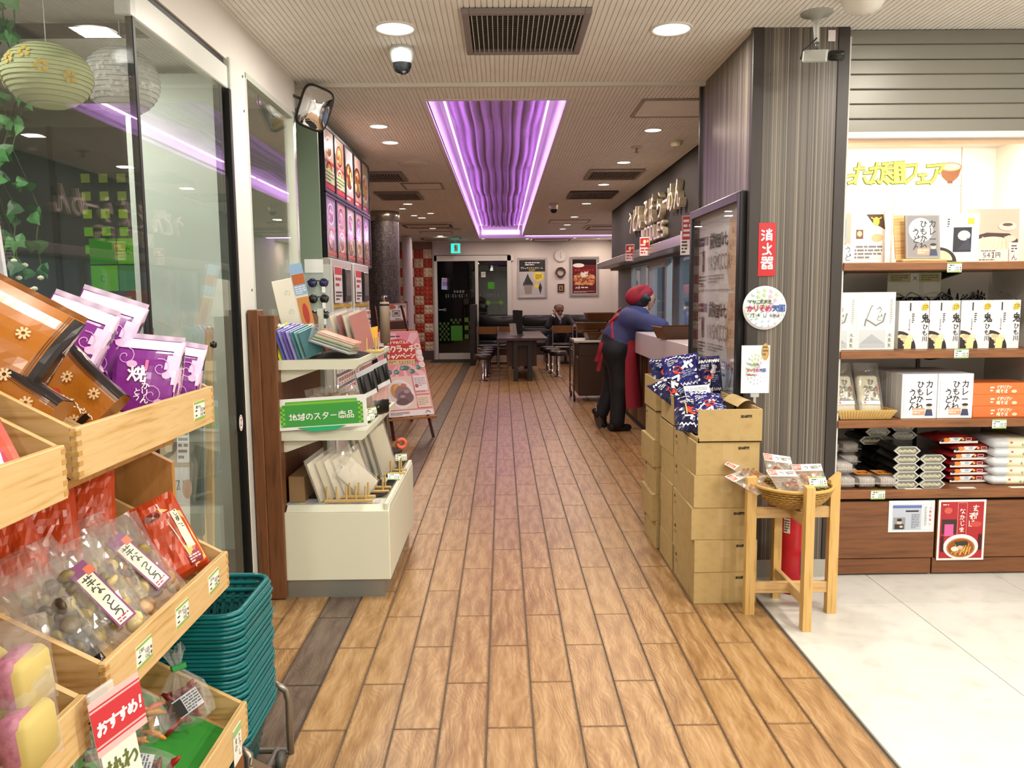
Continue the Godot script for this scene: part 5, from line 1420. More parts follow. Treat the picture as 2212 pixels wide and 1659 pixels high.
func carton_stacks() -> void:
	var w := 0.288; var h := 0.15; var d := 0.42
	var offs := [0.0, -0.005, -0.012, -0.006, -0.004, 0.012]
	for k in 6:
		var where: String = ["lowest", "second from the floor", "third from the floor", "fourth from the floor", "fifth from the floor"][k] if k < 5 else ""
		if k < 5:
			var t := thing("cardboard_box", "closed brown cardboard box in the nearest stack, " + where, "box", Vector3(1.005 + offs[k], h * k, -3.725 + 0.004 * (k % 2)), 0.02 * sin(k * 2.0), "stacked cardboard boxes")
			carton(t, w, h - 0.0005, d)
		else:
			open_carton(thing("open_cardboard_box", "open brown cardboard box on top of the nearest stack, side cut away", "box", Vector3(1.012, h * k, -3.72), 0.0), w, h, 0.42, true)
	for k in 6:
		var x := 1.0 + 0.008 * sin(k * 3.0)
		if k < 5: carton(thing("cardboard_box", "closed brown cardboard box in the middle stack, %s" % ["lowest", "second from the floor", "third from the floor", "fourth from the floor", "fifth from the floor"][k], "box", Vector3(x, h * k, -4.115), 0.015 * sin(k * 5.0), "stacked cardboard boxes"), 0.29, h - 0.0005, 0.31, false)
		else: open_carton(thing("open_cardboard_box", "open brown cardboard box on the middle stack, full of navy bags", "box", Vector3(1.0, h * k, -4.115), 0.0), 0.29, h + 0.005, 0.31, false)
	for k in 6:
		var x := 0.99 - 0.02 * (k % 2)
		if k < 5: carton(thing("cardboard_box", "closed brown cardboard box in the farthest stack, %s" % ["lowest", "second from the floor", "third from the floor", "fourth from the floor", "fifth from the floor"][k], "box", Vector3(x, (h + 0.004) * k, -4.5), 0.02 * cos(k * 4.0), "stacked cardboard boxes"), 0.3, h + 0.0035, 0.34, k % 2 == 0)
		else: open_carton(thing("open_cardboard_box", "open brown cardboard box on the farthest stack by the counter", "box", Vector3(0.985, (h + 0.004) * k, -4.5), 0.0), 0.3, h + 0.03, 0.34, false)
	# navy bags
	var spots := [
		[Vector3(0.9, 0.765, -3.66), Vector3(-1.0, 0.25, -0.35), 0.2, 0.27, "spilling out of the cut nearest carton", 1],
		[Vector3(1.02, 0.79, -3.72), Vector3(-0.95, 0.35, -0.15), 0.19, 0.24, "lying in the nearest carton behind the spilling one", 2],
		[Vector3(1.09, 0.89, -4.14), Vector3(-0.2, 0.1, 0.05), 0.13, 0.2, "standing upright in the middle carton near the pillar", 3],
		[Vector3(0.95, 0.84, -4.05), Vector3(-1.0, 0.5, 0.3), 0.18, 0.22, "lying across the middle carton under the white label", 4],
		[Vector3(0.97, 0.9, -4.2), Vector3(-0.7, -0.3, 0.2), 0.2, 0.24, "heaped at the back of the middle carton", 5],
		[Vector3(0.95, 0.87, -4.45), Vector3(-0.7, 0.3, -0.1), 0.2, 0.22, "heaped in the farthest carton", 6],
		[Vector3(1.08, 0.86, -4.42), Vector3(-0.5, -0.2, 0.25), 0.16, 0.2, "dark one beside the poster case", 7]]
	for s in spots:
		var t := thing("navy_snack_bag", "shiny navy snack bag, " + s[4], "bag", s[0], 0.0, "navy snack bags in the cartons")
		t.rotation = s[1]
		var bw: float = s[2]; var bh: float = s[3]
		part(t, "pouch", pillow(bw, bh, 0.07, 0.8, s[5], 16, true), mt(["1b1d4e", "14153a", "23246a"][s[5] % 3], 0.16))
		var p := bag_print(bw, bh, 0.07, 0.8, s[5])
		var z1 := []; var z2 := []
		for k in 19:
			z1.append(V2(-bw * 0.42 + bw * 0.84 * k / 18.0, bh * 0.86 + 0.006 * (1 if k % 2 else -1)))
			z2.append(V2(-bw * 0.42 + bw * 0.84 * k / 18.0, bh * 0.12 + 0.006 * (1 if k % 2 else -1)))
		p.line(z1, 0.006, "e8e8f0").line(z2, 0.006, "e8e8f0").disc(-bw * 0.12, bh * 0.5, 0.03, 0.026, "d0402e").disc(-bw * 0.12, bh * 0.52, 0.018, 0.015, "1b1d4e").rows(-bw * 0.38, bh * 0.66, bw * 0.3, bh * 0.12, 3, "d8d8e8", s[5]).rows(bw * 0.0, bh * 0.3, bw * 0.36, bh * 0.2, 4, "9fa6d0", s[5] + 3).line([V2(bw * 0.02, bh * 0.56), V2(bw * 0.2, bh * 0.7), V2(bw * 0.28, bh * 0.58)], 0.016, "e8e8f0").line([V2(bw * 0.1, bh * 0.74), V2(bw * 0.14, bh * 0.55)], 0.014, "e8e8f0").line([V2(-bw * 0.3, bh * 0.3), V2(-bw * 0.12, bh * 0.36), V2(-bw * 0.16, bh * 0.24)], 0.012, "e8e8f0")
		part(t, "print", p.done(), printed(0.25))
	var lc := thing("white_label_card", "white rounded label card lying on the navy bags", "card", Vector3(0.99, 0.915, -4.02))
	lc.rotation = Vector3(-0.9, -0.15, 0.12)
	part(lc, "card", mb().box(V0, Vector3(0.13, 0.1, 0.003), 0.001), mt("e9eef0", 0.4))
	part(lc, "print", pr().rows(-0.05, 0.0, 0.1, 0.035, 4, "7c8288", 3).rows(-0.03, -0.035, 0.06, 0.02, 2, "a3a8ae", 4).done(), printed(), Vector3(0, 0, 0.0016))

# ---------------------------------------------------------------- wooden stand with a wicker basket
func basket_stand() -> void:
	var t := thing("wooden_stand", "four-legged wooden stand on the edge of the white tiles", "stand", Vector3(1.26, 0, -3.4))
	var legs := [Vector3(-0.182, 0, 0), Vector3(0, 0, 0.187), Vector3(0.182, 0, 0), Vector3(0, 0, -0.185)]
	for k in 4: part(t, "leg", mb().prism(PackedVector2Array([V2(-0.021, 0), V2(0.021, 0), V2(0.021, 0.6 + (0.02 if k != 2 else 0.035)), V2(-0.021, 0.615 - (0.015 if k == 2 else 0.0))]), -0.018, 0.018), mats["pine_y"], legs[k], Vector3(0, 0.0 if k % 2 == 0 else PI / 2, 0))
	for y: float in [0.46, 0.12]:
		part(t, "cross_bar", mb().box(Vector3(0, y, 0), Vector3(0.35, 0.05, 0.022), 0.002), mats["pine_x"])
		part(t, "cross_bar", mb().box(Vector3(0, y + 0.003, 0), Vector3(0.022, 0.048, 0.35), 0.002), mats["pine_z"])
	var b := thing("wicker_basket", "shallow round wicker basket resting in the wooden stand", "basket", Vector3(1.26, 0.49, -3.4))
	var prof := [V2(0.06, 0.0), V2(0.1, 0.012), V2(0.13, 0.032), V2(0.15, 0.058), V2(0.163, 0.09)]
	var weave := mb().smooth()
	for k in 12:
		var f := 4.0 * k / 11.0
		var a: Vector2 = prof[int(minf(f, 3.999))]; var c: Vector2 = prof[int(minf(f, 3.999)) + 1]
		var q := a.lerp(c, f - int(minf(f, 3.999)))
		var pts := []
		for j in 65:
			var r := q.x + 0.0035 * (1.0 if (j + k) % 2 else -1.0)
			pts.append(Vector3(cos(TAU * j / 64) * r, q.y, sin(TAU * j / 64) * r))
		weave.tube(pts, 0.0045, 5, false)
	part(b, "weave", weave, grained("wicker", ["7a5a24", "a9813c", "b8914a", "8f6a2e"], Vector3(9, 9, 9), 0.5))
	part(b, "lining", mb().smooth().lathe(V0, [V2(0.16, 0.088), V2(0.148, 0.058), V2(0.128, 0.032), V2(0.098, 0.012), V2(0.001, 0.002)], 40), mt("6e5222", 0.7))
	var rim := []
	for j in 49: rim.append(Vector3(cos(TAU * j / 48) * 0.166, 0.093, sin(TAU * j / 48) * 0.166))
	part(b, "rim", mb().smooth().tube(rim, 0.008, 8, false), mt("c09a50", 0.45))
	var packs := [[Vector3(1.13, 0.56, -3.36), Vector3(-1.25, 0.5, 0.2), "nearest to the cartons"], [Vector3(1.23, 0.57, -3.3), Vector3(-1.2, 0.15, -0.1), "in front with roasted brown slices"], [Vector3(1.33, 0.575, -3.36), Vector3(-1.15, -0.35, 0.15), "on the right carrying a price note"], [Vector3(1.24, 0.585, -3.47), Vector3(-1.05, 0.2, -0.3), "at the back with a red-striped header"], [Vector3(1.15, 0.59, -3.45), Vector3(-1.15, 0.9, 0.1), "at the back left corner"]]
	for k in packs.size():
		var pk := thing("pickle_pack", "clear vacuum pack of brown pickles, " + packs[k][2], "pack", packs[k][0], 0.0, "pickle packs in the wicker basket")
		pk.rotation = packs[k][1]
		part(pk, "pouch", pillow(0.13, 0.17, 0.024, 0.5, 30 + k, 12, true), glass("efe6d8", 0.12, 0.12))
		var fd := mb().smooth()
		var rr := RandomNumberGenerator.new()
		rr.seed = 50 + k
		for j in 12: fd.lathe(Vector3(rr.randf_range(-0.04, 0.04), rr.randf_range(0.025, 0.095), rr.randf_range(-0.002, 0.003)), [V2(0.001, 0.007), V2(0.013, 0.004), V2(0.015, -0.002), V2(0.001, -0.007)], 8)
		part(pk, "pickles", fd, mt(["9a5a22", "7c3f16", "a8672c", "8a4c1c", "935420"][k], 0.25))
		part(pk, "header", mb().box(Vector3(0, 0.148, 0), Vector3(0.126, 0.05, 0.005), 0.001), mt("ece9e6", 0.4))
		var p := pr()
		p.rect(-0.06, 0.128, 0.035, 0.04, "d0483e").rows(-0.058, 0.133, 0.03, 0.03, 3, "f2dcd8", k + 2).text("うい", -0.015, 0.135, 0.022, "3a3030", 0.12).rows(0.03, 0.135, 0.03, 0.025, 2, "6a6060", k + 5)
		part(pk, "print", p.done(), printed(), Vector3(0, 0, 0.0026))
	var nt := price_tag(Vector3(1.335, 0.612, -3.315), Vector3(-0.7, -0.25, 0.12), "price note clipped to the packs in the wicker basket")

# ---------------------------------------------------------------- shelf of noodles on the right
func product_shelf() -> void:
	# shutter box and lintel above
	var sh := structs("wall_shutter")
	for k in 7: part(sh, "shutter_slat", mb().box(Vector3(2.66, 2.605 - 0.068 * k, -3.9 + 0.004 * (k % 2)), Vector3(2.1, 0.066, 0.03), 0.004), mt("7b7970", 0.35, 0.15))
	struct("trim_6", mb().box(Vector3(2.66, 2.155, -3.9), Vector3(2.1, 0.03, 0.06), 0.002), mt("c9cdd4", 0.4))
	struct("trim_7", mb().box(Vector3(2.66, 2.132, -3.93), Vector3(2.1, 0.016, 0.05)), mt("e8c7a8", 0.5))
	var u := thing("noodle_shelf", "built-in brown wooden display shelf with a lit white top bay", "shelf", Vector3(0, 0, 0))
	var wood: Material = mats["shelf_x"]
	part(u, "back_panel", mb().box(Vector3(2.2, 1.3, -4.42), Vector3(1.2, 2.6, 0.03)), mt("d9d6d0", 0.6))
	part(u, "side_panel", mb().box(Vector3(2.7, 1.3, -4.13), Vector3(0.03, 2.6, 0.56)), mt("d3d0c6", 0.55))
	part(u, "side_panel", mb().box(Vector3(1.635, 1.3, -4.13), Vector3(0.02, 2.6, 0.54)), mt("cfccc6", 0.55))
	part(u, "soffit", mb().box(Vector3(2.17, 2.2, -4.15), Vector3(1.1, 0.03, 0.5)), mt("d9d6d0", 0.6))
	for y: float in [1.555, 1.128, 0.787]:
		part(u, "shelf_board", mb().box(Vector3(2.16, y - 0.019, -4.12), Vector3(1.04, 0.038, 0.54), 0.003), wood)
		for x: float in [1.75, 2.35]: part(u, "bracket", mb().prism(PackedVector2Array([V2(0, 0), V2(0.3, 0), V2(0.3, -0.012), V2(0.05, -0.05), V2(0, -0.05)]), -0.008, 0.008), mt("2a2725", 0.4, 0.4), Vector3(x, y - 0.038, -4.4), Vector3(0, -PI / 2, 0))
	for x in [2.31]: part(u, "slotted_rail", mb().box(Vector3(x, 1.0, -4.4), Vector3(0.018, 1.2, 0.012)), mt("3a3837", 0.4, 0.5))
	part(u, "counter_top", mb().box(Vector3(2.3, 0.418, -4.12), Vector3(1.34, 0.045, 0.56), 0.004), wood)
	part(u, "carcass", mb().box(Vector3(2.3, 0.22, -4.14), Vector3(1.33, 0.36, 0.5)), mt("2a1a10", 0.6))
	for a in [[1.66, 2.145], [2.152, 2.66], [2.667, 2.97]]: part(u, "door", mb().box(Vector3((a[0] + a[1]) / 2, 0.235, -3.86), Vector3(a[1] - a[0] - 0.004, 0.29, 0.022), 0.003), mats["brown_x"])
	for a in [[1.66, 2.135], [2.142, 2.97]]: part(u, "plinth", mb().box(Vector3((a[0] + a[1]) / 2, 0.047, -3.866), Vector3(a[1] - a[0], 0.078, 0.02), 0.002), mats["brown_x"])
	# strip lamp behind the lintel
	var lm := thing("shelf_strip_light", "bright strip light hidden behind the lintel of the noodle shelf", "light", Vector3(2.17, 2.175, -4.0))
	part(lm, "housing", mb().box(V0, Vector3(1.0, 0.014, 0.05)), mt("d8d8d8", 0.4))
	part(lm, "tube", mb().box(Vector3(0, -0.01, 0), Vector3(0.98, 0.008, 0.03)), glow("fff3e0", 6.0))
	area(Vector3(2.17, 2.158, -4.0), Vector3(0, -1, -0.35), Vector2(0.98, 0.03), 1.6, Color(1.0, 0.93, 0.84))
	# banner lettering and bowl on the back wall
	var bn := thing("fair_banner", "yellow-green outlined hot noodle fair lettering on the bright shelf back", "banner", Vector3(1.79, 2.0, -4.403))
	var x := 0.055
	for ch in "ったか麺フェア":
		var s := 0.115 if ch != "っ" and ch != "ェ" else 0.09
		part(bn, "letter_edge", letter_mesh(ch, s, 0.002, 0.021), mt("5b661c", 0.6), Vector3(x, 0.0, -0.003), Vector3(0, 0, 0.07))
		part(bn, "letter", letter_mesh(ch, s, 0.004, 0.013), mt("c3cc48", 0.5), Vector3(x, 0.0, 0.0), Vector3(0, 0, 0.07))
		x += s * 0.72
	var bp := thing("bowl_cutout", "paper cutout of a soup bowl beside the fair lettering", "cutout", Vector3(2.44, 2.085, -4.402))
	part(bp, "print", pr().poly([V2(-0.06, 0.0), V2(0.06, 0.0), V2(0.045, -0.05), V2(0.02, -0.075), V2(-0.02, -0.075), V2(-0.045, -0.05)], "7a4a28").disc(0, 0.0, 0.06, 0.024, "9a6a3a").disc(0, 0.0, 0.053, 0.019, "e6d9a0").disc(0.022, 0.004, 0.018, 0.006, "f4f0e2", 12).rect(-0.014, -0.09, 0.028, 0.016, "5e381f").rect(-0.06, -0.1, 0.12, 0.012, "e2d2b0").done(), printed())
	part(bp, "hanging_cord", mb().tube([Vector3(0, 0.085, 0.1), Vector3(-0.005, -0.18, 0.12), Vector3(-0.03, -0.31, 0.18)], 0.0025, 5), mt("8a6a48", 0.6))
	shelf_top()
	shelf_second()
	shelf_third()
	shelf_bottom()
	# tags and notices on the front
	price_tag(Vector3(2.175, 1.527, -3.848), V0, "price tag on the edge of the top shelf board")
	price_tag(Vector3(2.23, 1.113, -3.848), V0, "price tag on the edge of the second shelf board")
	price_tag(Vector3(2.436, 0.764, -3.848), V0, "price tag on the edge of the third shelf board")
	price_tag(Vector3(1.846, 0.418, -3.838), V0, "price tag on the edge of the bottom counter board")
	for k in 3: solid("counter_label", "flat white label lying on the bottom board under the %s" % ["clear trays", "red packs", "white packs"][k], "label", mb().box(V0, Vector3(0.085, 0.001, 0.03)), mt("e6e6e0", 0.5), Vector3([2.03, 2.3, 2.56][k], 0.4412, -3.865), V0, "flat labels on the bottom board")
	var nw := thing("newspaper_notice", "white sheet with a newspaper clipping taped to the shelf cabinet", "notice", Vector3(2.022, 0.304, -3.847))
	part(nw, "sheet", mb().box(V0, Vector3(0.228, 0.16, 0.0016)), mt("e4e6ea", 0.5))
	part(nw, "print", pr().rect(-0.095, -0.07, 0.145, 0.13, "b4bccb").rect(-0.095, 0.042, 0.145, 0.014, "5a72b0").rect(-0.03, 0.022, 0.065, 0.009, "3a3d44").rows(0.0, -0.062, 0.04, 0.075, 9, "6d7484", 3).rect(-0.09, -0.065, 0.06, 0.06, "8b8f96").disc(-0.06, -0.03, 0.012, 0.014, "d6b8a0", 12).disc(-0.06, -0.018, 0.013, 0.008, "222226", 12).rect(-0.083, -0.065, 0.046, 0.026, "2b2b30").disc(-0.05, -0.052, 0.009, 0.006, "d6c0b0", 10).frame(0.056, -0.068, 0.052, 0.13, 0.0012, "b9bcc4").text("上毛新聞に", 0.086, 0.038, 0.014, "c8505c", 0.1, true, 1.0, 1.5).rows(0.064, -0.05, 0.012, 0.1, 12, "9aa0ac", 4).done(), printed(), Vector3(0, 0, 0.0009))
	var rm := thing("noodle_poster", "red noodle shop poster with a soup bowl taped to the cabinet", "poster", Vector3(2.275, 0.231, -3.847))
	part(rm, "sheet", mb().box(V0, Vector3(0.237, 0.308, 0.0016)), mt("ebe6e2", 0.4))
	var p := pr()
	p.rect(-0.108, -0.144, 0.216, 0.288, "a8262c").rect(-0.1, -0.02, 0.075, 0.075, "3a2226").rect(-0.085, -0.03, 0.045, 0.06, "d95a9a").text("なかじま", -0.012, 0.085, 0.026, "f2e6e2", 0.12, true, 1.0, 1.2).frame(-0.022, -0.025, 0.046, 0.165, 0.0012, "e8c8c4").text("玄那", 0.05, 0.095, 0.032, "f2e9e4", 0.11, true, 1.0, 1.15).text("そば", 0.03, 0.055, 0.032, "f2e9e4", 0.11, true, 1.0, 1.15).disc(0.07, 0.03, 0.03, 0.015, "c04a40").disc(-0.07, 0.1, 0.02, 0.016, "c65a54").disc(0.0, -0.085, 0.088, 0.064, "dfe4e8").disc(0.0, -0.09, 0.072, 0.05, "b5713a").disc(0.0, -0.09, 0.064, 0.044, "8f4c1e")
	for k in 18: p.line([V2(-0.045 + 0.005 * k, -0.118 + 0.01 * sin(k * 1.3)), V2(-0.02 + 0.004 * k, -0.08 + 0.012 * cos(k * 2.1))], 0.004, ["d6a54e", "c8924a", "e2bb6a"][k % 3])
	p.poly([V2(-0.03, -0.06), V2(0.03, -0.055), V2(0.035, -0.075), V2(-0.02, -0.082)], "2f3229").disc(-0.03, -0.095, 0.02, 0.012, "e6ddc8").disc(-0.005, -0.088, 0.014, 0.01, "dcb3a4").rect(-0.1, -0.11, 0.012, 0.08, "2a1a1c").rect(0.088, -0.1, 0.014, 0.08, "2a1a1c").rows(-0.1, 0.125, 0.05, 0.012, 1, "e8c8c4", 2)
	part(rm, "print", p.done(), printed(0.35), Vector3(0, 0, 0.0009))

func boxed(called: String, label: String, cat: String, at: Vector3, s: Vector3, c: String, p: PR, group := "", turn := 0.0, rough := 0.45) -> Node3D:
	var t := thing(called, label, cat, at, turn, group)
	part(t, "body", bxm(s, 0.0015), mt(c, rough))
	if p: part(t, "print", p.done(), printed(rough), Vector3(0, 0, s.z / 2))
	return t

func shelf_top() -> void:
	var y := 1.556
	var p := pr()
	p.rect(-0.03, 0.1, 0.06, 0.14, "b9b4a8").rect(-0.02, 0.12, 0.03, 0.1, "8fa9b8").text("うど", -0.02, 0.07, 0.035, "3d4a5a", 0.12, true)
	boxed("udon_pack", "grey udon pack at the left end of the top shelf", "pack", Vector3(1.69, y, -4.0), Vector3(0.075, 0.25, 0.05), "c6c2b6", p)
	boxed("udon_card", "small white card lettered うど before the grey pack", "card", Vector3(1.695, y, -3.93), Vector3(0.06, 0.09, 0.003), "dfe2ee", pr().text("うど", -0.02, 0.05, 0.032, "5a607a", 0.1, true, 1.0, 1.15))
	p = pr()
	p.poly([V2(0.0, 0.24), V2(0.085, 0.24), V2(0.095, 0.165), V2(0.03, 0.2)], "4e321c").disc(0.05, 0.205, 0.016, 0.022, "d8c04a").line([V2(0.025, 0.225), V2(0.04, 0.215)], 0.006, "d8c04a").line([V2(0.075, 0.225), V2(0.06, 0.215)], 0.006, "d8c04a").rect(-0.05, 0.12, 0.035, 0.045, "7a4a3a").disc(-0.033, 0.145, 0.012, 0.014, "e2d2a0").rows(-0.08, 0.02, 0.16, 0.07, 4, "7c747a", 5).disc(0.055, 0.125, 0.03, 0.02, "dcb98a", 14)
	var t := boxed("bull_notice", "white notice with a yellow bull head on the top shelf", "notice", Vector3(1.805, y, -3.98), Vector3(0.19, 0.255, 0.003), "e8e4e0", p)
	t.rotation.x = -0.06
	var rb := thing("red_ribbon_tag", "tall narrow card with a red and brown edge beside the bull notice", "card", Vector3(1.915, y, -3.95), 1.2)
	part(rb, "card", mb().box(Vector3(0, 0.18, 0), Vector3(0.09, 0.36, 0.003)), mt("eadfd8", 0.45))
	part(rb, "print", pr().rect(-0.045, 0.06, 0.09, 0.05, "d25a50").rect(-0.045, 0.14, 0.09, 0.2, "6a4326").rect(-0.03, 0.24, 0.05, 0.06, "cba23e").done(), printed(), Vector3(0, 0, 0.0016))
	# curry noodle pack on a bamboo stand
	var st := thing("bamboo_stand", "small bamboo stand with folded feet on the top shelf", "stand", Vector3(2.06, y, -3.96))
	part(st, "back_rest", mb().box(Vector3(0, 0.13, 0), Vector3(0.2, 0.22, 0.006)), mats["pine_x"], Vector3(-0.01, 0.0, -0.012), Vector3(-0.15, 0, 0.03))
	part(st, "foot", mb().box(Vector3(0, 0.008, 0.02), Vector3(0.22, 0.016, 0.07), 0.004), mats["pine_x"])
	p = pr()
	curry_print(p, "d0d2d4", "3a3a3c")
	t = boxed("curry_noodle_pack", "grey curry noodle pack displayed on the bamboo stand", "pack", Vector3(2.065, y + 0.018, -3.935), Vector3(0.17, 0.215, 0.012), "9d9a98", p)
	t.rotation.x = -0.13
	p = pr()
	p.rect(-0.02, 0.05, 0.085, 0.12, "2b2c3a").disc(0.03, 0.13, 0.03, 0.025, "c8ccd6", 12).poly([V2(0.0, 0.06), V2(0.05, 0.12), V2(0.065, 0.06)], "3d3f52").rect(0.045, 0.185, 0.03, 0.03, "d6c34a").disc(-0.09, 0.0, 0.09, 0.075, "2f2a26", 20, 0.0, PI / 2).disc(-0.085, 0.01, 0.065, 0.05, "e2d6b4", 16, 0.0, PI / 2).rows(-0.05, 0.17, 0.01, 0.045, 4, "3a3a3a", 3)
	boxed("white_noodle_box", "opened white noodle box with a dark window on the top shelf", "box", Vector3(2.245, y, -3.97), Vector3(0.2, 0.235, 0.03), "ece9e6", p, "", -0.12)
	p = pr()
	p.rect(-0.13, 0.0, 0.26, 0.26, "e0b7a6").poly([V2(-0.125, 0.07), V2(-0.12, 0.12), V2(-0.03, 0.145), V2(0.08, 0.14), V2(0.125, 0.11), V2(0.125, 0.07)], "4a3834").disc(0.0, 0.085, 0.1, 0.04, "e8dcc4")
	for k in 22: p.line([V2(-0.085 + 0.008 * k, 0.06 + 0.01 * sin(k * 2.0)), V2(-0.05 + 0.006 * k, 0.115 + 0.008 * cos(k * 1.4))], 0.005, ["f0e6d2", "ddcdae", "e9dcc0"][k % 3])
	p.disc(0.085, 0.115, 0.03, 0.016, "d8c4b4", 10).disc(0.07, 0.175, 0.045, 0.022, "e6d2c2").disc(0.07, 0.183, 0.026, 0.008, "6a4a3a").rect(-0.12, 0.185, 0.02, 0.02, "c05a4a").rect(-0.075, 0.0, 0.15, 0.062, "ecdcd6").text("540円", -0.05, 0.022, 0.026, "2b2526", 0.12).rows(-0.06, 0.05, 0.12, 0.01, 1, "6a5a56", 5).rows(-0.07, 0.006, 0.13, 0.01, 1, "5a4c4a", 8).rect(0.08, 0.0, 0.05, 0.095, "ece2dc").text("ん", 0.09, 0.01, 0.028, "3a3436", 0.1).rows(0.09, 0.045, 0.03, 0.04, 3, "4a4446", 4)
	t = boxed("noodle_price_board", "pink noodle photo board lettered 540円 on the top shelf", "board", Vector3(2.43, y, -3.97), Vector3(0.26, 0.262, 0.004), "e2bcae", p)
	t.rotation.x = -0.05

# カレー / ひもかわ / うどん written downwards in three columns
func curry_print(p: PR, back: String, ink: String) -> void:
	if back != "": p.rect(-0.075, 0.008, 0.15, 0.2, "8e8d90").disc(-0.01, 0.14, 0.06, 0.06, back)
	p.text("カレー", 0.03, 0.155, 0.036, ink, 0.13, true, 1.0, 1.05).text("ひもかわ", -0.015, 0.155, 0.034, ink, 0.13, true, 1.0, 1.05).text("うどん", -0.052, 0.115, 0.034, ink, 0.13, true, 1.0, 1.05)
	p.rect(-0.03, 0.018, 0.06, 0.035, "cf9f82").rows(-0.028, 0.024, 0.056, 0.022, 2, "f0e0d0", 6).disc(0.05, 0.058, 0.013, 0.014, "e6c3a4", 12).disc(0.05, 0.068, 0.016, 0.007, "2d2836", 12).poly([V2(0.036, 0.046), V2(0.064, 0.046), V2(0.07, 0.014), V2(0.03, 0.014)], "3a4468")

func shelf_second() -> void:
	var y := 1.129
	for a in [[1.842, "front white box lettered うどん on the second shelf", -3.95], [1.652, "white udon box half hidden behind the striped pillar", -3.95]]:
		var p := pr()
		p.line([V2(-0.055, 0.13), V2(-0.03, 0.2), V2(-0.02, 0.22)], 0.006, "8f9596").line([V2(-0.055, 0.12), V2(-0.05, 0.15), V2(-0.03, 0.14), V2(0.0, 0.12), V2(0.035, 0.14), V2(0.045, 0.18)], 0.008, "7d8384").text("うど", 0.0, 0.185, 0.03, "7d8384", 0.11, true, 1.0, 1.3).rect(-0.08, 0.008, 0.13, 0.09, "c6ccd2").poly([V2(-0.078, 0.03), V2(-0.02, 0.08), V2(0.048, 0.03)], "a9b0b8").rect(-0.078, 0.012, 0.126, 0.02, "b5bcc4").text("水澤亭", 0.06, 0.065, 0.02, "6e7476", 0.1, true, 1.0, 1.3).rows(0.068, 0.13, 0.012, 0.12, 12, "a9adb0", 3).disc(-0.07, 0.26, 0.008, 0.008, "b5b8ba", 14).disc(-0.07, 0.26, 0.0065, 0.0065, "eceeea", 14)
		boxed("udon_box", a[1], "box", Vector3(a[0], y, a[2]), Vector3(0.19, 0.284, 0.05), "e4e6e0", p, "udon boxes on the second shelf")
	for k in 5:
		var p := pr()
		p.disc(-0.075, 0.002, 0.09, 0.09, "2c2623", 24, 0.0, PI / 2)
		for j in 10: p.disc(-0.06 + 0.045 * absf(sin(j * 2.2)), 0.02 + 0.045 * absf(cos(j * 1.3)), 0.018, 0.01, ["dccfae", "c9b88f", "e6dcc0"][j % 3], 9)
		p.poly([V2(-0.045, 0.002), V2(-0.01, 0.002), V2(-0.006, 0.05), V2(-0.04, 0.055)], "e2dc9e").text("鬼", 0.035, 0.135, 0.042, "222224", 0.13).text("ひも川", 0.043, 0.1, 0.026, "2b2b2e", 0.12, true, 1.0, 1.15).disc(0.055, 0.21, 0.016, 0.018, "d2b53c", 10).disc(0.045, 0.205, 0.01, 0.016, "e0c75a", 10).rows(0.04, 0.195, 0.03, 0.025, 3, "8a7018", 3).rect(-0.022, 0.19, 0.006, 0.04, "2b2b2e").rows(-0.01, 0.13, 0.012, 0.05, 5, "4a4a4e", 5).rows(-0.024, 0.1, 0.006, 0.05, 6, "77777a", 6).rect(-0.025, 0.095, 0.006, 0.006, "b83a34")
		var x: float = [2.035, 2.188, 2.345, 2.49, 1.975][k]
		var z: float = -3.98 if k < 4 else -4.03
		var t := boxed("gift_noodle_box", "white gift noodle box lettered 鬼ひも川, %s" % ["first from the left in the front row", "second from the left in the front row", "third from the left in the front row", "rightmost in the front row", "behind the leftmost of the front row"][k], "box", Vector3(x, y, z), Vector3(0.15, 0.24, 0.09), "e8e8ea", p, "gift noodle boxes on the second shelf")
		var cord := []
		for j in 9: cord.append(Vector3(-0.065 + 0.13 * j / 8.0, 0.235 + 0.045 * sin(PI * j / 8.0), 0.02 + 0.02 * sin(j)))
		part(t, "cord_handle", mb().smooth().tube(cord, 0.003, 6), mt("1c1c1e", 0.5))
	for k in 4:
		var cb := thing("black_net_bag", "black net carry bag heaped behind the gift boxes, %s" % ["leftmost", "second from the left", "third from the left", "rightmost"][k], "bag", Vector3(2.06 + 0.14 * k, y, -4.2), 0.0, "black net bags behind the gift boxes")
		var m := mb().smooth()
		var rr := RandomNumberGenerator.new()
		rr.seed = 60 + k
		for j in 16:
			var a := Vector3(rr.randf_range(-0.07, 0.07), 0.2 + rr.randf() * 0.04, rr.randf_range(-0.06, 0.06)); var b := Vector3(rr.randf_range(-0.08, 0.08), 0.2 + rr.randf() * 0.04, rr.randf_range(-0.06, 0.06))
			m.tube([a, (a + b) / 2 + Vector3(0, rr.randf_range(0.01, 0.07), 0), b], 0.004, 5)
		part(cb, "net", m, mt("18181a", 0.4))
		part(cb, "bundle", mb().smooth().box(Vector3(0, 0.1, 0), Vector3(0.13, 0.2, 0.1), 0.03), mt("151517", 0.5))
	var ac := thing("acrylic_sign", "dim acrylic sign with a cross between two lines of print", "sign", Vector3(2.144, 1.395, -4.16))
	part(ac, "plate", mb().box(Vector3(0, 0.055, 0), Vector3(0.28, 0.125, 0.004)), glass("8a8468", 0.55, 0.1))
	part(ac, "print", pr().rect(-0.135, 0.07, 0.115, 0.042, "8f8550").rect(0.025, 0.07, 0.11, 0.042, "8f8550").rows(-0.125, 0.075, 0.095, 0.033, 3, "4a4528", 3).rows(0.035, 0.075, 0.09, 0.033, 3, "4a4528", 4).text("×", -0.012, 0.075, 0.03, "4a4528", 0.1).done(), printed(), Vector3(0, 0, 0.0021))
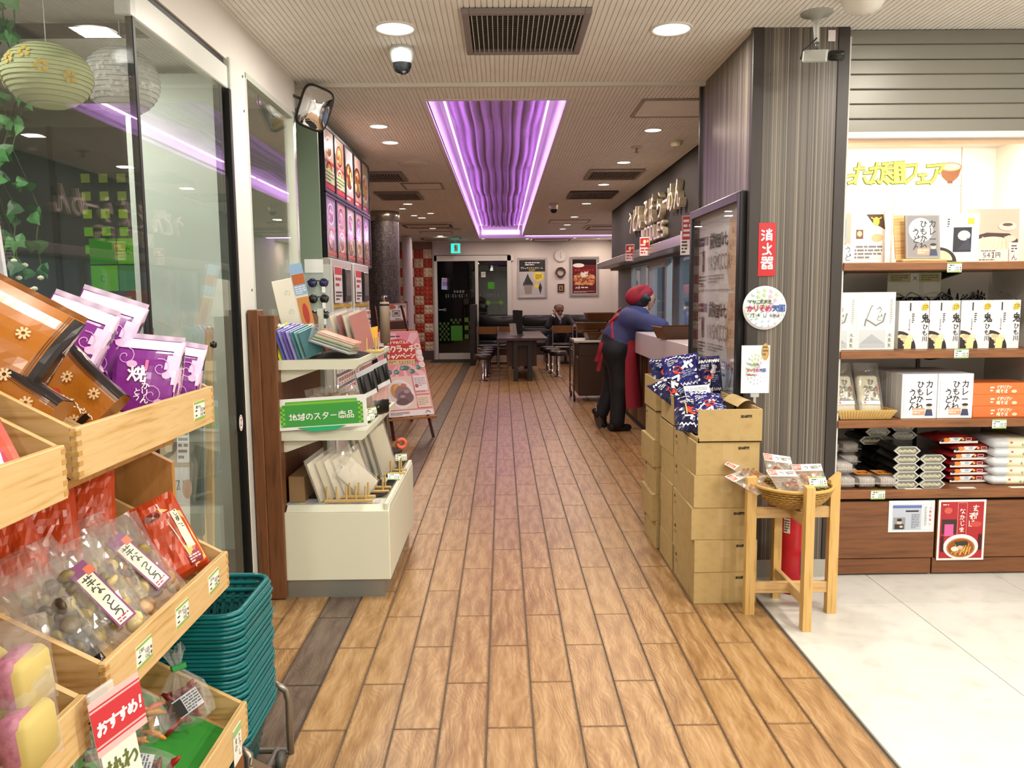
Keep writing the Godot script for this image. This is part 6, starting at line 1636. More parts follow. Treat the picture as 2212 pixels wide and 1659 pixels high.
	part(ac, "post", mb().box(Vector3(-0.14, -0.13, 0), Vector3(0.008, 0.28, 0.01)).box(Vector3(0.14, -0.13, 0), Vector3(0.008, 0.28, 0.01)), mt("3d3b38", 0.4))

func shelf_third() -> void:
	var y := 0.788
	# tray basket with two noodle packs
	var b := thing("tray_basket", "shallow woven tray basket on the third shelf", "basket", Vector3(1.785, y, -3.97))
	var m := mb()
	for k in 6:
		var f := k / 5.0
		var w := 0.125 + 0.02 * f; var d := 0.09 + 0.02 * f
		m.tube([Vector3(-w, 0.006 + 0.038 * f, d), Vector3(w, 0.006 + 0.038 * f, d), Vector3(w, 0.006 + 0.038 * f, -d), Vector3(-w, 0.006 + 0.038 * f, -d), Vector3(-w, 0.006 + 0.038 * f, d)], 0.006, 5, false)
	for k in 20: m.tube([Vector3(-0.12 + 0.24 * k / 19.0, 0.004, 0.092), Vector3(-0.14 + 0.28 * k / 19.0, 0.048, 0.114)], 0.005, 5)
	part(b, "weave", m, mt("c8a766", 0.6))
	part(b, "floor_mat", mb().box(Vector3(0, 0.004, 0), Vector3(0.25, 0.006, 0.18)), mt("b4935a", 0.7))
	for k in 2:
		var t := thing("himokawa_pack", "clear pack of flat noodles lettered ひもかわうどん, %s in the tray basket" % ["left", "right"][k], "pack", Vector3(1.72 + 0.125 * k, y + 0.02, -3.94), 0.0, "noodle packs in the tray basket")
		t.rotation.x = -0.42
		t.rotation.y = 0.05 - 0.12 * k
		part(t, "noodles", mb().smooth().box(Vector3(0, 0.105, -0.012), Vector3(0.105, 0.2, 0.035), 0.012), mt("e0dcc4", 0.5))
		part(t, "wrapper", pillow(0.125, 0.27, 0.055, 0.5, 70 + k, 14), glass("e8e6e0", 0.1, 0.1))
		var p := pr()
		p.text("ひも", -0.005, 0.15, 0.03, "1d1d1f", 0.14, true, 1.0, 1.05).text("かわ", 0.02, 0.115, 0.028, "1d1d1f", 0.14, true, 1.0, 1.05).text("うどん", -0.03, 0.12, 0.026, "1d1d1f", 0.14, true, 1.0, 1.05).poly([V2(-0.045, 0.05), V2(0.05, 0.06), V2(0.0, 0.085)], "6d7074").rect(-0.045, 0.045, 0.09, 0.018, "dfe6ea").disc(-0.03, 0.054, 0.006, 0.006, "c0403a", 10).rect(0.04, 0.1, 0.006, 0.05, "c4605a")
		part(t, "print", p.done(), printed(0.3), Vector3(0, 0, 0.012))
	# curry boxes: two rows, seven deep
	var src: Node3D
	for c in 2:
		for k in 7:
			var lab := "front white curry noodle box, %s of the pair" % ["left", "right"][c] if k == 0 else "white curry noodle box, %s back from the front in the %s row" % [NTH[k], ["left", "right"][c]]
			var at := Vector3(2.057 + 0.179 * c, y, -3.915 - 0.052 * k)
			if k == 0:
				var p := pr()
				curry_print(p, "", "1f1f22")
				p.rows(-0.08, 0.02, 0.006, 0.16, 16, "c4c4c8", 3)
				boxed("curry_noodle_box", lab, "box", at, Vector3(0.176, 0.222, 0.049), "e6e8ee", p, "curry noodle boxes on the third shelf")
			if k == 1 and src == null: src = tag(solid("curry_noodle_box", lab, "box", bxm(Vector3(0.176, 0.222, 0.049), 0.0015), mt("e6e8ee", 0.45), at, V0, "curry noodle boxes on the third shelf"), lab, "box", "curry noodle boxes on the third shelf")
			elif k > 0: copy(src, lab, at)
	for k in 3:
		var p := pr()
		p.text("イタリアン", -0.03, 0.028, 0.018, "f4ead8", 0.16, false, 0.85, 1.0, 0.15).text("焼そば", -0.03, 0.008, 0.017, "f4ead8", 0.16).rows(-0.06, 0.012, 0.022, 0.03, 2, "f4ead8", 3).disc(0.06, 0.015, 0.014, 0.008, "e8d2b0", 12)
		boxed("orange_noodle_box", "orange fried noodle box, %s of the stack of three" % ["lowest", "middle", "topmost"][k], "box", Vector3(2.485 - 0.004 * k, y + 0.0575 * k, -3.99), Vector3(0.3, 0.057, 0.17), "d8733a", p, "orange noodle boxes on the third shelf")

func shelf_bottom() -> void:
	var y := 0.441
	# rounded clear packs of soba
	var spots := [[1.7, 0, -3.93, 0], [1.8, 0, -3.93, 1], [1.905, 0, -3.93, 1], [1.695, 1, -3.95, 2], [1.7, 0, -4.13, 0], [1.8, 0, -4.13, 0], [1.8, 1, -4.13, 0], [1.7, 1, -4.13, 0], [1.7, 2, -4.13, 0], [1.8, 2, -4.13, 0]]
	var names := ["left in the front row", "middle in the front row with an orange label", "right in the front row with an orange label", "lying on the front left pack", "at the back, lower left", "at the back, lower right", "at the back, middle right", "at the back, middle left", "at the back, topmost left", "at the back, topmost right"]
	for i in spots.size():
		var s = spots[i]
		var t := thing("soba_pack", "clear rounded pack of grey soba noodles, " + names[i], "pack", Vector3(s[0], y + 0.068 * s[1], s[2]), 0.0, "soba packs on the bottom shelf")
		var bun := mb().smooth()
		for k in 9: bun.tube([Vector3(-0.034 + 0.0085 * k, 0.014, 0.066), Vector3(-0.034 + 0.0085 * k, 0.05, 0.07), Vector3(-0.034 + 0.0085 * k, 0.054, -0.06)], 0.0052, 6)
		bun.box(Vector3(0, 0.032, 0), Vector3(0.076, 0.046, 0.125), 0.012)
		part(t, "noodles", bun, mt("b0a8a2", 0.55))
		part(t, "shell", mb().smooth().box(Vector3(0, 0.0345, 0), Vector3(0.096, 0.067, 0.155), 0.02), glass("e6e6e6", 0.1, 0.08))
		part(t, "flange", mb().box(Vector3(0, 0.03, 0), Vector3(0.102, 0.0015, 0.17)), glass("f2f2f2", 0.3, 0.1))
		if s[3] == 1:
			var l := pr()
			l.rect(-0.04, -0.05, 0.08, 0.1, "e08a34").text("そば", -0.03, -0.02, 0.03, "2b2320", 0.14).rows(-0.03, 0.02, 0.06, 0.02, 2, "f2dcc0", 3)
			part(t, "top_label", l.done(), printed(0.35), Vector3(0, 0.0695, 0.0), Vector3(-PI / 2, 0, 0))
	# hexagonal clear trays
	var hexa := func(r: float) -> PackedVector2Array: return PackedVector2Array([V2(-0.066 * r, 0), V2(-0.042 * r, 0.021 * r), V2(0.042 * r, 0.021 * r), V2(0.066 * r, 0), V2(0.042 * r, -0.021 * r), V2(-0.042 * r, -0.021 * r)])
	var rimm := mb()
	var o: PackedVector2Array = hexa.call(1.0); var n: PackedVector2Array = hexa.call(0.86)
	for k in 6:
		var a := o[k]; var b := o[(k + 1) % 6]; var c := n[(k + 1) % 6]; var d := n[k]
		rimm.quad(Vector3(d.x, d.y, 0.1), Vector3(c.x, c.y, 0.1), Vector3(b.x, b.y, 0.1), Vector3(a.x, a.y, 0.1))
		rimm.quad(Vector3(a.x, a.y, 0.1), Vector3(b.x, b.y, 0.1), Vector3(b.x, b.y, 0.09), Vector3(a.x, a.y, 0.09))
	var ndl := mb().smooth()
	for k in 11: ndl.tube([Vector3(-0.044 + 0.0088 * k, -0.012, 0.088), Vector3(-0.04 + 0.008 * k, -0.002 + 0.003 * sin(k * 2.0), 0.093), Vector3(-0.044 + 0.0088 * k, -0.004, -0.08)], 0.006, 5)
	var rim_mesh := rimm.done(); var tray_mesh := mb().prism(hexa.call(0.97), -0.1, 0.088).done(); var win_mesh := mb().prism(hexa.call(0.86), 0.096, 0.0975).done(); var nd_mesh := ndl.done()
	var hs := []
	for k in 5: hs.append([1.995, y + 0.021 + 0.0425 * k, -3.96, "left column, %s" % ["lowest", "second", "third", "fourth", "topmost"][k]])
	for k in 4: hs.append([2.125, y + 0.021 + 0.0425 * k, -3.96, "right column, %s" % ["lowest", "second", "third", "topmost"][k]])
	hs.append([1.96, y + 0.245, -4.2, "at the back, upper left"]); hs.append([2.1, y + 0.225, -4.2, "at the back, upper right"]); hs.append([2.09, y + 0.27, -4.2, "at the back, topmost"]); hs.append([1.93, y + 0.2, -4.2, "at the back, below the upper left one"])
	for s in hs:
		var t := thing("noodle_tray", "six-sided black tray of pale noodles, " + s[3], "tray", Vector3(s[0], s[1], s[2]), 0.0, "six-sided noodle trays on the bottom shelf")
		part(t, "tray", tray_mesh, mt("1b1b1b", 0.3))
		part(t, "noodles", nd_mesh, mt("d9cf9a", 0.5), Vector3(0, 0, 0.003))
		part(t, "rim", rim_mesh, mt("b9bbb6", 0.3))
		part(t, "lid", win_mesh, glass("e8ece8", 0.08, 0.05))
	for k in 4: solid("tray_block", "dark stacked tray supporting the upper rear noodle trays, %s" % ["lowest", "second", "third", "topmost"][k], "tray", mb().prism(hexa.call(1.0), -0.09, 0.09), mt("1b1b1b", 0.3), Vector3(1.99 + 0.02 * (k % 2), y + 0.021 + 0.0425 * k, -4.2), V0, "rear noodle trays on the bottom shelf")
	# red ramen bags
	for k in 6:
		var t := thing("ramen_bag", "red and white ramen bag lying flat, %s of the pile" % ["lowest", "second", "third", "fourth", "fifth", "topmost, pushed left"][k], "bag", Vector3(2.355 + (0.012 if k < 4 else (0.03 if k == 4 else -0.055)), y + 0.023 + 0.0385 * k + (0.008 if k == 5 else 0.0), -4.06), 0.05 * sin(k * 3.0), "red ramen bags on the bottom shelf")
		part(t, "pouch", pillow(0.21, 0.2, 0.044, 0.35, 80 + k, 14), mt("a92a2c", 0.22), Vector3(0, 0, 0.1), Vector3(-PI / 2, 0, 0))
		var p := pr()
		p.rect(-0.1, -0.016, 0.2, 0.011, "dad6d2").poly([V2(-0.06, -0.004), V2(0.0, -0.004), V2(0.02, 0.014), V2(-0.05, 0.014)], "e6e2de").disc(-0.065, 0.002, 0.02, 0.011, "dd8a3c", 14).disc(-0.085, 0.0, 0.01, 0.009, "1c1a1a", 12).disc(-0.015, 0.006, 0.012, 0.007, "9fc0d8", 10).frame(0.035, -0.002, 0.03, 0.014, 0.002, "f0e6e2").rect(0.015, 0.0, 0.012, 0.011, "d8b85a")
		part(t, "print", p.done(), printed(0.3), Vector3(0, 0, 0.1035))
	# white wrapped packs
	for k in 5:
		var t := thing("white_noodle_pack", "white plastic noodle pack with a cream band, %s of the pile" % ["lowest", "second", "third", "fourth", "topmost"][k], "pack", Vector3(2.565 + 0.006 * (k % 2), y + 0.047 * k, -4.02), 0.0, "white noodle packs on the bottom shelf")
		part(t, "wrap", mb().smooth().box(Vector3(0, 0.0233, 0), Vector3(0.24, 0.0465, 0.24), 0.018), mt("cfd4da", 0.2))
		part(t, "band", mb().smooth().box(Vector3(0.02, 0.0234, 0), Vector3(0.15, 0.0468, 0.242), 0.016), mt("e8e2c6", 0.45))
		part(t, "print", pr().text("そばそば", 0.02, 0.012, 0.014, "4a4640", 0.1, false, 1.0, 1.4).rect(-0.035, 0.026, 0.012, 0.01, "d05a4a").done(), printed(), Vector3(0, 0, 0.1212))

# ---------------------------------------------------------------- white gondola with local goods
func display_fixture() -> void:
	var cream := mt("d9dbc9", 0.4)
	var t := thing("display_shelf", "white metal gondola shelf with a brown wooden back beside the glass", "shelf", Vector3(-0.8, 0, -4.15))
	part(t, "back_post", mb().box(Vector3(-0.325, 0.68, 0.49), Vector3(0.05, 1.36, 0.09), 0.004), mats["brown_y"])
	part(t, "back_post", mb().box(Vector3(-0.265, 0.67, 0.485), Vector3(0.075, 1.33, 0.075), 0.004), mats["brown_y"])
	part(t, "back_panel", mb().box(Vector3(-0.27, 0.66, 0.0), Vector3(0.03, 1.3, 0.95)), mats["brown_y"])
	part(t, "back_post", mb().box(Vector3(-0.27, 0.66, -0.49), Vector3(0.06, 1.32, 0.06), 0.004), mats["brown_y"])
	part(t, "upright", mb().box(Vector3(-0.245, 0.75, -0.46), Vector3(0.03, 1.2, 0.03)), mt("b9beb2", 0.4))
	for a in [[1.129, 0.14], [0.8, 0.165]]:
		var r: float = a[1]
		part(t, "shelf_board", mb().prism(PackedVector2Array([V2(-0.25, 0), V2(r, 0), V2(r, -0.026), V2(r - 0.02, -0.045), V2(-0.23, -0.045), V2(-0.25, -0.026)]), -0.5, 0.5), cream, Vector3(0, a[0], 0))
		part(t, "bracket", mb().prism(PackedVector2Array([V2(0, 0), V2(0.2, 0), V2(0.03, -0.06), V2(0, -0.06)]), -0.003, 0.003), cream, Vector3(-0.245, a[0] - 0.045, 0.46))
	part(t, "base_cabinet", mb().box(Vector3(0.007, 0.25, 0.0), Vector3(0.506, 0.33, 1.0), 0.004), cream)
	part(t, "base_top", mb().prism(PackedVector2Array([V2(-0.5, 0), V2(0.5, 0), V2(0.47, 0.028), V2(-0.47, 0.028)]), -0.25, 0.23), cream, Vector3(0.01, 0.415, 0), Vector3(0, -PI / 2, 0))
	part(t, "front_lip", mb().box(Vector3(0.245, 0.43, 0), Vector3(0.022, 0.05, 0.99), 0.004), cream)
	part(t, "plinth", mb().box(Vector3(-0.01, 0.042, 0.0), Vector3(0.48, 0.084, 0.98)), mt("8d8f8a", 0.35, 0.5))
	# pastel paper and black cloth on the base
	var pp := pr()
	pp.rect(-0.23, 0.38, 0.44, 0.09, "cfd2c0")
	for k in 16: pp.poly([V2(-0.22 + 0.027 * k, 0.382), V2(-0.195 + 0.027 * k, 0.4), V2(-0.2 + 0.027 * k, 0.46), V2(-0.222 + 0.027 * k, 0.44)], ["a8b0d0", "b3c4a0", "d8d6c0", "c0b4cc"][k % 4])
	var pap := thing("patterned_paper", "pastel patterned paper lining the top of the white base cabinet", "paper", Vector3(-0.8, 0.4435, -4.15))
	part(pap, "sheet", mb().box(Vector3(-0.01, -0.0002, 0.425), Vector3(0.44, 0.0004, 0.09)), mt("d9d9cc", 0.6))
	part(pap, "print", pp.done(), printed(), Vector3(0, 0, 0), Vector3(-PI / 2, 0, 0))
	pap.get_node("print").position = Vector3(0, 0.0, 0.85)
	var cloth := mt("141416", 0.85)
	solid("black_cloth", "black cloth spread over the white base cabinet", "cloth", mb().smooth().sheet(func(u, v): return Vector3(-0.21 + 0.44 * u, 0.003 + 0.004 * sin(u * 9.0 + v * 7.0) + 0.012 * maxf(0.0, u - 0.9) * 10.0, 0.36 - 0.84 * v), 24, 24), cloth, Vector3(-0.8, 0.4435, -4.15))
	solid("black_cloth", "black cloth under the cards on the upper shelf", "cloth", mb().smooth().sheet(func(u, v): return Vector3(-0.12 + 0.25 * u, 0.003 + 0.03 * maxf(0.0, sin(PI * u) * sin(2.0 * PI * v)), 0.44 - 0.85 * v), 20, 24), cloth, Vector3(-0.8, 1.1295, -4.15))
	solid("black_cloth", "black cloth along the edge of the lower shelf", "cloth", mb().smooth().sheet(func(u, v): return Vector3(-0.05 + 0.2 * u, 0.003 + 0.006 * sin(u * 7.0 + v * 9.0), 0.3 - 0.75 * v), 16, 20), cloth, Vector3(-0.8, 0.8005, -4.15))
	solid("long_carton", "long narrow brown carton on the base cabinet", "box", bxm(Vector3(0.075, 0.125, 0.6), 0.002), mt("8f7350", 0.7), Vector3(-0.985, 0.4445, -4.02))
	# green sign
	var s := thing("green_sign", "green sign lettered 地域のスター商品 on the lower white shelf", "sign", Vector3(-0.832, 0.816, -3.635), 0.0)
	s.rotation = Vector3(-0.12, 0, 0.055)
	part(s, "board", mb().box(Vector3(0, 0.07, 0), Vector3(0.415, 0.145, 0.005), 0.001), mt("e8ebea", 0.4))
	var p := pr()
	p.rect(-0.19, 0.012, 0.38, 0.095, "3d9a3e").rect(-0.18, 0.1, 0.36, 0.014, "3d9a3e").rect(-0.165, 0.11, 0.33, 0.018, "58ad3a").rect(-0.16, 0.114, 0.32, 0.006, "8ac23a")
	for k in 9:
		p.rect(-0.19 + 0.011 * (k % 2), 0.014 + 0.0105 * k, 0.011, 0.0105, "8ac23a"); p.rect(0.168 + 0.011 * (k % 2), 0.014 + 0.0105 * k, 0.011, 0.0105, "8ac23a")
	p.text("地域のスター商品", -0.148, 0.042, 0.033, "f4f8f2", 0.12, false, 1.0, 1.13)
	part(s, "print", p.done(), printed(), Vector3(0, 0, 0.0026))
	part(s, "foot", mb().prism(PackedVector2Array([V2(-0.11, 0.008), V2(0.11, 0.008), V2(0.06, -0.012), V2(-0.05, -0.014)]), -0.02, 0.012), mt("2fae77", 0.25))
	# leaning white board and a flyer on the upper shelf
	var b := thing("leaning_board", "cream panel leaning on the upper shelf with a flyer taped on", "board", Vector3(-0.935, 1.132, -3.78))
	b.rotation = Vector3(-0.1, 0.1, 0.2)
	part(b, "panel", mb().box(Vector3(0, 0.19, 0), Vector3(0.15, 0.38, 0.008), 0.002), mt("e6e4d6", 0.5))
	p = pr()
	for k in 3: p.text("の", -0.03, 0.12 + 0.09 * k, 0.03, "c9c8bc", 0.08)
	p.rect(0.02, 0.29, 0.06, 0.15, "8fb2d8").rect(0.022, 0.34, 0.056, 0.05, "b5622c").rows(0.025, 0.295, 0.05, 0.04, 4, "dfe8f2", 3).rect(0.022, 0.12, 0.056, 0.16, "c98a4a").disc(0.05, 0.2, 0.014, 0.05, "b23a2c").rect(0.03, 0.13, 0.04, 0.02, "f0e8e0").rect(0.02, 0.09, 0.06, 0.03, "f0f0ee")
	part(b, "flyer", p.done(), printed(), Vector3(0, 0, 0.0042))
	var cols := ["d8dc3a", "5d62b4", "8a86c8", "6a5aa8", "9a9ad0", "4a7c8c", "6f9a9c", "3c6a74"]
	for k in 8:
		var f := thing("plastic_folder", "thin plastic folder leaning on the upper shelf, %s, %s from the left" % [["yellow", "blue", "lilac", "violet", "pale lilac", "teal", "pale teal", "dark teal"][k], NTH[k]], "folder", Vector3(-0.99 + 0.018 * k, 1.134, -3.705), 0.5, "folders leaning on the upper shelf")
		f.rotation = Vector3(-0.05, 0.9, 0.32)
		part(f, "sleeve", mb().box(Vector3(0, 0.08, 0), Vector3(0.11, 0.155 - 0.004 * k, 0.004), 0.001), mt(cols[k], 0.3))
		part(f, "tab", mb().box(Vector3(0, 0.16 - 0.004 * k, 0), Vector3(0.03, 0.012, 0.0035)), mt("e2e2e2", 0.4))
	var ac := thing("acrylic_tray", "clear acrylic tray of sloping cards on the upper shelf", "tray", Vector3(-0.79, 1.1365, -3.72))
	ac.rotation = Vector3(0.0, -0.1, -0.32)
	part(ac, "shell", mb().box(Vector3(0.0, 0.004, 0), Vector3(0.2, 0.004, 0.13)).box(Vector3(-0.1, 0.04, 0), Vector3(0.004, 0.08, 0.13)).box(Vector3(0, 0.03, 0.065), Vector3(0.2, 0.06, 0.003)).box(Vector3(0.1, 0.018, 0), Vector3(0.004, 0.036, 0.13)), glass("dfe6ea", 0.12, 0.03))
	ac.position.y += 0.045
	for k in 9:
		var c := thing("sloping_card", "packaged card in the acrylic tray, %s, %s from the bottom" % [["white", "black", "pale green", "black", "lime", "white", "orange", "white", "salmon"][k], NTH[k]], "card", Vector3(-0.79 + 0.003 * k, 1.1875 + 0.0048 * k, -3.72), 0.0, "cards in the acrylic tray")
		c.rotation = Vector3(0, -0.1, -0.32)
		part(c, "sleeve", mb().box(Vector3(0, 0.002, -0.004 * k), Vector3(0.185, 0.0036, 0.115), 0.0008), mt(["dfe2dc", "26282a", "b9d8a0", "2a2c2c", "a8c84a", "e2e2de", "d0763c", "e6e2de", "d89a80"][k], 0.25))
		part(c, "barcode", pr().rows(-0.02, 0.05, 0.04, 0.012, 2, "3a3a3a", k + 2).done(), printed(), Vector3(0.05, 0.0041, 0.05), Vector3(-PI / 2, 0, 0))
	for k in 4:
		var c := thing("bagged_postcard", "bagged postcard standing in the rack on the upper shelf, %s from the left" % NTH[k], "card", Vector3(-0.78 + 0.032 * k, 1.145, -4.02), 0.0, "bagged postcards on the upper shelf")
		c.rotation = Vector3(-0.1, 1.05, 0.22)
		part(c, "card", mb().box(Vector3(0, 0.1, 0), Vector3(0.13, 0.19, 0.003)), mt(["d6cdb8", "8a3a30", "cfc6ae", "a04a3e"][k], 0.4))
		part(c, "sleeve", mb().box(Vector3(0, 0.105, 0), Vector3(0.14, 0.21, 0.005)), glass("e8e8e6", 0.12, 0.08))
	bamboo_rack("bamboo_rack", "small bamboo card rack at the end of the upper shelf", Vector3(-0.7, 1.133, -4.05), 4)
	solid("yellow_tag", "bright yellow tag standing on the upper shelf", "tag", mb().prism(PackedVector2Array([V2(-0.02, 0), V2(0.02, 0.01), V2(0.025, 0.11), V2(-0.03, 0.1)]), -0.006, 0.006), mt("e0a92c", 0.4), Vector3(-0.68, 1.15, -4.2), Vector3(0, 0.3, 0))
	for k in 6:
		var c := thing("brown_snack_sleeve", "small reddish packet behind the cards on the upper shelf, %s from the left" % NTH[k], "packet", Vector3(-0.9 + 0.025 * k, 1.133, -4.12 - 0.01 * k), 0.0, "reddish packets on the upper shelf")
		c.rotation = Vector3(-0.1, 0.8, 0.25)
		part(c, "pouch", pillow(0.09, 0.12, 0.014, 0.5, 20 + k, 8, true), mt(["7a4a38", "8a5644", "6d4034"][k % 3], 0.3))
		part(c, "header", mb().box(Vector3(0, 0.11, 0), Vector3(0.085, 0.025, 0.004)), mt("c4a494", 0.4))
	# packets hung under the upper shelf
	for k in 2:
		var c := thing("hanging_strap_pack", "black and silver strap pack hanging under the upper shelf, %s" % ["left one", "right one"][k], "pack", Vector3(-0.66 + 0.02 * k, 1.06 + 0.01 * k, -3.78 - 0.32 * k), 0.0, "strap packs under the upper shelf")
		c.rotation = Vector3(0, 0.9, 0.28)
		part(c, "backing_card", mb().box(Vector3(0, -0.06, 0), Vector3(0.11, 0.13, 0.004), 0.001), mt("3a3b3d", 0.4))
		part(c, "header", mb().box(Vector3(0, 0.0, 0.003), Vector3(0.11, 0.024, 0.004)), mt("b9bcc0", 0.3))
		for q in 2: part(c, "strap", mb().smooth().box(Vector3(-0.028 + 0.055 * q, -0.055, 0.007), Vector3(0.022, 0.085, 0.008), 0.003), mt("15161c", 0.3))
		part(c, "barcode_label", mb().box(Vector3(0, -0.112, 0.003), Vector3(0.09, 0.022, 0.003)), mt("d3d6d8", 0.4))
		part(c, "hook", mb().smooth().tube([Vector3(0, 0.012, 0), Vector3(0, 0.03, 0.002), Vector3(-0.004, 0.045, 0)], 0.002, 5), mt("c0c0c0", 0.2, 0.9))
	for k in 7:
		var c := thing("wrapped_sweet_pack", "clear-wrapped brown pack behind the green sign, %s from the left" % NTH[k], "pack", Vector3(-0.9 + 0.036 * k, 0.803, -3.9 - 0.02 * k), 0.0, "wrapped packs on the lower shelf")
		c.rotation = Vector3(-0.15, 0.7, 0.12)
		part(c, "filling", mb().smooth().box(Vector3(0, 0.075, 0), Vector3(0.08, 0.13, 0.014), 0.006), mt(["8a6a4c", "b39a7c", "7a5240", "c0a88a"][k % 4], 0.5))
		part(c, "wrapper", pillow(0.1, 0.17, 0.03, 0.7, 40 + k, 10, true), glass("dcd6cc", 0.18, 0.1))
	var pk := thing("pink_pack", "pink and black pack at the right end of the lower shelf", "pack", Vector3(-0.66, 0.803, -4.15), 0.8)
	part(pk, "pouch", pillow(0.15, 0.2, 0.03, 0.5, 55, 10, true), mt("c9a3a0", 0.3))
	part(pk, "lower_half", mb().smooth().box(Vector3(0, 0.04, 0.0), Vector3(0.14, 0.08, 0.036), 0.01), mt("1c1a1a", 0.3))
	for k in 3: price_tag(Vector3(-0.655 - 0.01 * k, 0.83 + 0.012 * k, -3.86 - 0.13 * k), Vector3(-0.2, 0.6, 0.1), "price tag standing on the lower white shelf, %s" % ["nearest", "middle", "farthest"][k], 0.8)
	# bagged towels in bamboo racks on the base
	bamboo_rack("bamboo_rack", "bamboo rack of bagged towels nearest on the base cabinet", Vector3(-0.735, 0.452, -3.72), 5)
	bamboo_rack("bamboo_rack", "second bamboo rack of bagged towels on the base cabinet", Vector3(-0.66, 0.452, -3.9), 4)
	bamboo_rack("bamboo_rack", "bamboo rack of bagged towels at the far end of the base", Vector3(-0.63, 0.452, -4.3), 4)
	for k in 11:
		var near := k < 6
		var c := thing("bagged_towel", "folded cream towel in a clear bag, %s from the left in the %s" % [NTH[k if near else k - 6], "near racks" if near else "far rack"], "towel", Vector3(-0.84 + 0.038 * k, 0.462, -3.75 - 0.022 * k) if near else Vector3(-0.76 + 0.034 * (k - 6), 0.462, -4.27), 0.0, "bagged towels on the base cabinet")
		c.rotation = Vector3(-0.06, 1.0 - 0.05 * k if near else 0.9, 0.34 if k != 5 else 0.8) if near else Vector3(-0.05, 0.95, 0.3)
		var hgt := 0.235 if near else 0.3
		part(c, "towel", mb().smooth().box(Vector3(0, hgt * 0.46, 0), Vector3(0.115, hgt * 0.88, 0.009), 0.004), mt(["d8d3c2", "cfc9b4", "ddd8ca"][k % 3], 0.8))
		part(c, "bag", pillow(0.135, hgt, 0.022, 0.5, 60 + k, 10, true), glass("e6e4dc", 0.14, 0.1))
	price_tag(Vector3(-0.58, 0.475, -4.12), Vector3(-0.8, 0.3, -0.1), "price tag lying on the black cloth of the base", 0.9)
	price_tag(Vector3(-0.575, 0.52, -4.4), Vector3(-0.3, 0.2, 0.0), "price tag at the far rack of the base", 0.9)
	var ft := thing("foam_shape", "small coral foam ring hanging at the far rack", "ornament", Vector3(-0.585, 0.58, -4.5), 0.3)
	var fr := []
	for j in 13: fr.append(Vector3(cos(TAU * j / 12) * 0.024, sin(TAU * j / 12) * 0.024, 0))
	part(ft, "ring", mb().smooth().tube(fr, 0.011, 8, false), mt("d8664a", 0.6))
	part(ft, "hook", mb().tube([Vector3(0, 0.03, 0), Vector3(-0.004, 0.06, 0)], 0.0016, 5), mt("b0b0b0", 0.3, 0.8))
	# sunglasses on a clear rack beyond
	var rk := thing("sunglasses_rack", "clear upright rack with a white header for sunglasses", "rack", Vector3(-1.1, 0, -4.82))
	part(rk, "panel", mb().box(Vector3(0, 1.3, 0), Vector3(0.16, 0.62, 0.006)), glass("cfd8d6", 0.25, 0.1))
	part(rk, "stand", mb().box(Vector3(0, 0.5, 0), Vector3(0.04, 1.0, 0.03)).box(Vector3(0, 0.015, 0), Vector3(0.2, 0.03, 0.2)), mt("2a2a2a", 0.4))
	part(rk, "header", mb().box(Vector3(-0.02, 1.6, 0.006), Vector3(0.11, 0.08, 0.004)), mt("d8dcda", 0.4))
	for k in 4:
		var g := thing("sunglasses", "pair of dark sunglasses on the clear rack, %s from the top" % NTH[k], "sunglasses", Vector3(-1.095, 1.5 - 0.095 * k, -4.8), 0.35, "sunglasses on the clear rack")
		for q: float in [-1, 1]:
			part(g, "lens", mb().smooth().lathe(V0, [V2(0.001, 0.004), V2(0.02, 0.003), V2(0.027, -0.002), V2(0.001, -0.003)], 16), mt("1a1c4a" if k == 0 else "131416", 0.08), Vector3(q * 0.033, 0, 0.004), Vector3(PI / 2, 0, 0))
			part(g, "temple", mb().tube([Vector3(q * 0.062, 0.005, 0), Vector3(q * 0.058, 0.003, -0.014)], 0.003, 5), mt("1a1a1a", 0.3))
		part(g, "bridge", mb().tube([Vector3(-0.062, 0.01, 0), Vector3(0, 0.012, 0.006), Vector3(0.062, 0.01, 0)], 0.004, 6), mt("1a1a1a", 0.3))
		part(g, "tag", mb().box(Vector3(0.03, -0.04, 0.004), Vector3(0.02, 0.035, 0.001)), mt("d8dad8", 0.5))

func bamboo_rack(called: String, label: String, at: Vector3, n: int) -> void:
	var t := thing(called, label, "rack", at, 0.0, "bamboo racks on the gondola")
	var m: Material = mt("c3a468", 0.5)
	for z: float in [0.03, -0.05]: part(t, "rail", mb().box(Vector3(0, 0.006, z), Vector3(0.05 * n - 0.02, 0.014, 0.016), 0.003), m)
	for k in n:
		for z: float in [0.03, -0.05]: part(t, "peg", mb().cyl(Vector3(-0.025 * (n - 1) + 0.045 * k, 0.012, z), Vector3(-0.025 * (n - 1) + 0.045 * k, 0.075, z), 0.005, -1, 8), m)

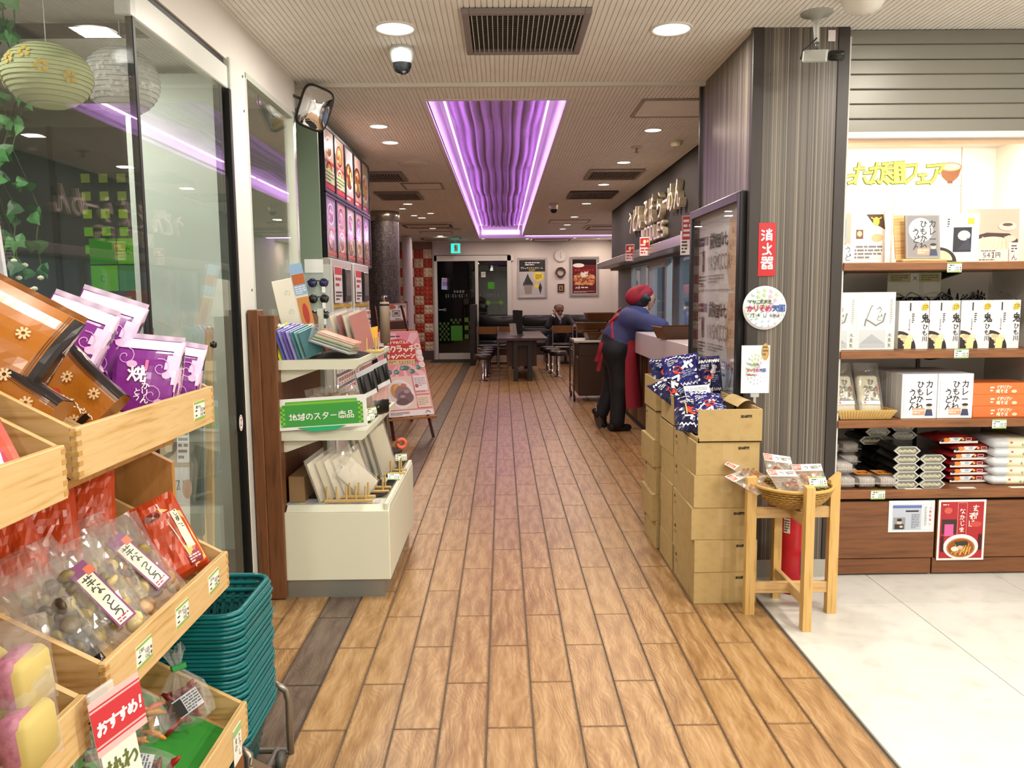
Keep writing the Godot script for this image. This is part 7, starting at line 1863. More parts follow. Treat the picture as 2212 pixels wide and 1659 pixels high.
# ---------------------------------------------------------------- ticket machines, menu board, easels
func ticket_corner() -> void:
	var tones := ["c8445a", "c8445a", "d09a4a", "5c8a6c", "b8a04a", "b8746a"]
	for u in 2:
		var t := thing("ticket_machine", "grey meal ticket machine under the menu board, %s of two" % ["nearer", "farther"][u], "vending machine", Vector3(-1.225, 0, -5.81 - 0.79 * u), PI / 2, "meal ticket machines")
		part(t, "cabinet", mb().box(Vector3(0, 0.84, 0.0), Vector3(0.77, 1.68, 0.14), 0.006), mt("b9b3ac", 0.4))
		part(t, "column_strip", mb().box(Vector3(-0.37, 0.84, 0.075), Vector3(0.04, 1.66, 0.012), 0.003), mt("d5d2cc", 0.3))
		part(t, "notice_sheet", mb().box(Vector3(-0.2, 1.5, 0.085), Vector3(0.25, 0.25, 0.004)), mt("e4dede", 0.4))
		part(t, "notice_print", pr().rect(-0.12, 0.07, 0.24, 0.05, "c4383a").rows(-0.1, -0.02, 0.2, 0.08, 2, "a8343a", 3).rows(-0.1, -0.11, 0.2, 0.07, 3, "3a3434", 5).done(), printed(), Vector3(-0.2, 1.5, 0.0875))
		part(t, "screen_bezel", mb().box(Vector3(0.14, 1.5, 0.08), Vector3(0.24, 0.24, 0.02), 0.006), mt("17171b", 0.3))
		part(t, "display", mb().box(Vector3(0.14, 1.51, 0.091), Vector3(0.17, 0.17, 0.003)), mt("3d3f48", 0.12))
		part(t, "yellow_strip", mb().box(Vector3(0, 1.352, 0.075), Vector3(0.6, 0.022, 0.01)), mt("cfae2e", 0.4))
		for r in 7:
			var y := 1.27 - 0.088 * r
			part(t, "button_ledge", mb().box(Vector3(0, y - 0.036, 0.078), Vector3(0.62, 0.008, 0.022)), mt("8f8a86", 0.35, 0.4))
			for k in 7:
				var x := -0.27 + 0.09 * k
				var tone: String = tones[r % 6]
				if r == 2 and k > 4: tone = "a9c4e0"
				var key := "btn" + tone
				if not store.has(key): store[key] = pr().rect(-0.036, -0.03, 0.072, 0.06, "ece9e8").rect(-0.034, 0.0, 0.068, 0.028, tone).rows(-0.03, -0.024, 0.06, 0.016, 1, "5a5458", 4).done()
				var b := part(t, "button", store_btn(), mt("d8d4d2", 0.25), Vector3(x, y, 0.074))
				part(b, "print", store[key], printed(0.3), Vector3(0, 0, 0.0165))
		part(t, "tray", mb().box(Vector3(0.0, 0.52, 0.08), Vector3(0.3, 0.12, 0.02), 0.006), mt("3a3838", 0.3))
	# menu board: two rows of five picture panels
	var mbd := thing("menu_board", "black-framed menu board with two rows of five meal photos", "menu board", Vector3(-1.222, 2.12, -6.36), PI / 2)
	part(mbd, "case", mb().box(Vector3(0, 0, -0.026), Vector3(1.83, 0.92, 0.118)), mt("0f0f10", 0.4))
	var food := ["8a4a34", "a86a44", "7a3c30", "94583c", "c08a5c"]
	for r in 2:
		for k in 5:
			var x := -0.726 + 0.363 * k
			var y := 0.225 - 0.45 * r
			var pn := part(mbd, "panel", mb().box(Vector3(0, 0, 0), Vector3(0.33, 0.41, 0.008)), mt("c9bfb8", 0.2), Vector3(x, y, 0.036))
			var p := pr()
			var base: String = ["b59a92", "a8786a", "bcaeb4", "c99a90", "a8966a", "9a86a8", "c48a80", "b8a89a", "cf9a86", "9c88a4"][r * 5 + k]
			p.rect(-0.155, -0.195, 0.31, 0.39, base).rect(-0.155, -0.195, 0.31, 0.045, "b2423e").rows(-0.14, -0.187, 0.28, 0.028, 1, "f0e2da", k + 3)
			for j in (1 if r == 0 and k > 1 else 2):
				var cy := 0.09 - 0.17 * j if r == 1 or k < 2 else 0.0
				var s := 0.075 if r == 1 or k < 2 else 0.12
				p.disc(0.0, cy, s * 1.35, s, "4a2c2a" if (k + j) % 2 else "dcd6d0").disc(0.0, cy, s * 1.15, s * 0.82, food[(k + j) % 5])
				for q in 9: p.disc(s * 0.8 * sin(q * 2.3), cy + s * 0.5 * cos(q * 1.7), s * 0.3, s * 0.2, ["d8b070", "6a3a2a", "c4744a", "e2cfa4", "8fa05a"][(q + k) % 5], 9)
				if r == 1 or k < 2: p.rect(-0.155, cy - s - 0.035, 0.31, 0.022, "b2423e")
			if k < 2 and r == 0: p.rect(-0.155, -0.15, 0.31, 0.09, "b9b896").rows(-0.14, -0.14, 0.28, 0.07, 3, "5e6a4a", k)
			part(pn, "print", p.done(), printed(0.15), Vector3(0, 0, 0.0041))
			var fm := mb()
			for s: float in [-1, 1]: fm.box(Vector3(s * 0.172, 0, 0), Vector3(0.018, 0.44, 0.02)).box(Vector3(0, s * 0.213, 0), Vector3(0.33, 0.018, 0.02))
			part(pn, "rim", fm, mt("0d0d0e", 0.3), Vector3(0, 0, 0.004))
	# sanitizer bottle on a post
	var sn := thing("sanitizer_stand", "beige cylinder with a chrome pump beside the ticket machines", "dispenser", Vector3(-1.06, 0, -7.22))
	part(sn, "pole", mb().cyl(Vector3(0, 0.02, 0), Vector3(0, 1.0, 0), 0.014), mt("8f8a84", 0.3, 0.6))
	part(sn, "base", mb().cyl(V0, Vector3(0, 0.02, 0), 0.13, -1, 24), mt("4a4642", 0.4))
	part(sn, "canister", mb().smooth().lathe(V0, [V2(0.001, 1.37), V2(0.04, 1.37), V2(0.045, 1.35), V2(0.045, 1.0), V2(0.001, 1.0)], 24), mt("b3a58e", 0.4))
	part(sn, "pump", mb().smooth().lathe(V0, [V2(0.001, 1.43), V2(0.024, 1.428), V2(0.028, 1.41), V2(0.014, 1.39), V2(0.014, 1.37)], 16), mt("d2d0cc", 0.12, 1.0))
	part(sn, "band", mb().smooth().lathe(V0, [V2(0.0455, 1.352), V2(0.0455, 1.335)], 24), mt("2a2624", 0.5))
	# big pink campaign poster on an easel
	var e := thing("poster_easel", "dark wooden easel holding the pink campaign poster", "easel", Vector3(-0.93, 0, -7.95), 0.47)
	var dk := mt("4a2018", 0.35)
	for s: float in [-1, 1]: part(e, "front_leg", mb().tube([Vector3(s * 0.21, 0.0, 0.07), Vector3(s * 0.15, 1.32, -0.62)], 0.017, 4), dk)
	part(e, "rear_leg", mb().tube([Vector3(0, 1.25, -0.6), Vector3(0, 0.0, -0.95)], 0.016, 4), dk)
	part(e, "ledge", mb().box(Vector3(0, 0.2, 0.0), Vector3(0.54, 0.022, 0.06), 0.003), mt("a8703c", 0.45))
	part(e, "top_bar", mb().box(Vector3(0, 1.06, -0.49), Vector3(0.46, 0.03, 0.02), 0.003), mt("a8703c", 0.45))
	var ps := thing("campaign_poster", "pink scratch campaign poster with a curry photo on the easel", "poster", Vector3(-0.93, 0.212, -7.95), 0.47)
	ps.rotation = Vector3(-0.49, 0.47, 0)
	part(ps, "panel", mb().box(Vector3(0, 0.47, 0), Vector3(0.49, 0.94, 0.012), 0.002), mt("e6b2b8", 0.4), Vector3(0, 0, 0.03))
	var p := pr()
	p.rect(-0.235, 0.0, 0.47, 0.06, "ece4e4").rect(-0.235, 0.06, 0.47, 0.87, "e48f9c")
	for k in 24:
		var a := TAU * k / 24.0
		if k % 2 == 0: p.poly([V2(0, 0.62), V2(clampf(cos(a) * 0.5, -0.23, 0.23), clampf(0.62 + sin(a) * 0.5, 0.07, 0.92)), V2(clampf(cos(a + 0.2) * 0.5, -0.23, 0.23), clampf(0.62 + sin(a + 0.2) * 0.5, 0.07, 0.92))], "eebcc0")
	p.rows(-0.15, 0.865, 0.31, 0.03, 1, "5a3a40", 6)
	p.disc(0, 0.73, 0.17, 0.12, "c0332f").rect(-0.17, 0.585, 0.34, 0.15, "c0332f").text("おすすめグルメ", -0.135, 0.795, 0.037, "f6e6c0", 0.17, false, 1.0, 1.0)
	p.text("スクラッチ", -0.165, 0.705, 0.072, "f8f0d2", 0.2, false, 0.92, 1.02).text("キャンペーン", -0.165, 0.63, 0.06, "f8f0d2", 0.2, false, 0.92, 1.0)
	p.rect(-0.15, 0.56, 0.3, 0.055, "d8bf8a").text("12/1", -0.03, 0.567, 0.036, "33281e", 0.14).text("-1/31", 0.05, 0.567, 0.036, "33281e", 0.14).rows(-0.14, 0.575, 0.09, 0.03, 2, "6a563c", 4)
	for k in 5: p.disc(-0.15 + 0.075 * k + (0.02 if k > 1 else 0.0), 0.49 + (0.03 if k in [2, 4] else -0.01), 0.052 if k == 2 else 0.03, 0.026, "2f7a6c").rows(-0.17 + 0.075 * k, 0.48 + (0.03 if k in [2, 4] else -0.01), 0.04, 0.02, 2, "d8ece4", k)
	for a in [[-0.2, 0.57, "cfa98a"], [-0.2, 0.47, "e6d2c0"], [0.205, 0.76, "c98a3c"], [0.21, 0.69, "e6dcd6"], [0.215, 0.62, "e0cfc4"], [0.215, 0.55, "d8d0cc"], [-0.19, 0.8, "e8dcd4"]]: p.disc(a[0], a[1], 0.032, 0.032, "f2e8e4").disc(a[0], a[1], 0.02, 0.017, a[2], 14)
	p.rect(-0.22, 0.07, 0.29, 0.36, "e6ccc0").disc(-0.075, 0.24, 0.14, 0.155, "ece6e6").disc(-0.075, 0.235, 0.12, 0.13, "d8d2d6").disc(-0.12, 0.27, 0.055, 0.08, "d08a3c").disc(-0.1, 0.3, 0.04, 0.05, "e0a04e").disc(-0.05, 0.23, 0.09, 0.1, "8a7076").disc(-0.03, 0.2, 0.085, 0.07, "6d5058").disc(-0.07, 0.15, 0.07, 0.035, "5a3a3c").disc(-0.03, 0.33, 0.03, 0.02, "c86a54").disc(-0.01, 0.26, 0.03, 0.02, "a58e94", 10).disc(-0.06, 0.21, 0.03, 0.015, "a58e94", 10)
	p.rect(0.085, 0.26, 0.14, 0.17, "ece2e6").rows(0.095, 0.31, 0.12, 0.1, 6, "a09098", 5).disc(0.11, 0.315, 0.02, 0.02, "a8505e", 14).rect(0.085, 0.08, 0.14, 0.16, "e6d6c4").rect(0.085, 0.21, 0.14, 0.02, "d87a86").rows(0.095, 0.1, 0.11, 0.09, 5, "b09a86", 7).rows(-0.22, 0.012, 0.2, 0.035, 3, "8a8286", 8).line([V2(0.15, 0.02), V2(0.17, 0.045), V2(0.19, 0.035), V2(0.2, 0.02)], 0.006, "4a4448")
	part(ps, "print", p.done(), printed(0.35), Vector3(0, 0, 0.0362))
	# small table sign behind it
	var se := thing("sign_stand", "small reddish-brown stand with a framed curry notice behind the easel", "sign", Vector3(-1.2, 0, -9.1), 0.15)
	for s: float in [-1, 1]:
		part(se, "leg", mb().tube([Vector3(s * 0.14, 0, 0.06), Vector3(s * 0.11, 1.36, -0.1)], 0.016, 4), dk)
		part(se, "rear_leg", mb().tube([Vector3(s * 0.14, 0, -0.3), Vector3(s * 0.11, 1.36, -0.1)], 0.014, 4), dk)
	part(se, "shelf", mb().box(Vector3(0, 1.1, -0.03), Vector3(0.26, 0.1, 0.02)), dk)
	var sf := part(se, "notice_board", mb().box(Vector3(0, 0, 0), Vector3(0.24, 0.2, 0.008)), mt("e6e0de", 0.4), Vector3(0, 1.24, -0.03), Vector3(-0.12, 0, 0.04))
	part(sf, "print", pr().frame(-0.118, -0.098, 0.236, 0.196, 0.012, "c4544a").disc(-0.05, 0.06, 0.045, 0.025, "c05a34").rect(0.02, 0.045, 0.08, 0.035, "8a9488").rect(-0.05, -0.05, 0.09, 0.075, "8f9094").disc(-0.005, -0.012, 0.038, 0.028, "e2dcd8").disc(-0.005, -0.012, 0.028, 0.018, "8a5030").rows(-0.02, -0.085, 0.1, 0.02, 1, "4a4444", 4).done(), printed(), Vector3(0, 0, 0.0042))

func store_btn() -> Mesh:
	if not store.has("button"): store["button"] = mb().box(Vector3(0, 0, 0.008), Vector3(0.078, 0.066, 0.016), 0.003).done()
	return store["button"]

# ---------------------------------------------------------------- wooden crates of snacks
const SLOPE := 0.51
func crate(label: String, xf: float, yt: float, z0: float, z1: float) -> Node3D:   # z0 nearer, z1 farther
	var t := thing("wooden_crate", label, "crate", Vector3(xf, yt - 0.092, (z0 + z1) / 2), 0.0, "finger-jointed wooden crates")
	var l := absf(z1 - z0)
	var d := 0.3
	var th := 0.013
	part(t, "front_board", mb().box(Vector3(-th / 2, 0.046, 0), Vector3(th, 0.092, l), 0.0015), mats["pine_z"])
	part(t, "back_board", mb().box(Vector3(-d + th / 2, 0.046 + d * SLOPE, 0), Vector3(th, 0.092, l), 0.0015), mats["pine_z"])
	for s: float in [-1, 1]:
		part(t, "side_board", mb().prism(PackedVector2Array([V2(-th, 0), V2(-th, 0.092), V2(-d + th, 0.092 + SLOPE * (d - th)), V2(-d + th, SLOPE * (d - th))]), -th / 2, th / 2), mats["pine_x"], Vector3(0, 0, s * (l / 2 - th / 2)))
		for k in 5:
			part(t, "finger_joint", mb().box(Vector3(-th / 2, 0.01 + 0.018 * k, s * (l / 2 + 0.0002)), Vector3(th + 0.0004, 0.009, 0.0012)), mats["pine_y"])
			part(t, "finger_joint", mb().box(Vector3(0.0002, 0.01 + 0.018 * k, s * (l / 2 - th / 2)), Vector3(0.0012, 0.009, th)), mt("b58d52", 0.6))
	part(t, "base_board", mb().prism(PackedVector2Array([V2(-th, 0.002), V2(-th, 0.01), V2(-d + th, 0.01 + SLOPE * (d - 2 * th)), V2(-d + th, 0.002 + SLOPE * (d - 2 * th))]), -l / 2 + th, l / 2 - th), mats["pine_x"])
	return t

# a gusseted bag: s runs round it in metres from the middle of the front, y upwards, z outwards
func gusset_pt(s: float, y: float, z: float, w: float, h: float, n: FastNoiseLite) -> Vector3:
	var d := w * 0.62
	var v := clampf(y / h, 0.0, 1.0)
	var half := w + d
	s = fposmod(s + half, 2.0 * half) - half
	var deep := d * 0.5 * (0.86 + 0.3 * v) * (1.0 - pow(v, 2.6)) + 0.004
	var wide := w * 0.5 * (0.92 + 0.12 * v)
	var q: Vector2
	var a := absf(s)
	if a < w * 0.5: q = Vector2(a / (w * 0.5), 1.0)
	elif a < w * 0.5 + d: q = Vector2(1.0, 1.0 - 2.0 * (a - w * 0.5) / d)
	else: q = Vector2(1.0 - (a - w * 0.5 - d) / (w * 0.5), -1.0)
	q = q / pow(pow(absf(q.x), 7.0) + pow(absf(q.y), 7.0), 1.0 / 7.0)
	if s < 0: q.x = -q.x
	var o := Vector3(q.x * wide, y, q.y * deep)
	var out := Vector3(q.x, 0, q.y).normalized()
	var k := n.get_noise_3d(o.x * 260.0, y * 260.0, o.z * 260.0)
	return o + out * (k * 0.011 * (1.0 - 0.5 * v) + z)

func snack_bag(label: String, at: Vector3, rot: Vector3, purple: bool, sd: int, w := 0.145, h := 0.19) -> void:
	var t := thing("snack_bag", label, "bag", at, 0.0, "sweet snack bags in the top crate")
	t.rotation = rot
	var n := FastNoiseLite.new()
	n.seed = sd * 13
	n.frequency = 0.02
	n.fractal_octaves = 2
	var d := w * 0.62
	var per := 2.0 * (w + d)
	var m := mb()
	m.sheet(func(u, v): return gusset_pt((u - 0.5) * per, v * h, 0.0, w, h, n), 30, 11)
	m.sheet(func(u, v): return gusset_pt((0.5 - u) * per, 0.0, 0.0, w, h, n) * Vector3(v, 1, v), 30, 2)
	part(t, "pouch", m, mt("7d2a88" if purple else "a5641f", 0.22))
	var p := pr()
	p.warp = func(x: float, y: float, z: float) -> Vector3: return gusset_pt(x, clampf(y, 0.0, h), z + 0.0016, w, h, n)
	p.sub = 8
	var e := w * 0.5 + d
	var c := w * 0.5 + d * 0.5
	if purple:
		for k in 10:
			var y0 := h * k / 10.0
			var wave := 0.02 * sin(k * 0.75)
			p.rect(w * 0.42 + wave, y0, e - w * 0.42 - wave, h * 0.1, "e2c2e2")
		p.rect(-w * 0.5, h * 0.86, w, h * 0.13, "e6d6ea").text("焼", c - 0.02, h * 0.66, 0.036, "241a26", 0.16).text("かりんとう", c - 0.004, h * 0.53, 0.019, "241a26", 0.14, true, 1.0, 1.02).disc(c - 0.022, h * 0.3, 0.008, 0.022, "7d2a88", 14)
		for k in 3:
			var o := V2([-0.3, 0.22, 0.14][k] * w, [0.74, 0.62, 0.24][k] * h)
			var sp := []
			for j in 16: sp.append(o + V2(cos(j * 0.55), sin(j * 0.55)) * 0.0013 * (j + 2))
			p.line(sp, 0.0016, "d6a6dc").disc(o.x + 0.016, o.y - 0.016, 0.011, 0.0085, "dfb0d8", 8)
		p.text("焼", -w * 0.22, h * 0.42, 0.034, "f4ecf4", 0.13).text("かりん", -w * 0.02, h * 0.32, 0.016, "f4ecf4", 0.13, true, 1.0, 1.0).text("とう", -w * 0.12, h * 0.24, 0.014, "f4ecf4", 0.13, true, 1.0, 1.0).rect(w * 0.0, h * 0.58, 0.006, 0.022, "d8709a")
	else:
		p.rect(w * 0.4, 0.0, e - w * 0.4, h * 0.99, "1f1a19").rect(w * 0.37, 0.0, 0.0015, h * 0.99, "4a2c16").rect(w * 0.345, 0.0, 0.0015, h * 0.99, "4a2c16").poly([V2(w * 0.44, h * 0.0), V2(e - 0.01, h * 0.0), V2(e - 0.01, h * 0.2), V2(c, h * 0.28), V2(w * 0.44, h * 0.16)], "c9b6a0")
		p.text("焼", c - 0.026, h * 0.66, 0.044, "f0eae2", 0.16).text("かりんとう", c - 0.004, h * 0.54, 0.019, "f0eae2", 0.14, true, 1.0, 1.0).disc(c + 0.022, h * 0.86, 0.008, 0.012, "c0402c", 12)
		for k in 4:
			var o := V2([-0.32, 0.12, -0.3, 0.2][k] * w, [0.78, 0.66, 0.2, 0.26][k] * h)
			for j in 8:
				var dir := V2(cos(TAU * j / 8), sin(TAU * j / 8))
				p.line([o + dir * 0.0045, o + dir * 0.0105], 0.0042, "d9b88e")
		p.text("焼", -w * 0.34, h * 0.42, 0.03, "f0eae2", 0.14).text("かりんとう", -w * 0.16, h * 0.36, 0.013, "f0eae2", 0.14, true, 1.0, 0.98).rect(-w * 0.3, h * 0.08, 0.026, 0.014, "241a14").disc(-w * 0.12, h * 0.6, 0.006, 0.01, "b8402c", 10)
	part(t, "print", p.done(), printed(0.28))
	part(t, "top_seal", mb().smooth().sheet(func(u, v): return Vector3((u - 0.5) * w * 1.03, h * 0.985 + 0.014 * v, 0.004 * sin(u * 22.0) * v), 14, 2), mt("d8c4dc" if purple else "8a5218", 0.3))

func clear_bag(label: String, at: Vector3, rot: Vector3, sd: int, fill: Array, strip: bool) -> void:
	var t := thing("sweet_potato_bag", label, "bag", at, 0.0, "clear bags of sugared sweet potato")
	t.rotation = rot
	var rr := RandomNumberGenerator.new()
	rr.seed = sd
	var m := mb().smooth()
	for k in 22:
		var o := Vector3(rr.randf_range(-0.045, 0.045), rr.randf_range(0.015, 0.12), rr.randf_range(-0.012, 0.012))
		var r := rr.randf_range(0.012, 0.02)
		m.c = hexc(fill[rr.randi() % fill.size()]).srgb_to_linear()
		m.xf = Transform3D(Basis.from_euler(Vector3(rr.randf() * 3, rr.randf() * 3, rr.randf() * 3)), o)
		m.lathe(V0, [V2(0.0005, 0.009), V2(r * 0.6, 0.0075), V2(r * 0.95, 0.003), V2(r * 0.95, -0.003), V2(r * 0.6, -0.0075), V2(0.0005, -0.009)], 10)
	m.xf = Transform3D.IDENTITY
	part(t, "sweet_potato_slices", m, printed(0.35))
	part(t, "pouch", pillow(0.13, 0.215, 0.05, 0.75, sd, 16, true), glass("dcdad6", 0.1, 0.06))
	if strip:
		var p := pr()
		p.rect(-0.02, 0.0, 0.04, 0.15, "7a2a6a").rect(-0.016, 0.004, 0.032, 0.12, "e8e8cc").text("芋なっとう", -0.011, 0.098, 0.021, "2a2a24", 0.13, true, 1.0, 1.0).rect(0.006, 0.118, 0.018, 0.018, "d0643a").rows(-0.013, 0.006, 0.026, 0.012, 2, "9a2a5a", 3)
		part(t, "label_strip", p.done(), printed(0.35), Vector3(0.015, 0.03, 0.031), Vector3(0, 0, 0.15))

func crate_rack() -> void:
	var r := thing("crate_rack", "stepped plywood rack carrying the wooden crates", "rack", Vector3(0, 0, 0))
	for z: float in [-2.0]:
		part(r, "side_panel", mb().prism(PackedVector2Array([V2(-1.1, 0.02), V2(-0.74, 0.02), V2(-0.74, 0.24), V2(-0.8, 0.3), V2(-0.8, 0.62), V2(-0.84, 0.68), V2(-0.84, 1.0), V2(-1.1, 1.14)]), z - 0.009, z + 0.009), mats["ply"])
	part(r, "post", mb().box(Vector3(-1.07, 0.5, -1.355), Vector3(0.05, 1.0, 0.018)), mats["ply"])
	part(r, "rear_panel", mb().box(Vector3(-1.105, 0.55, -1.3), Vector3(0.012, 1.06, 1.42)), mats["ply"])
	part(r, "support_pole", mb().cyl(Vector3(-1.06, 0.0, -1.8), Vector3(-1.06, 1.2, -1.8), 0.014), mt("a9adae", 0.3, 0.5))
	for y: float in [0.28, 0.66, 1.06]: part(r, "tray_rail", mb().box(Vector3(-0.93, y, -1.35), Vector3(0.2, 0.016, 1.28)), mats["ply"])
	crate("upper wooden crate of brown and purple snack bags, farther one", -0.74, 1.19, -1.375, -2.03)
	crate("upper wooden crate at the left edge, nearer one", -0.74, 1.168, -0.68, -1.335)
	crate("middle wooden crate of clear sweet potato bags, farther one", -0.70, 0.778, -1.34, -1.965)
	crate("middle wooden crate at the left edge with a pink bread bag, nearer one", -0.70, 0.757, -0.63, -1.275)
	crate("lowest wooden crate of tied bags beside the shopping baskets", -0.66, 0.395, -1.29, -1.935)
	# upper crate
	snack_bag("brown snack bag lying in front in the top crate, left of two", Vector3(-0.845, 1.17, -1.465), Vector3(-0.25, 0.25, 0.95), false, 1, 0.135, 0.17)
	snack_bag("brown snack bag lying in front in the top crate, right of two", Vector3(-0.83, 1.165, -1.66), Vector3(-0.2, 0.2, 0.8), false, 2, 0.13, 0.16)
	snack_bag("large brown snack bag on top of the heap at the left edge", Vector3(-0.97, 1.245, -1.47), Vector3(-0.15, 0.35, -0.55), false, 3, 0.18, 0.2)
	snack_bag("purple snack bag in front at the right end of the top crate", Vector3(-0.825, 1.155, -1.83), Vector3(-0.1, 0.2, -0.12), true, 4, 0.14, 0.165)
	snack_bag("purple snack bag tucked against the far end of the top crate", Vector3(-0.82, 1.15, -1.96), Vector3(-0.05, 0.25, -0.2), true, 5, 0.12, 0.15)
	snack_bag("purple snack bag standing at the back, right of the two upright ones", Vector3(-0.955, 1.225, -1.83), Vector3(-0.1, 0.25, -0.35), true, 6, 0.14, 0.2)
	snack_bag("purple snack bag standing at the back, left of the two upright ones", Vector3(-0.96, 1.225, -1.7), Vector3(-0.1, 0.3, -0.4), true, 7, 0.13, 0.19)
	snack_bag("purple snack bag lying behind the front row, only its fold showing", Vector3(-0.9, 1.18, -1.76), Vector3(-0.5, 0.4, 0.5), true, 8, 0.1, 0.12)
	snack_bag("purple snack bag at the very back beside the white board", Vector3(-1.0, 1.25, -1.62), Vector3(-0.1, 0.4, 0.1), true, 9, 0.13, 0.17)
	# near upper crate: red-and-cream crackers
	var op := thing("cracker_pack", "red cracker pack with a cream label at the left edge", "pack", Vector3(-0.8, 1.105, -1.22), 0.0)
	op.rotation = Vector3(-0.45, 0.75, 0.25)
	part(op, "pouch", pillow(0.13, 0.2, 0.06, 0.5, 12, 12, true), mt("b8503c", 0.25))
	var cp := bag_print(0.13, 0.2, 0.06, 0.5, 12)
	cp.rect(-0.03, 0.01, 0.075, 0.13, "b03a5a").rect(-0.026, 0.014, 0.067, 0.12, "ece6da").text("んぴ", -0.02, 0.09, 0.032, "2c2a26", 0.1, true, 1.0, 1.05).rect(-0.005, 0.045, 0.014, 0.016, "d07a5a").rows(-0.02, 0.018, 0.055, 0.02, 2, "b85a5a", 4)
	part(op, "print", cp.done(), printed(0.35))
	# middle crate
	var tan_ := ["b7a25e", "cdb36e", "a08a4a", "8f7a3c", "d8c48a", "7a5a5e"]
	clear_bag("clear bag of sweet potato slices with a purple label strip, lower of two", Vector3(-0.755, 0.735, -1.53), Vector3(-0.55, 0.75, 0.35), 101, tan_, true)
	clear_bag("clear bag of sweet potato slices with a purple label strip, upper of two", Vector3(-0.76, 0.74, -1.72), Vector3(-0.55, 0.8, 0.4), 102, ["c98f5a", "b7a25e", "a07a4a", "d8b48a"], true)
	for k in 5: clear_bag("clear bag of sweet potato slices without a strip, %s from the left" % NTH[k], Vector3(-0.78 - 0.03 * (k % 2), 0.745 + 0.02 * (k % 2), -1.39 + -0.075 * k), Vector3(-0.6, 0.7, 0.4 - 0.05 * k), 103 + k, [tan_, ["6a5a3a", "8a7a4a", "4a3c2c", "9a8a52"]][int(k < 2)], false)
	for k in 4:
		var t := thing("orange_cracker_pack", "orange-red snack pack in the middle crate, %s" % ["standing at the right end with a clear window", "back row, left", "back row, middle", "back row, right"][k], "pack", [Vector3(-0.765, 0.745, -1.88), Vector3(-0.93, 0.86, -1.5), Vector3(-0.94, 0.87, -1.62), Vector3(-0.94, 0.87, -1.76)][k], 0.0, "orange-red packs in the middle crate")
		t.rotation = [Vector3(-0.35, 0.75, 0.3), Vector3(-0.5, 0.7, 0.2), Vector3(-0.5, 0.8, -0.1), Vector3(-0.45, 0.7, -0.15)][k]
		part(t, "pouch", pillow(0.115, 0.205, 0.045, 0.5, 130 + k, 14, true), mt("b8431f", 0.25))
		var p := bag_print(0.115, 0.205, 0.045, 0.5, 130 + k)
		if k == 0: p.poly([V2(0.0, 0.18), V2(0.05, 0.15), V2(0.052, 0.02), V2(0.02, 0.015), V2(0.012, 0.1)], "d8b45c").rect(0.022, 0.06, 0.02, 0.1, "ece4c8").text("じがた", 0.026, 0.145, 0.014, "2a2a24", 0.13, true, 1.0, 1.1).rect(0.01, 0.02, 0.034, 0.03, "8a2438").rows(0.012, 0.024, 0.03, 0.02, 3, "e6d0cc", 3).line([V2(0.004, 0.19), V2(0.012, 0.1), V2(0.02, 0.012)], 0.0022, "e6dcd8")
		p.disc(-0.02, 0.165, 0.02, 0.01, "6a2418", 14).rows(-0.034, 0.16, 0.028, 0.008, 1, "e0b0a0", k + 1)
		part(t, "print", p.done(), printed(0.3))
	var bk := thing("black_pack", "shiny black strip pack lying at the left of the middle crate", "pack", Vector3(-0.745, 0.728, -1.4), 0.0)
	bk.rotation = Vector3(-1.15, 0.35, 0.5)
	part(bk, "pouch", pillow(0.055, 0.17, 0.025, 0.6, 140, 12, true), mt("16161a", 0.12))
	part(bk, "end_seal", mb().box(Vector3(0, 0.173, 0), Vector3(0.05, 0.012, 0.002)), mt("8a8a8e", 0.2))
	# near middle crate: bagged sweet potato bread
	for k in 2:
		var t := thing("sweet_potato_bread", "pink-skinned sweet potato bread in a clear bag, %s" % ["upper loaf", "lower loaf"][k], "bread", Vector3(-0.77 + 0.02 * k, 0.77 - 0.07 * k + 0.045, -1.13 + 0.03 * k), 0.0, "sweet potato breads at the left edge")
		t.rotation = Vector3(-0.15, 0.35, 0.1)
		for j in 3:
			var sl := part(t, "slice", mb().smooth().box(V0, Vector3(0.05, 0.085, 0.08), 0.01), mt("b9a662", 0.65), Vector3(-0.055 + 0.057 * j, 0.045 - 0.008 * j, 0.012 * j), Vector3(0.1 * j, -0.35, -0.1))
			part(sl, "skin", mb().smooth().box(Vector3(-0.006, 0.008, 0.004), Vector3(0.044, 0.078, 0.078), 0.012), grained("potato_skin", ["7a4458", "9a5c72", "a87080", "8a5064"], Vector3(8, 8, 8), 0.5))
		part(t, "pouch", pillow(0.19, 0.13, 0.12, 0.5, 150 + k, 12, true), glass("e2dee0", 0.1, 0.05), Vector3(0, -0.012, 0))
	# lowest crate: tied bags on green turf
	solid("green_turf", "strip of green turf lining the lowest crate", "mat", mb().prism(PackedVector2Array([V2(0, 0), V2(0, 0.006), V2(-0.26, 0.006 + 0.26 * SLOPE), V2(-0.26, 0.26 * SLOPE)]), -0.29, 0.29), mt("2f8a2c", 0.9), Vector3(-0.678, 0.3165, -1.6125))
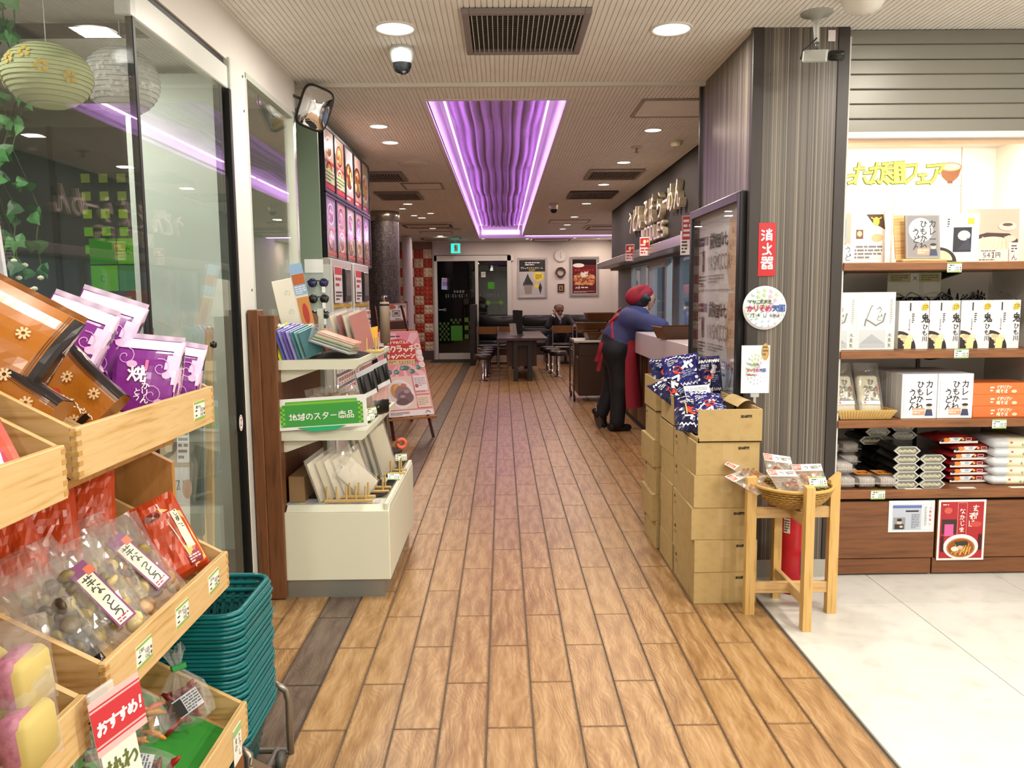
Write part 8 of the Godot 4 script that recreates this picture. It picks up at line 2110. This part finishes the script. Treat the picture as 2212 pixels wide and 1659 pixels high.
	var kinds := [["chilli", "dried red chillies, nearest the front", Vector3(-0.74, 0.37, -1.62), Vector3(-0.9, 0.5, 0.9), ["8a1a18", "a02420", "6a1214", "b23a2a"]], ["chilli", "dried red chillies, standing at the right end", Vector3(-0.76, 0.4, -1.82), Vector3(-0.3, 0.6, 0.1), ["7a1616", "9a2422", "6a1214"]], ["pepper", "orange peppers, in the middle", Vector3(-0.82, 0.42, -1.7), Vector3(-0.4, 0.5, 0.1), ["c8642a", "b8842c", "8a7a2c", "d08a3a"]], ["shaving", "pale dried shavings, left", Vector3(-0.74, 0.36, -1.45), Vector3(-0.5, 0.6, 0.1), ["c8b07a", "d8c48f", "b09a62"]], ["mushroom", "brown dried mushrooms, at the back left", Vector3(-0.86, 0.44, -1.5), Vector3(-0.3, 0.5, 0.0), ["7a5a40", "8f6e50", "5e4430"]]]
	for i in kinds.size():
		var kd = kinds[i]
		var t := thing("tied_bag", "clear bag tied with green tape, holding " + kd[1], "bag", kd[2], 0.0, "tied bags in the lowest crate")
		t.rotation = kd[3]
		var rr := RandomNumberGenerator.new()
		rr.seed = 200 + i
		var m := mb().smooth()
		for k in 26:
			m.c = hexc(kd[4][rr.randi() % kd[4].size()]).srgb_to_linear()
			var o := Vector3(rr.randf_range(-0.04, 0.04), rr.randf_range(0.0, 0.075), rr.randf_range(-0.022, 0.022))
			var dd := Vector3(rr.randf_range(-1, 1), rr.randf_range(-0.5, 0.5), rr.randf_range(-0.6, 0.6)).normalized()
			if kd[0] == "shaving": m.tube([o - dd * 0.025, o + Vector3(0, 0.006, 0), o + dd * 0.025], 0.002, 4)
			elif kd[0] == "mushroom": m.lathe(o, [V2(0.001, 0.008), V2(0.012, 0.004), V2(0.014, -0.004), V2(0.001, -0.006)], 8)
			else: m.tube([o - dd * 0.028, o - dd * 0.01 + Vector3(0, 0.004, 0), o + dd * 0.012 + Vector3(0, 0.004, 0), o + dd * 0.03], [0.003, 0.008, 0.0065, 0.001], 7)
		part(t, "filling", m, printed(0.3))
		var prof := [V2(0.03, -0.006), V2(0.055, 0.01), V2(0.058, 0.05), V2(0.045, 0.09), V2(0.02, 0.12), V2(0.008, 0.135), V2(0.016, 0.155), V2(0.026, 0.18)]
		var bg := mb()
		bg.sheet(func(u: float, v: float) -> Vector3:
			var f := v * 6.999
			var q: Vector2 = prof[int(f)].lerp(prof[int(f) + 1], f - int(f))
			var a := -TAU * u
			var wv := 1.0 + 0.13 * sin(u * 44.0 + v * 9.0) + 0.07 * sin(u * 95.0)
			return Vector3(cos(a) * q.x * wv, q.y + (0.012 * sin(u * 25.0) if v > 0.95 else 0.0), sin(a) * q.x * wv * 0.7), 36, 14)
		part(t, "pouch", bg, glass("dededa", 0.12, 0.05))
		part(t, "tape", mb().box(Vector3(0.004, 0.135, 0), Vector3(0.034, 0.014, 0.02), 0.002), mt("1f8a3c", 0.3))
		if i < 2:
			part(t, "product_label", mb().box(V0, Vector3(0.06, 0.045, 0.001)), mt("c9cdd4", 0.4), Vector3(0.0, 0.055, 0.043), Vector3(0.1, 0, 0.3))
			part(t, "product_print", pr().rect(-0.03, -0.02, 0.02, 0.04, "1a1a1c").rows(-0.008, -0.02, 0.036, 0.04, 6, "5a5e66", i + 2).done(), printed(), Vector3(0.0, 0.055, 0.0437), Vector3(0.1, 0, 0.3))
	# cards on the crates
	price_tag(Vector3(-0.7392, 1.142, -1.93), Vector3(0, PI / 2, 0), "price tag on the top crate, right end", 0.95, "焼かりん")
	price_tag(Vector3(-0.6992, 0.738, -1.86), Vector3(0, PI / 2, 0.05), "price tag on the middle crate, rightmost", 0.95, "かりん")
	price_tag(Vector3(-0.6992, 0.735, -1.67), Vector3(0, PI / 2, 0), "price tag on the middle crate, second from the right", 0.95, "芋なっとう")
	price_tag(Vector3(-0.6992, 0.733, -1.485), Vector3(0, PI / 2, 0), "price tag on the middle crate, leftmost", 0.95, "じがた")
	var hw := thing("handwritten_tag", "white handwritten price card with a green top on the lowest crate", "price tag", Vector3(-0.6585, 0.325, -1.85), PI / 2)
	part(hw, "card", mb().box(V0, Vector3(0.055, 0.1, 0.0015)), mt("ecebe4", 0.5))
	part(hw, "print", pr().rect(-0.0275, 0.03, 0.055, 0.018, "8fbf7a").text("とうし", 0.004, 0.01, 0.018, "2a2a2a", 0.09, true, 1.0, 1.1).text("まの", -0.02, 0.01, 0.016, "2a2a2a", 0.09, true, 1.0, 1.1).done(), printed(), Vector3(0, 0, 0.0008))
	var bs := thing("brown_sign", "brown card with orange letters below the lowest crate", "card", Vector3(-0.6585, 0.23, -1.84), PI / 2)
	part(bs, "card", mb().box(V0, Vector3(0.09, 0.11, 0.002)), mt("7a4a24", 0.5))
	part(bs, "print", pr().text("の", -0.03, 0.0, 0.04, "d8863a", 0.1).done(), printed(), Vector3(0, 0, 0.0011))
	var oc := thing("recommend_card", "pink card with a red band lettered おすすめ! clipped to the crates", "card", Vector3(-0.655, 0.715, -1.285), 0.8)
	oc.rotation = Vector3(0.0, 1.15, 0.14)
	part(oc, "card", mb().box(Vector3(0, 0, 0), Vector3(0.1, 0.1, 0.0015)), mt("e6b4b4", 0.4))
	part(oc, "print", pr().rect(-0.05, -0.03, 0.1, 0.062, "c0313c").rect(-0.05, 0.036, 0.1, 0.003, "c0313c").rect(-0.05, -0.037, 0.1, 0.003, "c0313c").text("おすすめ!", -0.045, -0.013, 0.024, "f6ecec", 0.18, false, 0.78, 1.08, 0.1).done(), printed(), Vector3(0, 0, 0.0009))
	part(oc, "lower_card", mb().box(Vector3(-0.01, -0.09, -0.001), Vector3(0.07, 0.085, 0.0012)), mt("e2e2d6", 0.5))
	part(oc, "lower_print", pr().text("地わ", -0.04, -0.1, 0.036, "5a6a34", 0.12, false, 0.8).done(), printed(), Vector3(0, 0, 0.0))
	part(oc, "clip", mb().box(Vector3(-0.02, 0.055, -0.004), Vector3(0.05, 0.02, 0.008), 0.002), glass("f0f0f0", 0.35, 0.1))

# ---------------------------------------------------------------- teal shopping baskets on a trolley
func basket_stack() -> void:
	var tr := thing("basket_trolley", "grey metal trolley under the stack of shopping baskets", "trolley", Vector3(-0.9, 0, -2.12))
	var steel := mt("8f8a80", 0.3, 0.7)
	for z: float in [-0.185, 0.185]:
		part(tr, "side_frame", mb().smooth().tube([Vector3(0.24, 0.03, z), Vector3(0.24, 0.2, z), Vector3(0.235, 0.24, z * 0.93), Vector3(0.2, 0.265, z * 0.9)], 0.011, 10), steel)
		part(tr, "base_bar", mb().tube([Vector3(-0.22, 0.04, z), Vector3(0.24, 0.04, z)], 0.01, 8), steel)
	for x: float in [-0.2, 0.0, 0.2]: part(tr, "cross_bar", mb().tube([Vector3(x, 0.044, -0.185), Vector3(x, 0.044, 0.185)], 0.009, 8), steel)
	part(tr, "brace", mb().box(V0, Vector3(0.006, 0.34, 0.02), 0.002), steel, Vector3(0.245, 0.13, 0.06), Vector3(0.9, 0, 0))
	var wheel := mb().smooth().tube([Vector3(-0.01, 0.028, 0), Vector3(0.01, 0.028, 0)], 0.028, 14).done()
	for x: float in [-0.2, 0.22]:
		for z: float in [-0.15, 0.15]: part(tr, "caster", wheel, mt("4a4844", 0.5), Vector3(x, 0, z))
	var teal := mt("0b5f63", 0.3)
	var rimpts := func(w: float, d: float, y: float) -> Array:
		var pts := []
		for c in 4:
			for k in 5:
				var a := PI / 2 * c + PI / 2 * k / 4.0
				pts.append(Vector3((w - 0.05) * signf([1, -1, -1, 1][c]) + 0.05 * cos(a), y, (d - 0.05) * signf([1, 1, -1, -1][c]) + 0.05 * sin(a)))
		pts.append(pts[0])
		return pts
	var rim := mb().smooth()
	rim.tube(rimpts.call(0.215, 0.155, 0.2), 0.0075, 8, false)
	rim.tube(rimpts.call(0.222, 0.162, 0.19), 0.005, 6, false)
	var rim_mesh := rim.done()
	# body: tapering walls made of bands and bars, so that the slots are real openings
	var body := mb()
	var ring_at := func(y: float) -> Array: return rimpts.call(0.17 + 0.045 * y / 0.2, 0.115 + 0.04 * y / 0.2, y)
	var bands := [[0.0, 0.012], [0.045, 0.052], [0.085, 0.092], [0.125, 0.135], [0.16, 0.2]]
	for b in bands:
		var lo: Array = ring_at.call(b[0]); var hi: Array = ring_at.call(b[1])
		for k in 20: body.quad(lo[k + 1], lo[k], hi[k], hi[k + 1])
	for k in 20:
		for j in 3:
			var f := j / 3.0
			var lo: Array = ring_at.call(0.0); var hi: Array = ring_at.call(0.2)
			var a: Vector3 = lo[k].lerp(lo[k + 1], f); var b2: Vector3 = lo[k].lerp(lo[k + 1], f + 0.12)
			var c: Vector3 = hi[k].lerp(hi[k + 1], f); var d: Vector3 = hi[k].lerp(hi[k + 1], f + 0.12)
			if (lo[k] - lo[k + 1]).length() > 0.03:
				for q in 4:
					var g := j / 3.0 + q / 12.0
					a = lo[k].lerp(lo[k + 1], g); b2 = lo[k].lerp(lo[k + 1], g + 0.035); c = hi[k].lerp(hi[k + 1], g); d = hi[k].lerp(hi[k + 1], g + 0.035)
					body.quad(b2, a, c, d)
			else: body.quad(b2, a, c, d)
	for k in 9: body.box(Vector3(0, 0.003, -0.1 + 0.025 * k), Vector3(0.33, 0.006, 0.012))
	for k in 13: body.box(Vector3(-0.156 + 0.026 * k, 0.003, 0), Vector3(0.01, 0.006, 0.22))
	var body_mesh := body.done()
	var hnd := []
	for k in 9: hnd.append(Vector3(-0.19 + 0.38 * k / 8.0, 0.196, 0.13 * sin(PI * k / 8.0)))
	var hm := mb().smooth().tube(hnd, 0.006, 8).done()
	var first: Node3D
	var n := 18
	for k in n:
		var lab := "teal plastic shopping basket, %s from the top of the stack" % NTH[n - 1 - k] if k < n - 1 else "teal plastic shopping basket, topmost of the stack"
		var at := Vector3(-0.9 + 0.003 * sin(k * 2.1), 0.056 + 0.0205 * k, -2.115 + 0.003 * cos(k * 1.7))
		if k == 0:
			first = thing("shopping_basket", lab, "basket", at, 0.0, "stacked shopping baskets")
			part(first, "body", body_mesh, teal)
			part(first, "rim", rim_mesh, mt("0c6a6e", 0.25))
		else: copy(first, lab, at)
	part(first, "handle", hm, teal)

# ---------------------------------------------------------------- people
# bones: [from, to, radius, radius, colour]; joined by a smooth minimum and meshed as surface nets
func flesh(m: MB, bones: Array, cell: float, k: float) -> void:
	var lo := Vector3(1e9, 1e9, 1e9)
	var hi := -lo
	for b in bones:
		for e in 2:
			var r: float = b[2 + e] + 0.06
			lo = lo.min(b[e] - Vector3(r, r, r))
			hi = hi.max(b[e] + Vector3(r, r, r))
	var n := Vector3i(((hi - lo) / cell).ceil()) + Vector3i.ONE
	var sx := n.y * n.z
	var acc := PackedFloat32Array()
	acc.resize(n.x * sx)
	var best := PackedFloat32Array()
	best.resize(n.x * sx)
	best.fill(9.0)
	var own := PackedByteArray()
	own.resize(n.x * sx)
	var reach := 5.0 / k
	for bi in bones.size():
		var a: Vector3 = bones[bi][0]; var ab: Vector3 = bones[bi][1] - a; var r0: float = bones[bi][2]; var r1: float = bones[bi][3]
		var ll := maxf(ab.length_squared(), 1e-9)
		var pad := Vector3.ONE * (maxf(r0, r1) + reach)
		var i0 := Vector3i(((a.min(a + ab) - pad - lo) / cell).floor().max(Vector3.ZERO))
		var i1 := Vector3i(((a.max(a + ab) + pad - lo) / cell).ceil()).min(n - Vector3i.ONE)
		for x in range(i0.x, i1.x + 1):
			for y in range(i0.y, i1.y + 1):
				var at := x * sx + y * n.z
				for z in range(i0.z, i1.z + 1):
					var p := lo + Vector3(x, y, z) * cell - a
					var t := clampf(p.dot(ab) / ll, 0.0, 1.0)
					var d := (p - ab * t).length() - lerpf(r0, r1, t)
					if d < reach:
						acc[at + z] += exp(-k * d)
						if d < best[at + z]:
							best[at + z] = d
							own[at + z] = bi
	# a cell is inside where the sum passes one
	var spot := {}
	var corner := [0, sx, n.z, sx + n.z, 1, sx + 1, n.z + 1, sx + n.z + 1]
	var offs := [Vector3(0, 0, 0), Vector3(1, 0, 0), Vector3(0, 1, 0), Vector3(1, 1, 0), Vector3(0, 0, 1), Vector3(1, 0, 1), Vector3(0, 1, 1), Vector3(1, 1, 1)]
	for x in n.x - 1:
		for y in n.y - 1:
			for z in n.z - 1:
				var at := x * sx + y * n.z + z
				var c0 := 0
				var seen := false
				for q in 8:
					var s: float = acc[at + corner[q]]
					if s > 1.0: c0 += 1
					if s > 0.0: seen = true
				if not seen or c0 == 0 or c0 == 8: continue
				var sum := V0
				var cnt := 0
				for q in 8:
					for ax in [1, 2, 4]:
						if q & ax: continue
						var f0 := -log(maxf(acc[at + corner[q]], 1e-6)); var f1 := -log(maxf(acc[at + corner[q | ax]], 1e-6))
						if (f0 < 0.0) != (f1 < 0.0):
							sum += offs[q].lerp(offs[q | ax], f0 / (f0 - f1))
							cnt += 1
				spot[at] = lo + (Vector3(x, y, z) + sum / cnt) * cell
	var ax_step := [sx, n.z, 1]
	for at in spot:
		for ax in 3:
			var u: int = ax_step[(ax + 1) % 3]; var w: int = ax_step[(ax + 2) % 3]
			var inside := acc[at] > 1.0
			if inside == (acc[at + ax_step[ax]] > 1.0): continue
			if not (spot.has(at - u) and spot.has(at - w) and spot.has(at - u - w)): continue
			m.c = hexc(bones[own[at]][4]).srgb_to_linear()
			var q := [spot[at], spot[at - u], spot[at - u - w], spot[at - w]]
			if inside: m.quad(q[0], q[1], q[2], q[3])
			else: m.quad(q[3], q[2], q[1], q[0])

func hand(bones: Array, wrist: Vector3, dir: Vector3, palm_side: Vector3, skin: String, curl := 0.5) -> void:
	var d := dir.normalized(); var s := palm_side.normalized(); var nrm := d.cross(s).normalized()
	bones.append([wrist, wrist + d * 0.045, 0.026, 0.03, skin])
	for k in 4:
		var root := wrist + d * 0.075 + s * (0.027 - 0.018 * k)
		bones.append([wrist + d * 0.03 + s * (0.012 - 0.008 * k), root, 0.013, 0.011, skin])
		var mid: Vector3 = root + (d * (1.0 - curl * 0.5) - nrm * curl).normalized() * [0.036, 0.042, 0.039, 0.03][k]
		bones.append([root, mid, 0.0095, 0.0085, skin])
		bones.append([mid, mid + (d * (0.6 - curl) - nrm * (0.4 + curl)).normalized() * 0.03, 0.0085, 0.007, skin])
	bones.append([wrist + d * 0.02 + s * 0.02, wrist + d * 0.05 + s * 0.048, 0.013, 0.01, skin])
	bones.append([wrist + d * 0.05 + s * 0.048, wrist + d * 0.085 + s * 0.045, 0.01, 0.008, skin])

# head of height about 0.22 centred at o, looking along f
func head(bones: Array, o: Vector3, f: Vector3, up: Vector3, skin: String, hair: String, short := true) -> void:
	var r := f.cross(up).normalized()
	bones.append([o + up * 0.035 - f * 0.02, o + up * 0.03 + f * 0.018, 0.08, 0.076, hair if short else skin])
	bones.append([o - up * 0.02 + f * 0.02, o - up * 0.075 + f * 0.045, 0.062, 0.036, skin])
	for s: float in [-1, 1]:
		bones.append([o + r * s * 0.03 - up * 0.02 + f * 0.05, o + r * s * 0.026 - up * 0.05 + f * 0.05, 0.024, 0.02, skin])
		bones.append([o + r * s * 0.078 - up * 0.0, o + r * s * 0.08 - up * 0.03 + f * 0.005, 0.013, 0.009, skin])
		bones.append([o + r * s * 0.033 + up * 0.004 + f * 0.083, o + r * s * 0.034 + up * 0.004 + f * 0.085, 0.009, 0.009, "2a2220"])
		bones.append([o + r * s * 0.02 + up * 0.022 + f * 0.088, o + r * s * 0.045 + up * 0.022 + f * 0.078, 0.005, 0.004, "2a2220"])
	bones.append([o + up * 0.012 + f * 0.086, o - up * 0.022 + f * 0.104, 0.009, 0.014, skin])
	bones.append([o - up * 0.052 + f * 0.083 - r * 0.02, o - up * 0.052 + f * 0.083 + r * 0.02, 0.007, 0.007, "a8605a"])

func people() -> void:
	var skin := "c99a7c"
	var navy := "343a66"
	var black := "141316"
	# ---- woman leaning on the counter
	var w := thing("person", "person in a red cap and apron leaning on the counter", "person", Vector3(1.2, 0, -8.3))
	var o := -Vector3(1.2, 0, -8.3)
	var hip := Vector3(1.19, 0.86, -8.3); var chest := Vector3(1.36, 1.14, -8.32); var neck := Vector3(1.44, 1.25, -8.33)
	var bones := [
		[hip, Vector3(1.2, 0.95, -8.3), 0.155, 0.155, black], [Vector3(1.14, 0.84, -8.22), Vector3(1.14, 0.84, -8.38), 0.12, 0.12, black],
		[Vector3(1.22, 0.98, -8.3), chest, 0.165, 0.16, navy], [Vector3(1.3, 1.16, -8.2), Vector3(1.4, 1.16, -8.46), 0.11, 0.1, navy], [Vector3(1.42, 1.04, -8.32), Vector3(1.44, 1.14, -8.34), 0.12, 0.1, navy],
		[chest + Vector3(0.04, 0.06, 0), neck, 0.07, 0.05, navy], [neck, Vector3(1.47, 1.32, -8.34), 0.047, 0.047, skin],
		# arms: near one to the counter, far one bent under the chin
		[Vector3(1.36, 1.17, -8.16), Vector3(1.5, 1.12, -8.1), 0.085, 0.08, navy], [Vector3(1.5, 1.12, -8.1), Vector3(1.6, 1.1, -8.08), 0.075, 0.062, navy], [Vector3(1.58, 1.1, -8.08), Vector3(1.64, 1.085, -8.12), 0.046, 0.043, skin], [Vector3(1.64, 1.085, -8.12), Vector3(1.68, 1.075, -8.3), 0.042, 0.03, skin],
		[Vector3(1.44, 1.16, -8.48), Vector3(1.58, 1.11, -8.52), 0.08, 0.065, navy], [Vector3(1.58, 1.11, -8.52), Vector3(1.67, 1.085, -8.42), 0.045, 0.032, skin],
		# legs
		[Vector3(1.17, 0.84, -8.22), Vector3(1.21, 0.48, -8.22), 0.118, 0.09, black], [Vector3(1.21, 0.48, -8.22), Vector3(1.18, 0.1, -8.2), 0.088, 0.078, black],
		[Vector3(1.15, 0.84, -8.38), Vector3(1.16, 0.48, -8.4), 0.115, 0.088, black], [Vector3(1.16, 0.48, -8.4), Vector3(1.04, 0.17, -8.38), 0.085, 0.072, black]]
	for b in bones:
		b[0] += o; b[1] += o
	var m := mb().smooth()
	flesh(m, bones, 0.015, 45.0)
	var hb := []
	head(hb, Vector3(1.49, 1.365, -8.35) + o, Vector3(0.93, -0.08, -0.32).normalized(), Vector3(0.1, 1.0, 0.0).normalized(), skin, "17130f", false)
	flesh(m, hb, 0.006, 110.0)
	var nb := []
	hand(nb, Vector3(1.68, 1.075, -8.3) + o, Vector3(0.1, 0, -1), Vector3(-1, 0, 0), skin, 0.3)
	hand(nb, Vector3(1.67, 1.085, -8.42) + o, Vector3(0.1, -0.05, 1), Vector3(-1, 0.2, 0), skin, 0.3)
	flesh(m, nb, 0.005, 160.0)
	part(w, "body", m, printed(0.75))
	var hr := mb().smooth()
	flesh(hr, [[Vector3(1.44, 1.37, -8.33) + o, Vector3(1.43, 1.33, -8.33) + o, 0.094, 0.085, "15110f"], [Vector3(1.49, 1.39, -8.31) + o, Vector3(1.505, 1.365, -8.285) + o, 0.055, 0.03, "15110f"], [Vector3(1.4, 1.31, -8.33) + o, Vector3(1.39, 1.29, -8.33) + o, 0.05, 0.045, "15110f"]], 0.007, 90.0)
	part(w, "hair", hr, printed(0.5))
	var red := "8f1630"
	var cap := mb().smooth()
	flesh(cap, [[Vector3(1.4, 1.4, -8.33) + o, Vector3(1.49, 1.42, -8.35) + o, 0.095, 0.083, red], [Vector3(1.36, 1.385, -8.33) + o, Vector3(1.38, 1.4, -8.33) + o, 0.08, 0.08, red], [Vector3(1.46, 1.45, -8.34) + o, Vector3(1.48, 1.45, -8.34) + o, 0.06, 0.055, "a01a38"]], 0.008, 70.0)
	part(w, "cap", cap, printed(0.7))
	part(w, "cap_brim", mb().smooth().sheet(func(u, v): return Vector3(1.555, 1.405, -8.37) + o + Vector3(0.93, -0.12, -0.32) * (0.055 * v * (1.0 - pow(2.0 * u - 1.0, 2.0)) + 0.012) + Vector3(0.32, 0, 0.93) * (u - 0.5) * 0.15 - Vector3(0.93, 0, -0.32) * 0.05 * pow(2.0 * u - 1.0, 2.0), 12, 4), mt("8f1630", 0.7))
	# apron: a curved skirt in front, waist band, crossed straps, hanging bow
	var cloth := mt("8c1a2e", 0.75)
	part(w, "apron_skirt", mb().smooth().sheet(func(u: float, v: float) -> Vector3:
		var a := lerpf(-1.15, 1.5, u)
		var y := lerpf(0.25, 0.95, v)
		var r := lerpf(0.215, 0.17, v) + 0.008 * sin(u * 17.0) * (1.0 - v)
		return Vector3(1.2 + 0.045 * (1.0 - v) + cos(a) * r + 0.05 * v * v, y, -8.3 + sin(a) * r * 0.95) + o, 26, 14), cloth)
	part(w, "apron_bib", mb().smooth().sheet(func(u: float, v: float) -> Vector3:
		var a := lerpf(-0.7, 0.7, u)
		var c := Vector3(1.24, 0.95, -8.3).lerp(chest + Vector3(0.03, 0.02, 0), v)
		return c + Vector3(cos(a) * 0.175 * 0.86, -0.09 * cos(a), sin(a) * 0.175) + o, 10, 8), cloth)
	var axis := chest - Vector3(1.2, 0.9, -8.3)
	var side := Vector3(0, 0, 1)
	var back := axis.cross(side).normalized() * -1.0
	if back.x > 0: back = -back
	for s: float in [-1, 1]:
		var pts := []
		for k in 13:
			var t := k / 12.0
			var th := lerpf(0.75 * s + 0.2, -0.75 * s + 0.25, t)
			pts.append(Vector3(1.2, 0.9, -8.3) + axis * (1.16 - 1.1 * t) + (back * cos(th) + side * sin(th)) * (0.2 + 0.005 * s) + o)
		var st := mb().smooth()
		for k in 12:
			var a: Vector3 = pts[k]; var b: Vector3 = pts[k + 1]
			var c := (Vector3(1.2, 0.9, -8.3) + axis * (1.16 - 1.1 * k / 12.0) + o)
			var wd := (b - a).cross(a - c).normalized() * 0.016
			var up := (a - c).normalized() * 0.004
			st.quad(a - wd + up, b - wd + up, b + wd + up, a + wd + up)
			st.quad(a + wd + up, b + wd + up, b + wd - up, a + wd - up); st.quad(a - wd - up, b - wd - up, b - wd + up, a - wd + up)
		part(w, "apron_strap", st, mt("a01e36", 0.7))
	var belt := []
	for k in 17: belt.append(Vector3(1.205, 0.925 - 0.02 * cos(TAU * k / 16), -8.3) + Vector3(cos(TAU * k / 16) * 0.172, 0, sin(TAU * k / 16) * 0.172) + o)
	part(w, "waist_tie", mb().smooth().tube(belt, 0.011, 7, false), mt("8f1a30", 0.7))
	for k in 2: part(w, "bow_tail", mb().smooth().sheet(func(u, v): return Vector3(1.035 - 0.05 * v - 0.02 * k + 0.035 * (u - 0.5), 0.93 - (0.3 - 0.1 * k) * v, -8.22 + 0.03 * u + 0.02 * sin(v * 5.0)) + o, 4, 10), cloth)
	# shoes
	var shoe := mb().smooth()
	flesh(shoe, [[Vector3(1.12, 0.045, -8.2) + o, Vector3(1.3, 0.036, -8.22) + o, 0.043, 0.036, "17161a"], [Vector3(1.15, 0.075, -8.2) + o, Vector3(1.2, 0.06, -8.2) + o, 0.046, 0.04, "17161a"]], 0.008, 90.0)
	part(w, "shoe", shoe, printed(0.25))
	var shoe2 := mb().smooth()
	flesh(shoe2, [[Vector3(0.98, 0.19, -8.38) + o, Vector3(1.07, 0.045, -8.36) + o, 0.042, 0.036, "17161a"], [Vector3(1.03, 0.18, -8.38) + o, Vector3(1.06, 0.12, -8.37) + o, 0.042, 0.036, "17161a"]], 0.008, 90.0)
	part(w, "shoe", shoe2, printed(0.25))
	var sole := PackedVector2Array()
	for k in 18: sole.append(V2(cos(TAU * k / 18) * 0.043 * (1.0 - 0.15 * sin(TAU * k / 18)), sin(TAU * k / 18) * 0.115))
	part(w, "sole", mb().prism(sole, -0.006, 0.006), mt("4a3a30", 0.7), Vector3(0.995, 0.115, -8.35) + o, Vector3(0.0, -0.9, 0.42))
	# ---- man eating at the far bench
	var suit := "23242e"
	var g := thing("person", "person in a dark suit eating at the far bench", "person", Vector3(1.25, 0, -17.4))
	o = -Vector3(1.25, 0, -17.4)
	bones = [
		[Vector3(1.27, 0.53, -17.55), Vector3(1.25, 0.82, -17.36), 0.16, 0.17, suit], [Vector3(1.07, 0.92, -17.32), Vector3(1.41, 0.92, -17.32), 0.085, 0.085, suit], [Vector3(1.25, 0.92, -17.3), Vector3(1.235, 1.0, -17.24), 0.06, 0.05, "d8d8de"], [Vector3(1.235, 0.98, -17.25), Vector3(1.225, 1.06, -17.2), 0.048, 0.048, "b98468"],
		[Vector3(1.05, 0.91, -17.3), Vector3(0.97, 0.77, -17.05), 0.072, 0.058, suit], [Vector3(0.97, 0.77, -17.05), Vector3(1.06, 0.94, -17.02), 0.056, 0.044, suit], [Vector3(1.06, 0.94, -17.02), Vector3(1.085, 0.985, -17.03), 0.036, 0.033, "e4e4ea"],
		[Vector3(1.43, 0.91, -17.3), Vector3(1.53, 0.78, -17.1), 0.072, 0.058, suit], [Vector3(1.53, 0.78, -17.1), Vector3(1.53, 0.76, -16.97), 0.052, 0.044, suit], [Vector3(1.53, 0.755, -16.97), Vector3(1.53, 0.75, -16.94), 0.033, 0.03, "e4e4ea"],
		[Vector3(1.18, 0.52, -17.5), Vector3(1.0, 0.5, -17.16), 0.09, 0.07, "2c3140"], [Vector3(1.0, 0.5, -17.16), Vector3(0.94, 0.12, -17.06), 0.066, 0.05, "2c3140"], [Vector3(1.36, 0.52, -17.5), Vector3(1.44, 0.5, -17.16), 0.09, 0.07, "2c3140"], [Vector3(1.44, 0.5, -17.16), Vector3(1.46, 0.12, -17.1), 0.066, 0.05, "2c3140"]]
	for b in bones:
		b[0] += o; b[1] += o
	m = mb().smooth()
	flesh(m, bones, 0.018, 45.0)
	hb = []
	head(hb, Vector3(1.215, 1.115, -17.15) + o, Vector3(0.2, -0.45, 0.86).normalized(), Vector3(0.05, 0.88, 0.45).normalized(), "b98468", "7a5c4c")
	flesh(m, hb, 0.009, 90.0)
	nb = []
	hand(nb, Vector3(1.09, 0.99, -17.03) + o, Vector3(0.4, 1.0, -0.1), Vector3(0, 0.1, 1), "b98468", 0.7)
	hand(nb, Vector3(1.53, 0.748, -16.94) + o, Vector3(-0.1, -0.05, 1), Vector3(-1, 0, 0), "b98468", 0.35)
	flesh(m, nb, 0.007, 150.0)
	part(g, "body", m, printed(0.7))
	var hh := mb().smooth()
	flesh(hh, [[Vector3(1.15, 1.13, -17.2) + o, Vector3(1.16, 1.09, -17.19) + o, 0.035, 0.03, "2e2a28"], [Vector3(1.28, 1.13, -17.2) + o, Vector3(1.28, 1.09, -17.19) + o, 0.035, 0.03, "2e2a28"], [Vector3(1.17, 1.16, -17.24) + o, Vector3(1.26, 1.16, -17.24) + o, 0.06, 0.06, "2e2a28"]], 0.009, 90.0)
	part(g, "hair", hh, printed(0.6))
	for s in [Vector3(0.925, 0.0, -17.0), Vector3(1.46, 0.0, -17.04)]:
		var sh := mb().smooth()
		flesh(sh, [[s + Vector3(0, 0.06, -0.05) + o, s + Vector3(-0.01, 0.04, 0.12) + o, 0.045, 0.035, "5a2a18"]], 0.01, 90.0)
		part(g, "shoe", sh, printed(0.3))
	part(g, "tie", mb().box(V0, Vector3(0.035, 0.2, 0.01), 0.003), mt("8a92a8", 0.6), Vector3(1.245, 0.87, -17.185) + o, Vector3(0.2, 0, 0))
	var cs := thing("chopsticks", "pair of white chopsticks held by the seated person", "chopsticks", Vector3(1.17, 1.0, -17.0))
	for k in 2: part(cs, "stick", mb().tube([Vector3(-0.03 + 0.025 * k, 0.035, 0.0), Vector3(0.04 + 0.03 * k, -0.1, 0.05)], 0.005, 6), mt("e6e2da", 0.5))
